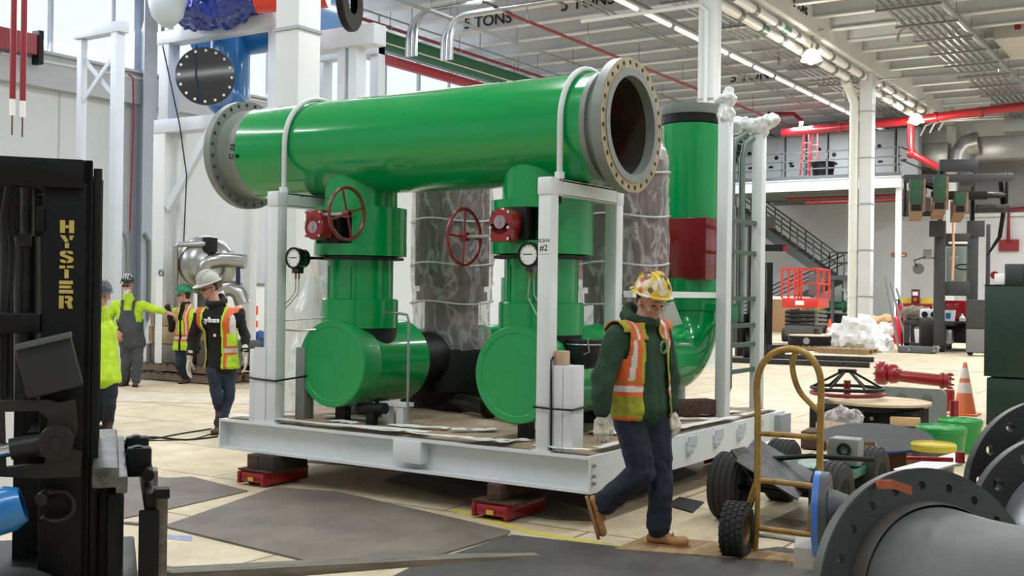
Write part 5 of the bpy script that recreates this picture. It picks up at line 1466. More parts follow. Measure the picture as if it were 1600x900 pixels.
run('ceiling_conduit', -13.9, 8.85, 13, 45, .045, GREYS, 'grey conduit in the middle of the left ceiling bay', 'conduit')
# bent steel conduits on the left
for i, (px, py, gx) in enumerate(((645, 22, 0), (700, 28, 0))):
    a = onp(px, py+18, 1, 16.5+.0*i)
    zt = onp(px+30, 15 if i == 0 else 21, 1, 16.5).z
    zb = onp(px, 88 if i == 0 else 94, 1, 16.5).z
    for k in range(3):
        r = .055; dx = -.17+.14*k
        R_ = .75-.14*k
        pts = [(a.x+dx, 16.5, zb), (a.x+dx, 16.5, zt-R_)]+[(a.x+dx+R_-R_*cos(q), 16.5+.02*k, zt-R_+R_*sin(q)) for q in [radians(10*j) for j in range(1, 10)]]+[(a.x+9, 16.5+.0*k, zt-.0*k)]
        o = solo('steel_conduit', B().tube(pts, r, 8), STEEL, 'shiny conduit that bends down, %s tube of the %s trio' % (('left', 'middle', 'right')[k], 'farther left' if i == 0 else 'nearer right'), 'conduit', smooth=60)
for k in range(5):
    x = -13.6+1.6*k
    solo('conduit_rack', B().box(x, x+.08, 15.9, 17.2, 8.72, 8.78).cyl((x+.04, 16.0, 8.78), (x+.04, 16.0, 9.4), .01, n=5).cyl((x+.04, 17.1, 8.78), (x+.04, 17.1, 9.4), .01, n=5), CUFF,
         'small hanging rack under the bent steel conduits, %s from the left' % ('first', 'second', 'third', 'fourth', 'fifth')[k], 'rack', smooth=0)
# right bundle
ordn = ('leftmost', 'second', 'third', 'fourth', 'fifth', 'sixth', 'rightmost')
for k in range(7):
    x = -3.85+.2*k
    solo('ceiling_conduit', B().cyl((0, 0, 0), (0, 24, 0), .05 if k < 6 else .09, n=8), STEEL, '%s conduit of the parallel bundle crossing the upper right ceiling' % ordn[k], 'conduit', (x+(.15 if k == 6 else 0), 20.5, 8.95), group='conduits of the right ceiling bundle')
for k in range(12):
    y = 22+2.0*k
    t = thing('conduit_trapeze', 'slotted trapeze under the right conduit bundle, %s from the near end' % NTH[k], 'rack', (-3.2, y, 8.86), group='trapezes of the right bundle')
    part('rail', B().box(-.85, .75, -.03, .03, -.04, .02), CUFF, t, 0)
    part('rod', B().cyl((-.8, 0, 0), (-.8, 0, .5), .01, n=5), CUFF, t, 0); part('rod', B().cyl((.7, 0, 0), (.7, 0, .5), .01, n=5), CUFF, t, 0)
for k, x in enumerate((-7.35, -7.55, -7.75, -8.0, -8.2, -8.4, -10.2, -10.4)):
    solo('ceiling_conduit', B().cyl((0, 0, 0), (0, 28, 0), .03, n=6), mat('dull_conduit', (128, 130, 130), .5, metal=.3), 'thin grey conduit right of the strip lights, %s from the girder' % NTH[k] if k < 6 else 'thin grey conduit left of the strip-light row, %s one' % ('nearer' if k == 6 else 'farther'), 'conduit', (x, 17, 9.02), group='thin ceiling conduits near the strip lights' if k < 6 else 'thin ceiling conduits left of the strip lights')
for k in range(8):
    y = 19+3.2*k
    solo('conduit_trapeze', B().box(-8.6, -7.2, y-.03, y+.03, 8.93, 8.98), CUFF, 'thin cross rail beside the strip lights, %s from the near end' % NTH[k], 'rack', group='cross rails beside the strip lights', smooth=0)
# goosenecks
def goose(px0, py0, px1, py1, Y, label, drop=.5):
    a = onp(px0, py0, 1, Y); b_ = onp(px1, py1, 1, Y)
    R_ = .3; s = 1 if b_.x > a.x else -1
    pts = [(a.x, Y, a.z)]+[(b_.x-s*R_+s*R_*sin(q), Y, b_.z-R_+R_*cos(q)) for q in [radians(15*j) for j in range(0, 7)]]+[(b_.x, Y, b_.z-R_-drop)]
    solo('gooseneck_conduit', B().tube(pts, .04, 8), STEEL, label, 'conduit', smooth=60)
goose(1140, 68, 1217, 62, 27, 'gooseneck conduit hooking down right of the tall white column')
goose(1262, 128, 1320, 122, 30, 'gooseneck conduit hooking down left of the drain pipe', .3)
goose(1560, 110, 1366, 126, 27, 'long gooseneck conduit hooking down right of the banded column', .4)
goose(1440, 40, 1403, 44, 25, 'short gooseneck conduit crossing under the right joists', .1)

# sprinkler main with drop
SM = mat('sprinkler_main_red', (138, 10, 24), .35, coat=.3)
t = thing('sprinkler_main', 'thick red sprinkler main crossing the back of the hall', 'pipe', (-12.5, 37, 8.35))
P = lambda px, py, Y=37: onp(px, py, 1, Y)-Vector((-12.5, 37, 8.35))
part('main', B().tube([P(1222, 208), P(1330, 197), P(1420, 189), P(1500, 178), P(1600, 166), P(1640, 162)], .16, 14), SM, t, 60)
part('drop_pipe', B().tube([P(1423, 190), P(1423, 232), P(1428, 242), P(1466, 262)], .13, 14), SM, t, 60)
part('elbow', B().ell(P(1424, 240), .19, 14), SM, t)
part('branch', B().tube([P(1250, 206), P(1252, 188), P(1240, 178), P(1200, 178)], .09, 10), mat('dark_sprinkler_red', (120, 14, 30), .4), t, 60)
part('branch', B().tube([P(1390, 190), P(1450, 184)], .1, 10), SM, t, 60)
for px in (1310, 1460, 1530): part('coupling', B().lathe(P(px, 199-(px-1310)*.107), (1, 0, .05), [(.16, 0), (.2, 0), (.2, .12), (.16, .12)], 14), SM, t)

# lit high-bay lamps
def lamp(px, py, Y, label, p_):
    c = onp(px, py, 1, Y)
    t = thing('high_bay_lamp', label, 'lamp', c)
    part('bulb', B().ell((0, 0, -.05), (.16, .16, .18), 16), mat('lamp_glow', (255, 244, 200), .4, emit=14), t)
    part('reflector', B().lathe((0, 0, 0), (0, 0, 1), [(.3, -.12), (.2, .1), (.1, .2), (.0, .22)], 24), mat('lamp_shade_glow', (255, 240, 190), .3, emit=1.5), t)
    part('stem', B().tube([(0, 0, .2), (0, 0, .5), (.1, .05, .7), (.3, .1, .75)], .03, 8), STEEL, t, 60)
    part('cord', B().tube([(0, 0, .2), (.02, 0, 9.4-c.z)], .012, 6), CUFF, t)
    l = bpy.data.lights.new('lamp_light', 'POINT'); l.energy = p_; l.color = (1, .93, .75); l.shadow_soft_size = .2
    o = bpy.data.objects.new('lamp_light', l); COL.objects.link(o); o.location = c-Vector((0, 0, .45))
lamp(1268, 88, 24, 'lit high-bay lamp hanging left of the drain pipe', 180)
lamp(1431, 186, 36, 'lit high-bay lamp hanging beside the red main above the forklift', 250)
# white duct, unit and ducts at the right
a = onp(1552, 62, 1, 28)
solo('white_duct', B().box(a.x, a.x+4, 28, 31, a.z, 9.95, bev=.02), mat('duct_grey_white', (182, 182, 178), .5, var=.05), 'big pale duct box in the upper right corner', 'duct')
a = onp(1590, 38, 1, 27.9)
solo('red_pull_station', B().cbox(a, (.16, .06, .3), (0, 0, 0), .02), PIPER, 'small red tag on the pale duct in the upper right corner', 'tag')
DUCT = mat('spiral_duct', (150, 152, 152), .35, metal=.55, var=.25, vscale=2)
P = lambda px, py, Y=42: onp(px, py, 1, Y)
t = thing('silver_duct', 'shiny silver ventilation duct curving behind the distant forklift', 'duct', P(1530, 235))
o_ = t.location.copy()
part('run', B().box(P(1504, 210).x-o_.x, P(1620, 210).x-o_.x, 0, 1.2, P(1520, 250).z-o_.z, P(1520, 214).z-o_.z, bev=.1), DUCT, t)
part('elbow', B().tube([P(1502, 262)-o_, P(1504, 240)-o_, P(1512, 228)-o_, P(1530, 224)-o_], .5, 16), DUCT, t, 60)
part('run', B().box(P(1405, 230).x-o_.x, P(1480, 230).x-o_.x, .2, 1.4, P(1430, 262).z-o_.z, P(1430, 224).z-o_.z, bev=.05), DUCT, t)
a = P(1566, 206, 38)
solo('dark_unit', B().box(a.x, a.x+3, 38, 39.5, a.z, P(1566, 188, 38).z, bev=.02), mat('unit_grey', (92, 96, 92), .5), 'dark grey ceiling unit near the right edge under the sprinkler main', 'unit')
a = P(1400, 330, 45.9)
t = thing('wall_panel', 'long dark grey wall panel band behind the distant forklift', 'panel', (P(1405, 300, 45.8).x, 45.85, P(1405, 330, 45.8).z))
part('panel', B().box(0, 10, 0, .1, -.2, 2.4), mat('mid_grey_panel', (128, 130, 130), .6), t, 0)
part('sill', B().box(0, 10, -.05, .05, -.35, -.2), WHITE2, t, 0)
for k in range(3):
    pts = [P(1438+14*k, 212-4*k, 40), P(1446+14*k, 196-3*k, 40), P(1460+10*k, 190-2*k, 40), P(1570, 184-4*k, 40)]
    solo('gooseneck_conduit', B().tube(pts, .07, 8), STEEL, 'silver conduit hooping over the ducts at the right, %s of three' % ('lowest', 'middle', 'highest')[k], 'conduit', smooth=60)

# ------------------------------------------------------------------ mezzanine with railing, panels and stairs
GSTEEL = mat('dark_grey_rail', (78, 82, 84), .5)
a = onp(1195, 284, 1, 38); zd = a.z
xl, xr = -15.0, onp(1408, 283, 1, 38).x
t = thing('mezzanine', 'white-edged mezzanine deck with grey railings at the back of the hall', 'mezzanine', (xl, 38, 0))
W_ = xr-xl
part('deck', B().box(0, W_, .15, 7.9, zd-.1, zd), GREYS, t, 0)
part('edge_beam', B().box(0, W_, 0, .15, zd-.42, zd, bev=.01).box(0, W_, -.1, .15, zd-.03, zd).box(0, W_, -.1, .15, zd-.45, zd-.42), WHITE, t, 0)
part('edge_beam', B().box(W_-.15, W_, .15, 7.9, zd-.42, zd), WHITE, t, 0)
for k in range(5): part('under_beam', B().box(0, W_, 1.2+1.5*k, 1.35+1.5*k, zd-.4, zd-.1), GREYS, t, 0)
for k in range(9):
    x = .1+k*(W_-.2)/8
    part('railing_post', B().box(x-.03, x+.03, .0, .06, zd, zd+1.15), GSTEEL, t, 0)
for z in (1.1, .75, .42): part('rail', B().box(.05, W_, .0, .05, zd+z, zd+z+.05), GSTEEL, t, 0)
part('toe_board', B().box(0, W_, -.02, .0, zd+.02, zd+.16), GSTEEL, t, 0)
for z in (1.1, .6): part('rail', B().box(W_-.05, W_, .05, 5, zd+z, zd+z+.05), GSTEEL, t, 0)
part('post', B().box(W_-.25, W_-.05, .2, .4, 0, zd-.4), WHITE, t, 0)
PAN = mat('panel_grey', (150, 154, 156), .5, var=.08)
for k in range(8):
    x = -14.4+.95*k
    t = thing('electrical_cabinet', 'grey electrical cabinet on the mezzanine, %s from the left' % NTH[k], 'cabinet', (x, 41, zd), group='electrical cabinets in the mezzanine row')
    part('body', B().box(-.44, .44, 0, .6, 0, 2.3, bev=.01), PAN, t)
    part('door', B().box(-.4, .4, -.02, 0, .1, 2.2), mat('panel_grey2', (164, 168, 170), .5), t, 0)
    part('switch', B().cyl((.1 if k % 2 else -.2, -.05, 1.6-.25*(k % 3)), (.1 if k % 2 else -.2, -.02, 1.6-.25*(k % 3)), .09, n=12).box(-.25, -.05, -.03, -.02, .9, 1.0), BLACK, t, 0)
def ladder(px0, px1, pyt, pyb, Y, label):
    a = onp(px0, pyb, 1, Y); b_ = onp(px1, pyb, 1, Y); zt = onp((px0+px1)/2, pyt, 1, Y).z
    w_ = b_.x-a.x; cx_ = (a.x+b_.x)/2
    t = thing('step_ladder', label, 'ladder', (cx_, Y, zd))
    H_ = zt-zd
    for s in (-1, 1):
        part('side_rail', B().hull([(s*w_/2, 0, 0), (s*w_/2-s*.06, 0, 0), (s*w_*.3, .25, H_), (s*w_*.3-s*.06, .25, H_), (s*w_/2, .05, 0), (s*w_/2-s*.06, .05, 0), (s*w_*.3, .3, H_), (s*w_*.3-s*.06, .3, H_)]), PIPER, t, 0)
    for k in range(6): part('step', B().box(-w_*.42, w_*.42, .02+.04*k, .12+.04*k, .25+H_*.13*k, .28+H_*.13*k), STEEL, t, 0)
ladder(1248, 1264, 204, 274, 38.8, 'red step ladder on the mezzanine, left one')
ladder(1262, 1278, 208, 272, 39.3, 'red step ladder on the mezzanine, right one')
a = onp(1285, 272, 1, 38.6)
solo('black_tub', B().lathe((0, 0, 0), (0, 0, 1), [(0, 0), (.38, 0), (.46, .7), (.5, .72), (.5, .76), (.42, .76), (.36, .1), (0, .1)], 24), BLACK, 'big black round tub on the mezzanine floor', 'tub', (a.x, 38.7, zd))
for py, px0 in ((311, 1228), (317, 1258)):
    a = onp(px0, py, 1, 39 if py < 315 else 38.4); b_ = onp(1412, py-1, 1, 39 if py < 315 else 38.4)
    solo('sprinkler_pipe', B().cyl(a, (b_.x, a.y, a.z), .05, n=8), PIPER, 'thin dark red pipe hung under the mezzanine, %s' % ('upper one' if py < 315 else 'lower one'), 'pipe')
# stairs
SY = 42.0
P = lambda px, py, Y=SY: onp(px, py, 1, Y)
t = thing('steel_staircase', 'dark grey steel staircase with railings climbing left to the mezzanine', 'stairs', (P(1300, 425).x, SY, 0))
o_ = t.location.copy()
A_ = P(1150, 322)-o_; B_ = P(1296, 430)-o_; L_ = P(1342, 430)-o_
for yy in (0, 1.1):
    part('stringer', B().hull([(A_.x, yy, A_.z), (A_.x, yy, A_.z-.5), (B_.x, yy, B_.z+.1), (B_.x, yy, B_.z-.35), (A_.x, yy+.06, A_.z), (A_.x, yy+.06, A_.z-.5), (B_.x, yy+.06, B_.z+.1), (B_.x, yy+.06, B_.z-.35)]), GSTEEL, t, 0)
n = 20
for k in range(n):
    u = (k+.5)/n; q = A_.lerp(B_, u)
    part('tread', B().box(q.x-.14, q.x+.14, .06, 1.1, q.z-.04, q.z), GSTEEL, t, 0)
part('landing', B().box(B_.x, L_.x, 0, 2.3, B_.z-.2, B_.z), GSTEEL, t, 0)
for yy in (-.02, 1.14):
    for dz in (1.0, .55): part('handrail', B().tube([(A_.x, yy, A_.z+dz), (B_.x, yy, B_.z+dz), (L_.x, yy, B_.z+dz)], .035, 6), GSTEEL, t, 0)
    for k in range(7):
        q = A_.lerp(B_, k/6); part('baluster', B().cyl((q.x, yy, q.z), (q.x, yy, q.z+1.0), .03, n=6), GSTEEL, t)
    for k in range(3):
        x = B_.x+(L_.x-B_.x)*k/2; part('baluster', B().cyl((x, yy, B_.z), (x, yy, B_.z+1.0), .03, n=6), GSTEEL, t)
C_ = (B_.x-5.0, 0)
for yy in (1.2, 2.3):
    part('stringer', B().hull([(B_.x, yy, B_.z-.0), (B_.x, yy, B_.z-.3), (C_[0], yy, .2), (C_[0], yy, 0), (B_.x, yy+.05, B_.z), (B_.x, yy+.05, B_.z-.3), (C_[0], yy+.05, .2), (C_[0], yy+.05, 0)]), GSTEEL, t, 0)
    part('handrail', B().tube([(B_.x, yy, B_.z+1.0), (C_[0], yy, 1.1)], .035, 6), GSTEEL, t, 0)
    part('handrail', B().tube([(B_.x, yy, B_.z+.6), (C_[0], yy, .7)], .03, 6), GSTEEL, t, 0)
for x in (B_.x+.1, L_.x-.1): part('leg', B().box(x-.06, x+.06, .1, .22, 0, B_.z-.2), GSTEEL, t, 0)
a = P(1405, 398, 45.9)
t = thing('wall_sign', 'orange and white strip sign on the back wall', 'sign', a)
part('board', B().box(-.33, .33, -.02, 0, -.09, .09), mat('sign_orange', (200, 110, 50), .5), t, 0); part('white_field', B().box(-.2, .25, -.03, -.02, -.06, .02), WHT, t, 0)
# leaning rods by the column
for k in range(3):
    a = onp(1352+8*k, 392, 1, 31+.3*k); b_ = on(1372+5*k, 506)
    solo('leaning_pipe', B().cyl((a.x+.6+.1*k, 31.2, 2.3-.2*k), (a.x+1.15+.2*k, 30.8, .0), .035, n=8), CUFF, 'long grey pipe leaning right of the banded column, %s' % ('longest', 'middle one', 'shortest')[k], 'pipe')

# ------------------------------------------------------------------ scissor lift
c = on(1252, 534)
DL = (c-CAM).dot(CF); U = lambda n_: n_*DL/FPX        # metres per n picture pixels here
ORL = mat('lift_orange_red', (204, 50, 32), .4, var=.06)
t = thing('scissor_lift', 'orange-red scissor lift with a railed platform and grey folded scissors', 'lift', c, radians(8))
w2 = .62; l2 = 1.25
zt = at(1252, 420, DL).z; zp = at(1252, 466, DL).z; zs = at(1252, 481, DL).z
part('platform_skirt', B().box(-w2, w2, -.4, 2.0, zs, zp, bev=.02), ORL, t)
part('platform_label', B().box(-.15, .15, -.42, -.4, zs+.1, zs+.25), WHT, t, 0)
for z in (zt, (zt+zp)/2):
    part('guard_rail', B().tube([(-w2, -.4, z), (w2, -.4, z), (w2, 2.0, z), (-w2, 2.0, z)], .035, 6, closed=True), ORL, t, 0)
for x, y in ((-w2, -.4), (-.05, -.4), (.05, -.4), (w2, -.4), (w2, .8), (w2, 2.0), (-w2, 2.0), (-w2, .8)):
    part('guard_post', B().cyl((x, y, zp), (x, y, zt), .04, n=6), ORL, t)
part('control_box', B().box(-.1, .35, 1.85, 1.98, zp+.1, zp+.9), mat('lift_grey', (86, 88, 88), .5), t, 0)
for k in range(4):
    z0 = .55+k*(zs-.6)/4; z1 = z0+(zs-.6)/4
    for xx in (-.45, .45):
        part('scissor_arm', B().hull([(xx+dx, y, z) for dx in (-.04, .04) for y, z in ((-.35, z0), (-.35, z0+.09), (1.9, z1), (1.9, z1-.09))]), mat('scissor_grey', (98, 100, 98), .5, var=.2), t, 0)
        part('scissor_arm', B().hull([(xx+dx+.09, y, z) for dx in (-.04, .04) for y, z in ((1.9, z0), (1.9, z0+.09), (-.35, z1), (-.35, z1-.09))]), mat('scissor_grey', (98, 100, 98), .5, var=.2), t, 0)
    part('pivot_tube', B().cyl((-.5, -.35, z0+.04), (.5, -.35, z0+.04), .06, n=12), BLACK, t)
part('chassis', B().box(-.5, .5, -.45, 2.0, .2, .58, bev=.03), mat('chassis_grey', (74, 76, 76), .5), t)
for x, y in ((-.52, -.2), (.52, -.2), (-.52, 1.7), (.52, 1.7)): part('wheel', B().cyl((x-.09, y, .24), (x+.09, y, .24), .24, n=20), RUBBER, t)

# green valve machine behind the heap
c = on(1312, 520)
DL = (c-CAM).dot(CF)
t = thing('valve_machine', 'green machine with a yellow flange and an upright silver cylinder, left of the drain pipe', 'machine', (c.x, c.y, 0))
zz = lambda py: at(1312, py, DL).z
k_ = DL/FPX
GM = mat('machine_green', (24, 96, 66), .4, coat=.3)
part('base', B().box(-.9, 1.0, -.2, .4, 0, zz(490), bev=.03), BLACK, t)
part('green_body', B().lathe((-.6, 0, zz(478)), (1, 0, 0), [(0, 0), (.28, 0), (.28, .1), (.18, .15), (.2, .7), (.3, .75), (.3, .85), (.2, .9), (.2, 1.4), (0, 1.4)], 20), GM, t)
part('yellow_flange', B().lathe((-.95, -.05, zz(482)), (1, -.3, 0), [(0, 0), (.3, 0), (.3, .1), (.2, .12), (.2, .35), (0, .35)], 20), YEL, t)
part('upright_cylinder', B().lathe((.25, 0, zz(475)), (0, 0, 1), [(.12, 0), (.12, (475-455)*k_), (.2, (475-455)*k_), (.2, (475-450)*k_), (.14, (475-450)*k_), (.14, (475-430)*k_), (.08, (475-424)*k_), (0, (475-424)*k_)], 16), mat('silver_white', (200, 204, 204), .3), t)
part('green_stem', B().box(.1, .4, -.1, .1, zz(478), zz(440)), GM, t, 0)

# white plastic heap, bags, disc, pallets
c = on(1325, 548)
DL = (c-CAM).dot(CF); k_ = DL/FPX
b = B()
for x, z, rx, rz in ((-.1, .45, .85, .55), (.25, .6, .7, .7), (-.7, .25, .55, .35), (.75, .25, .5, .35), (.1, .9, .45, .35), (.95, .15, .3, .25)): b.ell((x*.86+.1, 0 if x < .9 else -.3, z*.86), (rx*.82, .6, rz*.8))
b = bake(b, .10); rough_up(b, .24, 2.0, 3); rough_up(b, .14, 5, 5)
solo('plastic_sheet_heap', b, mat('white_sheeting', (232, 233, 234), .3, bump=.5, bscale=5), 'big heap of crumpled white plastic sheeting on the floor', 'plastic heap', (c.x, c.y+.3, 0), smooth=18)
c = on(1380, 536)
b = bake(B().ell((0, 0, .75), (.6, .35, .22)).ell((.2, 0, .6), (.5, .3, .2)), .04); rough_up(b, .12, 3, 4)
solo('brown_sack', b, mat('brown_sack', (190, 150, 106), .8, bump=.4), 'crumpled brown paper sack right of the white heap, on the clear bag', 'sack', (c.x-.05, c.y+.3, -.0), smooth=60)
b = bake(B().ell((0, 0, .4), (.5, .4, .35)).ell((-.5, 0, .28), (.5, .4, .28)), .04); rough_up(b, .14, 3, 8)
solo('clear_bag', b, FILMW, 'clear plastic bag of scraps beneath the brown sack', 'bag', (c.x+.1, c.y, 0), smooth=60)
c = on(1243, 546)
t = thing('flange_disc', 'thick black round disc with a pale wooden top on the pallet', 'disc', (c.x+.35, c.y+.3, .15))
part('disc', B().cyl((0, 0, 0), (0, 0, .26), .66, n=40), BLACK, t)
part('wood_top', B().cyl((0, 0, .26), (0, 0, .29), .64, n=40), mat('pale_plywood', (214, 192, 160), .7), t)
part('round_tag', B().cyl((.1, -.68, .13), (.1, -.64, .13), .1, n=16), STEEL, t)
pallet((c.x+.1, c.y+.3, 0), 2.3, 1.3, 'pallet with the thick black disc and the bright cone beside it')
c = on(1322, 552)
pallet((c.x, c.y+.0, 0), 1.5, 1.0, 'small pallet on the floor below the white plastic heap')
for i, (px, py, w_, lab) in enumerate(((1262, 562, 3.2, 'long dark steel bar on the floor, the farther of two behind the hand truck'), (1240, 570, 3.4, 'long dark steel bar on the floor, the nearer of two behind the hand truck'))):
    c = on(px, py)
    solo('steel_bar', B().cbox((0, 0, .06), (w_, .2, .12), (0, 0, 0), .01), DKSTEEL, lab, 'bar', c, .15)
c = on(1290, 604-20)
# red gas bottle, work cart with items, tool case
c = on(1404, 537)
t = thing('red_gas_bottle', 'tall red gas bottle standing left of the black work cart', 'gas bottle', c)
k_ = (c-CAM).dot(CF)/FPX
part('cylinder', B().lathe((0, 0, 0), (0, 0, 1), [(0, 0), (9.5*k_, 0), (9.5*k_, 36*k_), (7*k_, 41*k_), (4.5*k_, 43*k_), (4.5*k_, 62*k_), (0, 63*k_)], 24), mat('bottle_red', (196, 26, 44), .35), t)
part('valve', B().cyl((0, 0, 62*k_), (0, 0, 70*k_), 2*k_, n=8).cbox((0, 0, 68*k_), (8*k_, 2*k_, 2*k_)), DKSTEEL, t)
c = on(1411, 548)
DL = (c-CAM).dot(CF); k_ = DL/FPX
zt = at(1411, 500, DL).z
t = thing('utility_cart', 'black plastic two-shelf work cart crowded with tools', 'cart', c)
w_ = 62*k_
part('top_shelf', B().box(0, w_+.25, 0, .9, zt-.14, zt, bev=.02), mat('cart_black', (50, 52, 54), .6), t)
part('bottom_shelf', B().box(.02, w_, 0, .9, .15, .25, bev=.02), mat('cart_black', (50, 52, 54), .6), t)
for x in (.02, w_-.12):
    for y in (0, .78): part('leg', B().box(x, x+.14, y, y+.12, .06, zt-.1), mat('cart_black', (50, 52, 54), .6), t, 0)
for x in (.1, w_-.1): part('caster', B().cyl((x, .03, .07), (x, .1, .07), .07, n=12), BLACK, t)
part('handle', B().box(w_+.2, w_+.5, .1, .8, zt-.06, zt-.02), mat('cart_black', (50, 52, 54), .6), t, 0)
cx_, cy_ = c.x, c.y
t = thing('white_device', 'white box-like device with two round black openings on the work cart', 'device', (cx_+.7, cy_+.3, zt))
part('body', B().box(-.28, .28, -.1, .2, 0, .34, bev=.04), WHT, t); part('opening', B().cyl((-.13, -.12, .18), (-.13, -.08, .18), .09, n=16), BLACK, t); part('opening', B().cyl((.13, -.12, .18), (.13, -.08, .18), .09, n=16), BLACK, t)
t = thing('white_bucket', 'small white bucket with a blue mark on the work cart', 'bucket', (cx_+1.25, cy_+.3, zt))
part('shell', B().lathe((0, 0, 0), (0, 0, 1), [(0, 0), (.16, 0), (.19, .32), (.17, .32), (.15, .03)], 20), WHT, t); part('blue_mark', B().box(-.06, .08, -.19, -.175, .08, .24), BLUE, t, 0)
t = thing('white_bottle', 'small white spray bottle at the right end of the work cart', 'bottle', (cx_+1.62, cy_+.3, zt))
part('bottle', B().lathe((0, 0, 0), (0, 0, 1), [(0, 0), (.09, 0), (.09, .1), (.03, .17), (.03, .22), (0, .22)], 14), WHT, t)
solo('canvas_bundle', rough_up(bake(B().ell((0, 0, .2), (.42, .25, .22)), .03), .08, 5, 2), mat('taupe_canvas', (120, 110, 98), .9), 'rolled taupe canvas at the left end of the work cart', 'bundle', (cx_+.2, cy_+.5, zt), smooth=60)
t = thing('white_bucket', 'white bucket full of scraps on the lower shelf of the work cart', 'bucket', (cx_+.55, cy_+.2, .25))
part('shell', B().lathe((0, 0, 0), (0, 0, 1), [(0, 0), (.24, 0), (.28, .42), (.25, .42), (.22, .03)], 20), WHT, t); part('scraps', rough_up(bake(B().ell((0, 0, .44), (.24, .22, .16)), .03), .08, 8, 2), GREYS, t, 60)
t = thing('metal_case', 'silver metal case with a handle on the lower shelf of the work cart', 'case', (cx_+1.1, cy_+.2, .25))
part('body', B().box(-.28, .28, -.15, .15, 0, .42, bev=.02), STEEL, t); part('handle', B().tube([(-.2, 0, .42), (-.14, 0, .58), (.14, 0, .58), (.2, 0, .42)], .02, 6), BLACK, t, 60)
c = on(1402, 551)
t = thing('tool_case', 'long grey tool case lying on the floor in front of the work cart', 'case', (c.x, c.y, 0), .0)
part('shell', B().box(0, 54*k_, 0, .35, 0, .2, bev=.04), mat('case_grey', (92, 94, 96), .6), t); part('latch', B().box(.3, .36, -.01, 0, .06, .14), STEEL, t, 0); part('latch', B().box(1.0, 1.06, -.01, 0, .06, .14), STEEL, t, 0)
solo('tape_box', B().cbox((0, 0, .1), (.22, .2, .2), (0, 0, 0), .02), WHT, 'small white box at the right end of the grey tool case', 'box', on(1461, 550))
# red table with yellow level and red meter
c = on(1434, 540)
DL = (c-CAM).dot(CF); k_ = DL/FPX
zt = at(1434, 474, DL).z
t = thing('red_table', 'red-topped table behind the work cart', 'table', (c.x, c.y, 0))
part('top', B().box(-22*k_, 24*k_, -.4, .4, zt-.12, zt, bev=.01), RED, t)
for x in (-21*k_, 22*k_): part('leg', B().box(x-.03, x+.03, -.3, -.24, 0, zt-.12), BLACK, t, 0)
solo('spirit_level', B().box(c.x-24*k_, c.x+26*k_, c.y-.3, c.y-.2, zt+.01, zt+8*k_), YEL, 'long yellow spirit level lying on the red table', 'level', smooth=0)
t = thing('red_meter', 'small dark red meter box standing on the red table', 'meter', (c.x, c.y-.38, zt))
part('case', B().box(-6*k_, 6*k_, -.06, .06, 0, 22*k_, bev=.01), mat('meter_maroon', (84, 20, 24), .5), t); part('dial', B().box(-4*k_, 4*k_, -.07, -.06, 12*k_, 18*k_), WHT, t, 0); part('knob', B().cyl((0, -.09, 6*k_), (0, -.06, 6*k_), 3*k_, n=12), mat('knob_orange', (190, 90, 40), .5), t)

# ------------------------------------------------------------------ distant big forklift with three raised forks
c = on(1493, 552)
DL = (c-CAM).dot(CF); k_ = DL/FPX
t = thing('big_forklift', 'big dark forklift facing the camera with raised forks, left of the green cabinet', 'forklift', c, YAW*.55)
Q = lambda px, py, dy=0: Matrix.Rotation(-YAW*.55, 3, 'Z') @ (at(px, py, DL+dy)-c)
FK = mat('forklift_charcoal', (56, 58, 60), .5, var=.15)
def bx(name, px0, px1, py0, py1, d0, d1, m=FK, **kw):
    a = Q(px0, py1, d0); b_ = Q(px1, py0, d0)
    return part(name, B().box(a.x, b_.x, a.y, a.y+(d1-d0), min(a.z, b_.z), max(a.z, b_.z), bev=.02), m, t, **kw)
bx('mast_rail', 1459, 1478, 345, 540, 0, .3); bx('mast_rail', 1511, 1529, 345, 540, 0, .3)
bx('mast_inner_rail', 1464, 1474, 258, 540, .1, .3, BLACK); bx('mast_inner_rail', 1514, 1524, 258, 540, .1, .3, BLACK)
bx('mast_crosshead', 1468, 1526, 250, 268, .0, .3, FK)
part('maker_text', text_b('HOIST', 10*k_, Matrix.Translation(Q(1495, 259, -.02)) @ MXZ, .01), WHT, t, 0)
bx('mast_crosshead', 1475, 1515, 365, 385, .1, .3, FK); bx('mast_crosshead', 1475, 1515, 440, 462, .1, .3, FK)
bx('white_bar', 1482, 1511, 378, 381, -.1, .0, WHT)
bx('carriage', 1412, 1576, 275, 285, -.3, -.1, FK); bx('carriage', 1412, 1470, 330, 338, -.3, -.1, FK); bx('carriage', 1524, 1576, 320, 332, -.3, -.1, DKSTEEL)
bx('carriage_side', 1412, 1417, 275, 338, -.3, -.1, BLACK); bx('carriage_side', 1571, 1576, 268, 330, -.3, -.1, BLACK)
bx('carriage', 1455, 1540, 300, 312, -.2, 0, BLACK)
bx('cylinder_head', 1500, 1520, 270, 292, -.35, -.15, mat('cyl_grey', (84, 90, 96), .4)); 
part('side_shift_cylinder', B().cyl(Q(1525, 305, -.2), Q(1572, 305, -.2), .1, n=12), DKSTEEL, t)
FT = mat('fork_tip_green', (38, 84, 60), .6, rgb2=(28, 64, 46), vscale=5)
FS = mat('fork_brown', (150, 118, 92), .6, rgb2=(112, 84, 66), vscale=5)
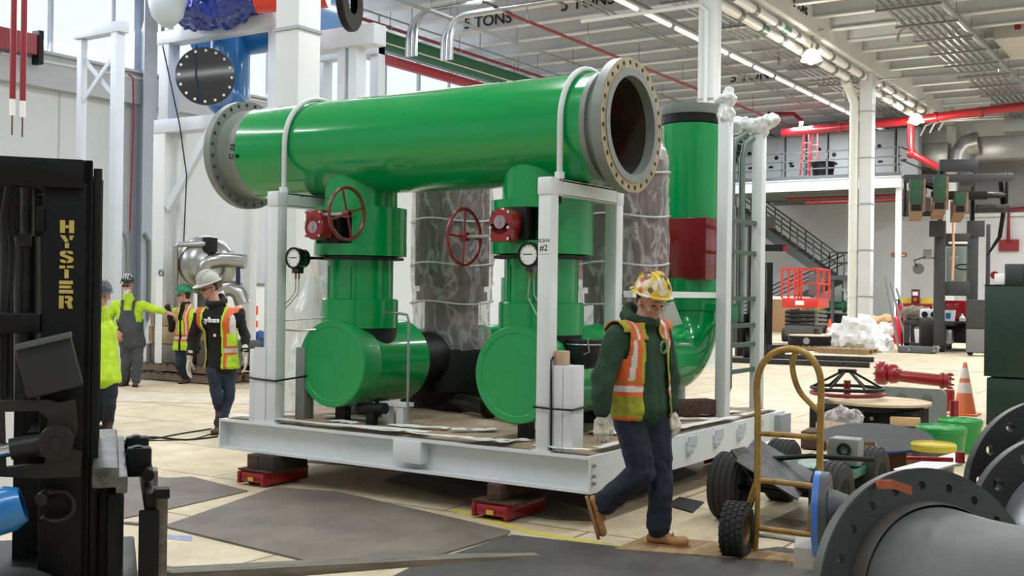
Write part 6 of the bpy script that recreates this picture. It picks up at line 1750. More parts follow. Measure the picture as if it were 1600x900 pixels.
for px0, px1, py0, py1, tx in ((1421, 1442, 280, 330, 1486), (1458, 1478, 276, 327, 1514), (1491, 1509, 300, 332, 1516)):
    a = Q(px0, py1, -3.0); b_ = Q(px1, py0, -3.0); e = Q(tx, (py0+py1)/2+12, -.25)
    w_ = b_.x-a.x
    f = part('fork', B().hull([(a.x, a.y, a.z), (b_.x, a.y, a.z), (a.x, a.y, a.z+.35), (b_.x, a.y, a.z+.35), (a.x+.2, a.y+2.6, a.z-.1), (b_.x+.2, a.y+2.6, a.z-.1), (a.x+.2, a.y+2.6, a.z+.5), (b_.x+.2, a.y+2.6, a.z+.5)]), FS, t, 0)
    part('fork_sleeve', B().box(a.x, b_.x, a.y-.02, a.y+.12, a.z+.2, b_.z, bev=.02), FT, f, label='green sleeve end')
    part('sleeve_mouth', B().box(a.x+.04, b_.x-.04, a.y-.03, a.y+.05, a.z, a.z+.18), BLACK, f, 0)
    part('sleeve_side', B().box(b_.x, b_.x+.06, a.y-.02, a.y+.9, a.z, b_.z), FS, f, 0)
bx('gusset', 1452, 1477, 345, 370, -.02, .1, FK); bx('gusset', 1511, 1538, 345, 370, -.02, .1, FK)
bx('cab_window', 1478, 1512, 386, 440, 1.2, 1.3, mat('cab_glass', (126, 140, 134), .1)); bx('cab_body', 1470, 1520, 470, 500, 1.0, 3.0, RED)
bx('counterweight', 1450, 1545, 500, 535, 1.2, 3.6, BLACK)
bx('roof_post', 1541, 1548, 350, 470, 1.0, 1.2, FK)
part('steering_wheel', B().tube([Q(1507, 417, .8)+Vector((.25*cos(2*pi*k/16), .1*sin(2*pi*k/16), .08*sin(2*pi*k/16))) for k in range(16)], .025, 6, closed=True), BLACK, t, 60)
part('strap', B().tube([Q(1489, 345, -.4), Q(1490, 390, -.4), Q(1488, 438, -.4)], .035, 6), mat('strap_salmon', (232, 160, 128), .7), t, 60)
part('mirror_arm', B().tube([Q(1460, 404, 0), Q(1450, 400, 0), Q(1428, 407, 0), Q(1433, 417, 0)], .02, 6), BLACK, t, 60)
part('mirror', B().cyl(Q(1435, 420, 0), Q(1435, 420, .1), 8.5*k_, n=24), mat('mirror_back', (96, 98, 98), .3), t)
part('mirror_bracket', B().box(*[v for pr in zip(Q(1443, 405, 0), Q(1455, 390, .15)) for v in pr]), GREYS, t, 0)
part('wheel', B().cyl(Q(1455, 525, .8), Q(1455, 525, .8)+Vector((-.35, 0, 0)), .55, n=24), RUBBER, t); part('wheel', B().cyl(Q(1533, 525, .8), Q(1533, 525, .8)+Vector((.35, 0, 0)), .55, n=24), RUBBER, t)
for k in range(3): part('hose', B().tube([Q(1560+2*k, 272, -.1), Q(1566+2*k, 330, -.1), Q(1560+k*2, 370, .1), Q(1542, 400, .3)], .03, 6), BLACK, t, 60)
# pallet stacker machine by the cabinet
c = on(1510, 556)
DL = (c-CAM).dot(CF); k_ = DL/FPX
t = thing('pallet_stacker', 'grey walk-behind stacker machine between forklift and green cabinet', 'machine', c, YAW*.4)
part('body', B().box(0, .5, 0, .5, .1, 42*k_, bev=.03), mat('stacker_grey', (120, 122, 124), .45), t)
part('upper_panel', B().box(.0, .75, .05, .6, 42*k_, 88*k_, bev=.03), FK, t)
part('side_column', B().box(.5, .8, .0, .5, .1, 88*k_, bev=.03), mat('stacker_dark', (78, 80, 82), .45), t)
part('round_logo', B().cyl((.62, -.02, 74*k_), (.62, .01, 74*k_), 5*k_, n=20), RED, t)
part('logo_plate', B().box(.53, .75, -.02, .0, 36*k_, 42*k_), WHT, t, 0)
for x in (.1, .6): part('caster', B().cyl((x, .1, .08), (x, .2, .08), .08, n=12), BLACK, t)

# dark forklift mast glimpsed between the rear posts
c = on(1195, 560)
DL = (c-CAM).dot(CF); k_ = DL/FPX
t = thing('black_forklift', 'black forklift mast glimpsed behind the rear skid posts', 'forklift', c, YAW)
for x in (-44, -26, 2): part('mast_rail', B().box(x*k_, (x+9)*k_, 0, .25, .05, 215*k_ if x < 0 else 150*k_), BLACK, t, 0)
part('crosshead', B().box(-44*k_, 14*k_, .0, .2, 205*k_, 222*k_), mat('beam_brown', (60, 54, 50), .6), t, 0)
part('overhead_arm', B().box(-10*k_, 30*k_, .0, .3, 168*k_, 178*k_), BLACK, t, 0)
part('red_lamp', B().box(26*k_, 34*k_, -.02, .2, 168*k_, 176*k_), RED, t, 0)
part('body', B().box(-44*k_, -16*k_, .2, 1.5, .3, 70*k_, bev=.05), BLACK, t)
part('seat', B().box(-4*k_, 14*k_, .3, .9, 40*k_, 82*k_, bev=.1), BLACK, t)
part('fork_carriage', B().box(2*k_, 30*k_, -.1, .05, .05, 22*k_, bev=.02), DKSTEEL, t)
part('front_tyre', B().cyl((-30*k_, .3, .35), (-12*k_, .3, .35), .35, n=24), RUBBER, t)
c = on(1226, 520)
t = thing('plywood_box', 'pale plywood box behind the scissor lift at its left', 'box', (c.x-.3, c.y+.5, 0))
k_ = (c-CAM).dot(CF)/FPX
part('box', B().box(-.7, .9, 0, 1, 0, 52*k_, bev=.01), PLY, t); part('lid', B().box(-.75, .95, -.03, 1.03, 52*k_, 57*k_), WHT, t)
# red fire device on the far wall and white bright band
a = onp(1580, 385, 1, 45.8)
t = thing('fire_hose_station', 'red fire hose connection on the back wall near the right edge', 'fire device', a)
part('plate', B().box(-.5, .3, 0, .05, -.2, .3), PIPER, t, 0); part('riser', B().tube([(-.1, -.1, .2), (-.1, -.1, 1.6), (2.0, -.1, 1.7)], .08, 8), PIPER, t, 60)
# ------------------------------------------------------------------ people
SKIN = mat('skin', (190, 140, 116), .55, var=.08, vscale=12)
SKINR = mat('ruddy_skin', (204, 148, 126), .55, var=.08, vscale=12)
JEANS = mat('navy_denim', (28, 38, 54), .85, rgb2=(15, 21, 32), vscale=5, bump=.2, bscale=60)
JEANS2 = mat('blue_denim', (44, 56, 78), .85, rgb2=(26, 34, 50), vscale=5, bump=.2, bscale=60)
HOODG = mat('bottle_green_fleece', (34, 66, 46), .9, rgb2=(22, 46, 32), vscale=5, bump=.25, bscale=40)
HOODB = mat('black_fleece', (22, 22, 24), .9, var=.3, vscale=6, bump=.2, bscale=40)
LIME = mat('lime_mesh', (164, 164, 36), .75, rgb2=(120, 118, 28), vscale=8)
LIMEB = mat('bright_hivis', (192, 228, 40), .75, rgb2=(158, 188, 36), vscale=5)
ORNG = mat('vest_orange', (220, 98, 42), .7, var=.15, vscale=9)
SILV = mat('reflective_tape', (206, 204, 200), .35, var=.15, vscale=12)
LEATH = mat('tan_boot_leather', (178, 128, 80), .75, rgb2=(132, 92, 56), vscale=8, bump=.2)
BROWNB = mat('brown_boot_leather', (84, 60, 46), .75, rgb2=(54, 40, 32), vscale=8)
SOLE = mat('boot_sole', (150, 112, 74), .8)
SOLED = mat('dark_boot_sole', (40, 34, 30), .8)
GLOVE = mat('white_work_glove', (222, 216, 204), .85, rgb2=(164, 154, 140), vscale=16, lo=.3, hi=.6, bump=.3, bscale=50)
GLOVEP = mat('worn_glove_palm', (96, 88, 80), .85, rgb2=(56, 50, 46), vscale=16)
HAIRM = mat('dark_hair', (46, 32, 24), .8)
LENS = mat('spectacle_black', (22, 20, 22), .25)
OVERALL = mat('charcoal_canvas', (74, 76, 80), .85, rgb2=(52, 54, 58), vscale=5, bump=.2)
TEXTW = mat('white_print', (236, 236, 236), .6)

def sph(c, r, R=None, n=10):
    c = Vector(c); r = (r, r, r) if isinstance(r, (int, float)) else r
    out = []
    m = n//2+1
    for k in range(m+1):
        t = pi*k/m
        for i in range(n):
            a = 2*pi*i/n
            v = Vector((r[0]*sin(t)*cos(a), r[1]*sin(t)*sin(a), r[2]*cos(t)))
            if R is not None: v = R @ v
            out.append(c+v)
            if k in (0, m): break
    return out
def cap(b, p, q, r1, r2, R=None): b.hull(sph(p, r1, R)+sph(q, r2, R)); return b
def axes(f, up=(0, 0, 1)):          # columns right, forward, up
    f = Vector(f).normalized(); r = f.cross(Vector(up)).normalized(); u = r.cross(f)
    return Matrix((r, f, u)).transposed()

class Person:
    def __init__(s, label, px, py, group=None, z0=0):
        s.o = on(px, py, z0)
        s.D = (s.o-CAM).dot(CF)
        s.t = thing('person', label, 'person', s.o, YAW)
        s.Ri = Matrix.Rotation(-YAW, 3, 'Z')
    def P(s, px, py, dy=0): return s.Ri @ (at(px, py, s.D+dy)-s.o)

def head_shapes(b, H, c):
    def E(p, r): b.hull(sph(c+H @ Vector(p), r, H, 12))
    def K(p, r1, q, r2): b.hull(sph(c+H @ Vector(p), r1, H)+sph(c+H @ Vector(q), r2, H))
    E((0, -.012, .03), (.076, .096, .095))
    K((0, .02, .0), (.066, .066, .06), (0, .038, -.06), (.046, .045, .045))
    K((0, .035, -.06), (.044, .045, .04), (0, .068, -.098), (.02, .018, .016))
    E((0, .083, .022), (.044, .012, .010))
    K((0, .09, .012), .008, (0, .113, -.028), (.011, .011, .010))
    E((.012, .1, -.032), (.01, .01, .008)); E((-.012, .1, -.032), (.01, .01, .008))
    E((0, .087, -.06), (.024, .012, .006)); E((0, .086, -.070), (.021, .012, .006))
    for s in (-1, 1):
        E((s*.04, .066, -.028), (.02, .018, .02))
        E((s*.078, -.008, -.012), (.008, .02, .032))
def helmet(parent, H, c, m, m2=None, name='hard_hat', tilt=0, size=1.0, back=False):
    T = Matrix.Translation(c) @ H.to_4x4() @ Matrix.Rotation(tilt, 4, 'X') @ Matrix.Rotation(pi if back else 0, 4, 'Z')
    b = B().ell((0, -.006, .03), (.106*size, .132*size, .125*size), 28, half=True)
    vs = []; fs = []; n = 36
    for i in range(n):
        a = 2*pi*i/n
        pk = max(0, sin(a))**3*.05
        for k, (rr, z) in enumerate(((.98, .034), (1.12, .026), (1.12, .02), (.98, .024))):
            e = (rr-.98)/.14
            vs.append((.106*size*rr*cos(a), -.006+.132*size*rr*sin(a)+pk*e, z-.02*e*max(0, sin(a))*.6))
    for i in range(n):
        j = (i+1) % n
        for k in range(4): fs.append((i*4+k, j*4+k, j*4+(k+1) % 4, i*4+(k+1) % 4))
    b.tri(vs, fs)
    b.warp(lambda v: T @ v)
    hh = part(name, b, m, parent, 50)
    r = B()
    for x in (-.035, 0, .035):
        r.tube([(x, -.006+.135*size*cos(a), .03+.127*size*sin(a)*(1-abs(x)*1.2)) for a in [radians(25+10*k) for k in range(14)]], .007, 6)
    r.warp(lambda v: T @ v)
    part('shell_ridge', r, m2 or m, hh, 60)
    sb = B().tube([(.085*cos(a), -.006+.11*sin(a), .022) for a in [2*pi*k/24 for k in range(24)]], .008, 6, closed=True)
    sb.warp(lambda v: T @ v)
    part('suspension_band', sb, BLACK, hh, 60)
    return hh
def glove(p, wrist, d, nrm, side, m=None, m2=None, name='glove', curl=.5, vox=.004, cuff=True, sc=1.0):
    # d: finger direction, nrm: palm normal (fingers curl to it), side: +1 thumb on +x
    d = Vector(d).normalized(); nrm = Vector(nrm).normalized(); x = d.cross(nrm).normalized(); nrm = x.cross(d)
    W = Matrix((x, nrm, d)).transposed()
    def L(a, b_, c): return wrist+W @ (Vector((a, b_, c))*sc)
    b = B()
    b.hull(sph(L(-.028, 0, .02), .017)+sph(L(.028, 0, .02), .017)+sph(L(-.034, .0, .085), .016)+sph(L(.034, 0, .085), .016))
    cap(b, L(0, 0, -.06), L(0, 0, .02), .038, .030)
    if cuff: b.hull(sph(L(0, 0, -.065), .044)+sph(L(0, 0, -.045), .043))
    for i, (fx, ln) in enumerate(((-.033, .062), (-.011, .074), (.011, .078), (.033, .07))):
        fx *= -side; a = 0; q = L(fx, 0, .09); pz = .09; py = 0
        for k, f in enumerate((.42, .32, .26)):
            a += curl*(.7 if k == 0 else 1.0)*(1+.08*i)
            l = ln*f*1.25
            py2 = py+l*sin(a); pz2 = pz+l*cos(a)
            cap(b, L(fx*(1+.02*k), py, pz), L(fx*(1+.02*k), py2, pz2), .0105-.0008*k, .0097-.0008*k)
            py, pz = py2, pz2
    cap(b, L(side*.026, .006, .03), L(side*.052, .02, .062), .015, .012)
    cap(b, L(side*.052, .02, .062), L(side*.05, .034, .092), .012, .0105)
    b = bake(b, vox, 2)
    b.bm.normal_update()
    for f in b.bm.faces:
        if W.transposed() @ f.normal @ Vector((0, 1, 0)) > .25 if False else (f.normal.dot(nrm) > .3): f.material_index = 1
    return part(name, b, [m or GLOVE, m2 or GLOVE], p, 60)
def boot(p, ank, f, up, m, ms, vox=.006, name='boot'):
    A = axes(f, up)
    def L(a, b_, c): return ank+A @ Vector((a, b_, c))
    b = B()
    cap(b, L(0, -.015, .10), L(0, -.005, -.02), (.055, .06, .05), (.045, .055, .04), A)
    b.hull(sph(L(0, -.045, -.05), (.038, .04, .034), A)+sph(L(0, .05, -.045), (.044, .06, .036), A))
    b.hull(sph(L(0, -.0, -.02), (.038, .045, .04), A)+sph(L(0, .085, -.055), (.043, .05, .028), A))
    b.hull(sph(L(0, .08, -.058), (.046, .04, .028), A)+sph(L(0, .15, -.056), (.042, .042, .033), A))
    b = bake(b, vox, 3)
    rough_up(b, .004, 30, 2)
    o = part(name, b, m, p, 60)
    s = B()
    s.hull([L(x, y, z) for z in (-.098, -.078) for x, y in ((-.03, -.085), (.03, -.085), (-.04, -.03), (.04, -.03), (-.036, .03), (.036, .03), (-.05, .1), (.05, .1), (-.045, .16), (.045, .16), (-.02, .195), (.02, .195))])
    part('sole', s, ms, o, 40)
    lc = B()
    for k in range(4):
        z = .05-.03*k; y = .052+.012*k*k*.7
        lc.tube([L(-.02, y, z), L(.02, y+.004, z-.006)], .004, 5)
    part('lace', lc, mat('boot_lace', (90, 70, 50), .8), o, 0)
    return o

def torso_chain(b, J, R, g, k=1.0, belly=0):
    """neck, chest, waist, hip ellipsoids joined, inflated by g"""
    ch, wa, pe = J['chest'], J['waist'], J['pelvis']
    w_ = k
    b.hull(sph(ch+R @ Vector((0, 0, .0)), (.165*w_+g, .115*w_+g, .12+g), R, 14)+sph(wa, (.145*w_+g, .11*w_+belly*.5+g, .09+g), R, 14))
    b.hull(sph(wa, (.145*w_+g, .11*w_+belly*.5+g, .09+g), R, 14)+sph(pe, (.16*w_+g, .12*w_+g, .09+g), R, 14))
    if belly: b.hull(sph(wa+R @ Vector((0, belly, -.02)), (.14*w_+g, .1+g, .12+g), R, 14))
    for s, S in (('shR', J['shR']), ('shL', J['shL'])):
        b.hull(sph(ch+R @ Vector((0, -.01, .06)), (.09+g, .09+g, .07+g), R)+sph(S, .058+g, R))
        b.hull(sph(ch+R @ Vector((0, 0, -.02)), (.13+g, .1+g, .1+g), R)+sph(S+R @ Vector((0, 0, -.03)), .055+g, R))
    b.hull(sph(ch+R @ Vector((0, 0, .10)), (.1+g, .08+g, .05+g), R)+sph(J['neck'], (.06+g, .06+g, .03+g), R))

def build_person(P, J, face, hface, spec):
    t = P.t
    R = axes(face); H = axes(hface, spec.get('hup', (0, 0, 1)))
    hc = J['head']
    vox = spec.get('vox', .007)
    k = spec.get('k', 1.0); be = spec.get('belly', 0)
    # body: one continuous skin under the clothes
    b = B()
    head_shapes(b, H, hc)
    b.hull(sph(hc+H @ Vector((0, -.02, -.05)), (.056, .06, .055), H)+sph(J['neck'], (.064, .064, .05), R))
    torso_chain(b, J, R, -.035, k, 0)
    for s in 'RL':
        cap(b, J['sh'+s], J['el'+s], .044, .036); cap(b, J['el'+s], J['wr'+s], .036, .026)
        cap(b, J['hip'+s], J['kn'+s], .075, .052); cap(b, J['kn'+s], J['an'+s], .052, .036)
        cap(b, J['pelvis'], J['hip'+s], .09, .08)
    b = bake(b, vox, 1)
    part('body', b, spec.get('skin', SKIN), t, 60)
    # eyes
    b = B()
    for s in (-1, 1): b.ell(hc+H @ Vector((s*.031, .082, .003)), (.011, .006, .006), 10)
    part('eyes', b, mat('eye_dark', (30, 24, 22), .3), t, 60)
    if spec.get('glasses'):
        b = B()
        for s in (-1, 1):
            b.cbox(hc+H @ Vector((s*.032, .1, .0)), (.046, .005, .026), H.to_euler(), .004)
            b.tube([hc+H @ Vector((s*.056, .1, .004)), hc+H @ Vector((s*.08, .03, .006)), hc+H @ Vector((s*.082, -.01, -.002))], .004, 6)
        b.tube([hc+H @ Vector((-.012, .103, .004)), hc+H @ Vector((.012, .103, .004))], .003, 6)
        part('safety_glasses', b, LENS, t, 40)
    if spec.get('beard'):
        b = B()
        b.hull(sph(hc+H @ Vector((0, .045, -.075)), (.055, .045, .035), H)+sph(hc+H @ Vector((0, .068, -.12)), (.03, .025, .03), H))
        b.ell(hc+H @ Vector((0, .096, -.05)), (.03, .014, .008), 12)
        b = rough_up(bake(b, .006, 1), .008, 60, 1)
        part('beard', b, spec['beard'], t, 60)
    b = B()
    b.hull(sph(hc+H @ Vector((0, -.03, .02)), (.082, .085, .07), H)+sph(hc+H @ Vector((0, -.055, -.035)), (.06, .05, .03), H))
    part('hair', b, spec.get('hair', HAIRM), t, 60)
    helmet(t, H, hc+H @ Vector((0, -.008, .034)), spec['hat'], spec.get('hat2'), tilt=spec.get('hattilt', 0), size=spec.get('hatsize', 1.0), back=spec.get('hatback', False))
    # trousers
    b = B()
    b.hull(sph(J['pelvis']+Vector((0, 0, .04)), (.155*k, .115*k, .07), R, 14)+sph(J['hipR'], (.095*k, .1*k, .09), R)+sph(J['hipL'], (.095*k, .1*k, .09), R))
    th, kn, hem = spec.get('legr', (.092, .072, .066))
    for s in 'RL':
        cap(b, J['hip'+s], J['kn'+s], th*k, kn); cap(b, J['kn'+s], J['an'+s]+Vector((0, 0, .02)), kn, hem)
    b = bake(b, max(vox, .009), 3)
    knees = [J['knR'], J['knL'], J['anR'], J['anL']]
    rough_up(b, .016, 9, 3, lambda c: .45+max(0, 1-min((c-q).length for q in knees)/.22)*1.1)
    part(spec.get('trouser_name', 'trousers'), b, spec['legs'], t, 60)
    # top
    b = B()
    torso_chain(b, J, R, spec.get('g', .012), k, be)
    for s in 'RL':
        ar = spec.get('armr', (.064, .056, .044))
        cap(b, J['sh'+s], J['el'+s], ar[0]*k, ar[1]); cap(b, J['el'+s], J['wr'+s], ar[1], ar[2])
    if spec.get('hood'):
        c0 = J['neck']+R @ Vector((0, -.02, spec.get('hoodup', 0)))
        for i in range(12):
            a = 2*pi*i/12
            q = c0+R @ Vector((.098*cos(a), .088*sin(a), .012-.03*sin(a)))
            q2 = c0+R @ Vector((.098*cos(a+pi/6), .088*sin(a+pi/6), .012-.03*sin(a+pi/6)))
            cap(b, q, q2, .034, .034)
        cap(b, c0+R @ Vector((-.05, -.085, .02)), c0+R @ Vector((.05, -.085, .02)), .045, .045)
        cap(b, c0+R @ Vector((0, -.10, .06)), c0+R @ Vector((0, -.12, -.05)), .05, .05)
    b = bake(b, max(vox, .009), 3)
    jj = [J['elR'], J['elL'], J['waist']]
    rough_up(b, .014, 10, 6, lambda c: .4+max(0, 1-min((c-q).length for q in jj)/.2)*.9)
    if spec.get('colour_top'): 
        for f in b.bm.faces: f.material_index = spec['colour_top'](R.transposed() @ (f.calc_center_median()-J['chest']), f.calc_center_median())
    top = part(spec.get('top_name', 'hoodie'), b, spec['top'], t, 60)
    # cuffs
    for s in 'RL':
        d = (J['wr'+s]-J['el'+s]).normalized()
        part('cuff', B().lathe(J['wr'+s]-d*.035, d, [(.03, 0), (.049, 0), (.05, .05), (.03, .052)], 16), spec['top'][0] if isinstance(spec['top'], list) else spec['top'], top, 60)
    # vest
    if spec.get('vest'):
        V = spec['vest']
        b = B(); torso_chain(b, J, R, V.get('g', .034), k, be)
        pe = J['pelvis']
        b.hull(sph(pe, (.16*k+.034, .12*k+.034, .12), R, 14)+sph(pe+Vector((0, 0, -V.get('drop', .06))), (.17*k+.034, .125*k+.04, .05), R, 14))
        b = bake(b, .009, 3)
        rough_up(b, .014, 8, 12, lambda c: .5+.8*(c.z < J['waist'].z))
        Ri = R.transposed(); ch = J['chest']; kill = []
        zt = ch.z+.12; zb = pe.z-V.get('drop', .06)-.02
        for f in b.bm.faces:
            c = f.calc_center_median(); q = Ri @ (c-ch)
            hz = (c.z-zb)/(zt-zb)           # 0 at hem, 1 at shoulder
            # neck, hem, armholes, open front
            x, y = q.x, q.y
            op = V['open'](hz)
            nk = Ri @ (c-J['neck'])
            if c.z < zb or (y > 0 and abs(x-V.get('shift', 0)) < op) or (nk.x**2+nk.y**2) < .095**2 and c.z > ch.z+.05: kill.append(f); continue
            ah = False
            for S in (J['shR'], J['shL']):
                e = c-S-Vector((0, 0, -.02))
                sx = Ri @ e; out = 1 if (Ri @ (S-ch)).x > 0 else -1
                if out*sx.x > -.015 and abs(sx.y) < .12 and -.11 < sx.z < .055-.0: ah = True
                if out*sx.x > .03: ah = True
            if ah and c.z > ch.z-.12: kill.append(f); continue
            f.material_index = V['colour'](x-V.get('shift', 0), y, hz, op)
        bmesh.ops.delete(b.bm, geom=kill, context='FACES')
        b2 = bake(b, None, 1, solid=-.006)
        part('safety_vest', b2, [LIME if not V.get('bright') else LIMEB, ORNG, SILV], t, 60, label=V.get('label'))
    # boots and gloves
    for s in 'RL':
        bt = spec['boot'+s]
        boot(t, J['an'+s], bt[0], bt[1], spec['bootm'], spec['solem'])
        g = spec.get('hand'+s)
        if g: glove(t, J['wr'+s]+Vector(g[0]).normalized()*.05, g[0], g[1], g[2], m=g[4] if len(g) > 4 else GLOVE, m2=g[5] if len(g) > 5 else GLOVE, name='glove' if len(g) < 5 or g[4] is not SKIN else 'hand', curl=g[3], sc=spec.get('handsc', 1.08))
    return R, H

# --- the man walking across the front
STICK = bpy.data.materials.new('stickered_yellow_shell')
def _st():
    STICK.use_nodes = True; nt = STICK.node_tree; N = nt.nodes; L = nt.links; b = N['Principled BSDF']
    tc = N.new('ShaderNodeTexCoord'); v = N.new('ShaderNodeTexVoronoi'); v.inputs['Scale'].default_value = 21
    L.new(tc.outputs['Object'], v.inputs[0])
    sep = N.new('ShaderNodeSeparateColor'); L.new(v.outputs['Color'], sep.inputs[0])
    r = N.new('ShaderNodeValToRGB'); r.color_ramp.interpolation = 'CONSTANT'
    e = r.color_ramp.elements; e[0].position = 0; e[0].color = (*lin((214, 206, 196)), 1); e[1].position = .22; e[1].color = (*lin((160, 112, 130)), 1)
    for p_, c in ((.34, (92, 60, 40)), (.42, (206, 176, 110)), (.55, (190, 60, 56)), (.62, (200, 196, 186)), (.72, (230, 200, 40))):
        q = e.new(p_); q.color = (*lin(tuple(int(v*.75+170*.25) for v in c)), 1)
    L.new(sep.outputs[0], r.inputs[0])
    lt = N.new('ShaderNodeMath'); lt.operation = 'LESS_THAN'; lt.inputs[1].default_value = .027*21
    L.new(v.outputs['Distance'], lt.inputs[0])
    mx = N.new('ShaderNodeMix'); mx.data_type = 'RGBA'; mx.inputs[6].default_value = (*lin((208, 180, 52)), 1)
    L.new(lt.outputs[0], mx.inputs[0]); L.new(r.outputs[0], mx.inputs[7]); L.new(mx.outputs[2], b.inputs['Base Color'])
    b.inputs['Roughness'].default_value = .3
_st()
A = Person('man in a stickered yellow hard hat, green hoodie and open vest striding right', 1035, 856)
p = A.P
J = dict(head=p(1017, 472, -.02), neck=p(1005, 504, .0), chest=p(995, 545, .02), waist=p(1000, 598, .02), pelvis=p(1002, 640, .02),
         shR=p(965, 527, -.12), elR=p(944, 585, -.16), wrR=p(940, 640, -.2), shL=p(1030, 522, .14), elL=p(1046, 588, .16), wrL=p(1045, 634, .08),
         hipR=p(983, 655, -.04), hipL=p(1020, 655, .07), knR=p(1004, 738, -.08), knL=p(1032, 742, .05), anR=p(943, 790, .05), anL=p(1030, 829, 0))
fA = (.62, -.75, 0)
def vcol(x, y, hz, op):
    ax = abs(x)
    if .30 < hz < .40: return 2 if .32 < hz < .385 else 1
    if .26 < hz < .44 and y < 2 and (hz < .30 or hz > .40): return 1 if hz < .425 and hz > .27 else 0
    if y > -.02:
        d = ax-op
        if d < .022: return 0
        if hz > .35:
            if d < .05: return 1
            if d < .075: return 2
            if d < .125: return 1
        return 1 if hz < .035 else 0
    if hz > .4:
        if .05 < ax < .075 or .11 < ax < .14: return 1
        if .075 < ax < .11: return 2
        return 1 if hz > .85 else 0
    return 0
build_person(A, J, fA, (.42, -.84, -.34), dict(vox=.0055, k=1.1, hat=STICK, hat2=STICK, hattilt=.08, hoodup=.022, hatsize=1.06, hatback=True, legs=JEANS, top=HOODG, hood=True, g=.022, legr=(.100, .086, .080), armr=(.078, .076, .058),
    hup=(0, 0, 1), trouser_name='jeans', vest=dict(open=lambda h: .095+.03*(1-h) if h < .9 else .07, colour=vcol, g=.046, shift=-.02, drop=.03, label='lime and orange mesh vest hanging open'),
    bootR=((.30, 0, -1), (.95, 0, .3)), bootL=((.93, -.32, 0), (0, 0, 1)), bootm=LEATH, solem=SOLE,
    handR=((0, -.05, -1), (.3, .9, 0), 1, .55, GLOVE, GLOVE), handL=((.35, 0, -1), (-.5, .5, 0), -1, .6, GLOVE, GLOVEP)))
# emblem on the chest
q = J['chest']
R_ = axes(fA)
b = B()
for k in range(3): b.tube([q+R_ @ Vector((-.065+(.022+.006*k)*cos(a), .172, .02+(.03+.006*k)*sin(a))) for a in [2*pi*i/20*(1 if k else .8) for i in range(20)]], .0022, 5, closed=(k == 1))
part('chest_emblem', b, mat('faded_print', (120, 150, 110), .8), A.t, 0)

# --- the man with the grey helmet
A = Person('man in grey hard hat, black hoodie and open vest passing the skid corner', 340, 676)
p = A.P
J = dict(head=p(326, 449, 0), neck=p(336, 473, .03), chest=p(343, 504, .03), waist=p(346, 545, .03), pelvis=p(346, 572, .03),
         shR=p(312, 494, -.06), elR=p(300, 528, -.04), wrR=p(297, 555, -.12), shL=p(374, 494, .10), elL=p(383, 525, .1), wrL=p(383, 547, .0),
         hipR=p(335, 580, 0), hipL=p(358, 580, .06), knR=p(339, 622, -.08), knL=p(357, 625, .05), anR=p(349, 662, .1), anL=p(343, 668, .1))
J['anR'] = p(350, 660, .25); J['anL'] = p(343, 664, -.05)
fB = (-.30, -.95, 0)
def vcol2(x, y, hz, op):
    ax = abs(x)
    if y > -.02:
        d = ax-op
        if d < .02: return 0
        if hz > .62: return 2 if d > .075 and d < .12 else 1
        if .28 < hz < .36: return 2
        if .24 < hz < .40: return 1
        if d < .05: return 1
        return 0
    return 1 if hz > .7 else (2 if .28 < hz < .36 else 0)
ZJ = J
build_person(A, J, fB, (-.62, -.72, -.30), dict(vox=.007, hat=mat('grey_hat_shell', (176, 176, 170), .4), glasses=True, legs=JEANS2, top=HOODB, hood=True, g=.016, legr=(.086, .066, .066), hatsize=1.05,
    trouser_name='jeans', vest=dict(open=lambda h: .09+.02*(1-h), colour=vcol2, g=.036, bright=True, drop=.0, label='lime vest with orange shoulders, hanging open'),
    bootR=((-.1, -.99, -.2), (0, 0, 1)), bootL=((-.12, -.99, 0), (0, 0, 1)), bootm=BROWNB, solem=SOLED,
    handR=((-.1, 0, -1), (.9, -.1, 0), -1, .25), handL=((.05, 0, -1), (-.9, -.1, 0), 1, .2), handsc=1.1))
R_ = axes(fB)
M = Matrix.Translation(J['chest']+R_ @ Vector((0, .158, -.01))) @ Matrix((( *R_.col[0],),( *R_.col[2],),( *(-R_.col[1]),))).transposed().to_4x4()
M = Matrix.Translation(J['chest']+R_ @ Vector((0.01, .165, .03)))
MM = Matrix((-R_.col[0]*-1, R_.col[2], R_.col[1]*-1)).transposed()
MM = Matrix((R_.col[0]*-1, R_.col[2], R_.col[1])).transposed()     # x to the wearer's left, z outwards
part('chest_print', text_b('eylvan', .085, M @ MM.to_4x4(), .03), TEXTW, A.t, 0)
part('chest_patch', B().cbox(J['chest']+R_ @ Vector((-.05, .172, -.135)), (.028, .006, .03), R_.to_euler()), TEXTW, A.t, 0)

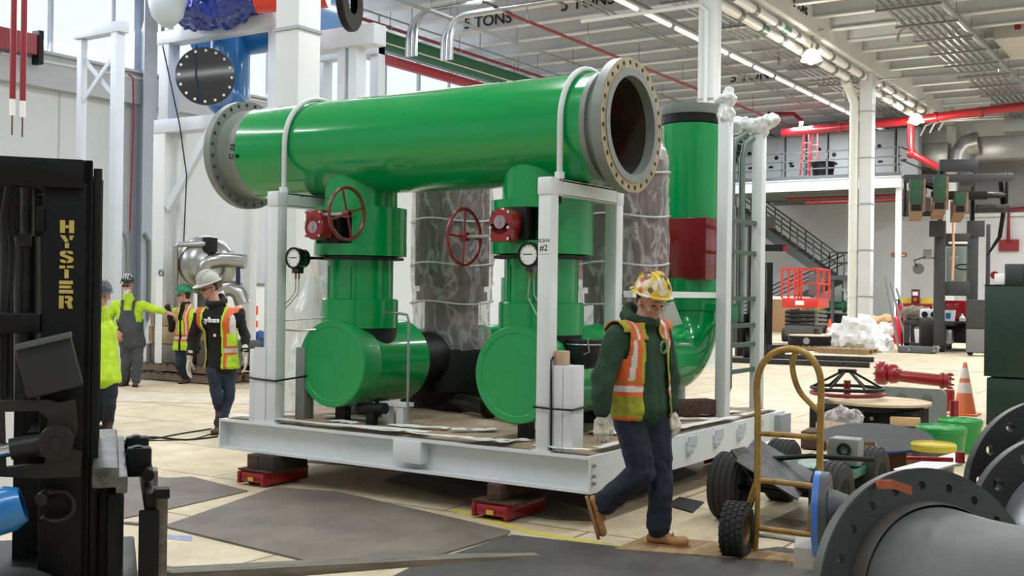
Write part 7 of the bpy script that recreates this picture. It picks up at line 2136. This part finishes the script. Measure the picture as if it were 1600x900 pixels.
# --- the woman or man with the green helmet
A = Person('person in a green hard hat and bright lime-orange vest leaning beside the crates', 290, 599)
p = A.P
J = dict(head=p(287, 462, 0), neck=p(291, 474, .04), chest=p(292, 496, .04), waist=p(290, 525, .05), pelvis=p(287, 543, .05),
         shR=p(275, 490, .1), elR=p(268, 515, .1), wrR=p(266, 495, -.05), shL=p(310, 490, -.04), elL=p(313, 512, -.06), wrL=p(308, 532, -.12),
         hipR=p(282, 547, .05), hipL=p(294, 548, .0), knR=p(280, 572, -.1), knL=p(292, 570, .0), anR=p(291, 592, .0), anL=p(299, 590, .25))
J['anL'] = p(302, 584, .35)
def vcol3(x, y, hz, op):
    ax = abs(x)
    if .22 < hz < .40: return 2 if .28 < hz < .34 else 1
    if hz > .4 and .06 < ax < .14: return 2 if .085 < ax < .11 else 1
    return 0
build_person(A, J, (-.45, -.85, 0), (-.9, -.3, -.05), dict(vox=.009, hat=mat('green_hat_shell', (18, 122, 78), .35), legs=JEANS, top=HOODB, hood=False, g=.02, skin=SKINR, glasses=True, legr=(.082, .066, .064),
    vest=dict(open=lambda h: .022 if h < .75 else .05, colour=vcol3, g=.04, bright=True, drop=.02), bootR=((-.4, -.9, 0), (0, 0, 1)), bootL=((.5, -.6, -.6), (.3, 0, 1)), bootm=BROWNB, solem=SOLED,
    handR=((-.2, -.3, .9), (0, .9, 0), 1, .5, HOODB, HOODB), handL=((0, -.2, -1), (0, .9, 0), 1, .5, HOODB, HOODB)))

# --- the man in hi-vis shirt and grey overalls
A = Person('white-bearded man in lime shirt and grey bib overalls, arm stretched out', 205, 603)
p = A.P
J = dict(head=p(199, 446, 0), neck=p(200, 460, .04), chest=p(202, 487, .04), waist=p(204, 515, .04), pelvis=p(207, 537, .04),
         shR=p(181, 476, .04), elR=p(170, 500, .05), wrR=p(180, 513, -.15), shL=p(222, 477, .04), elL=p(240, 483, .0), wrL=p(256, 487, -.1),
         hipR=p(198, 545, .04), hipL=p(214, 545, .04), knR=p(197, 570, .0), knL=p(214, 570, .0), anR=p(196, 594, .05), anL=p(212, 595, -.05))
def topc(q, c):
    ax = abs(q.x)
    if .09 < ax < .12 and q.z < .2 and q.z > -.05 and ax < .15: return 1
    return 0
def ovc(q, c): return 0
R_, H_ = build_person(A, J, (.12, -.99, 0), (.05, -.97, -.1), dict(vox=.009, k=1.12, belly=.04, hat=mat('black_hat_shell', (28, 28, 30), .25, coat=.5), hat2=mat('hat_sticker', (200, 200, 204), .4), legs=OVERALL, top=LIMEB, top_name='shirt', g=.02,
    skin=SKINR, glasses=True, beard=mat('white_beard', (220, 214, 206), .8), hair=mat('grey_hair', (150, 146, 140), .8), legr=(.1, .085, .08), armr=(.07, .062, .05), trouser_name='overalls',
    bootR=((-.15, -.98, 0), (0, 0, 1)), bootL=((.25, -.96, 0), (0, 0, 1)), bootm=BROWNB, solem=SOLED,
    handR=((.5, -.2, -1), (0, .9, 0), 1, .4, SKIN, SKIN), handL=((1, -.1, -.25), (0, .3, -1), 1, .3, SKIN, SKIN)))
b = B(); torso_chain(b, J, R_, .034, 1.12, .04)
b = bake(b, .011, 3); kill = []
for f in b.bm.faces:
    c = f.calc_center_median(); q = R_.transposed() @ (c-J['chest'])
    top_z = .02 if q.y > 0 else -.12
    lim = .13-.2*max(0, q.z+.12) if q.y > 0 else .3
    st = q.z > top_z-.01 and abs(abs(q.x)-.085-.06*max(0, q.z)) < .022 and q.z < .19
    if not (q.z < -.16 or (q.z < top_z and abs(q.x) < max(.1, lim)) or st) : kill.append(f)
bmesh.ops.delete(b.bm, geom=kill, context='FACES')
part('bib', bake(b, None, 1, solid=-.008), OVERALL, A.t, 60)

# --- the half-hidden man behind the mast
A = Person('person in a dark hard hat and lime shirt, bent, half hidden behind the black mast', 168, 672)
p = A.P
J = dict(head=p(160, 463, .05), neck=p(156, 482, .05), chest=p(155, 520, .1), waist=p(160, 565, .05), pelvis=p(163, 592, 0),
         shR=p(128, 508, .1), elR=p(118, 550, .0), wrR=p(120, 590, -.1), shL=p(166, 512, .1), elL=p(173, 550, .05), wrL=p(160, 585, -.1),
         hipR=p(150, 600, 0), hipL=p(170, 600, 0), knR=p(150, 635, -.05), knL=p(171, 635, -.05), anR=p(148, 660, .05), anL=p(168, 662, .05))
build_person(A, J, (-.9, .4, 0), (.3, -.95, -.1), dict(vox=.01, k=1.15, belly=.02, hat=mat('slate_hat_shell', (62, 68, 74), .4), legs=JEANS, top=LIMEB, top_name='shirt', g=.03, trouser_name='jeans',
    bootR=((-.6, .5, 0), (0, 0, 1)), bootL=((-.6, .5, 0), (0, 0, 1)), bootm=BROWNB, solem=SOLED))
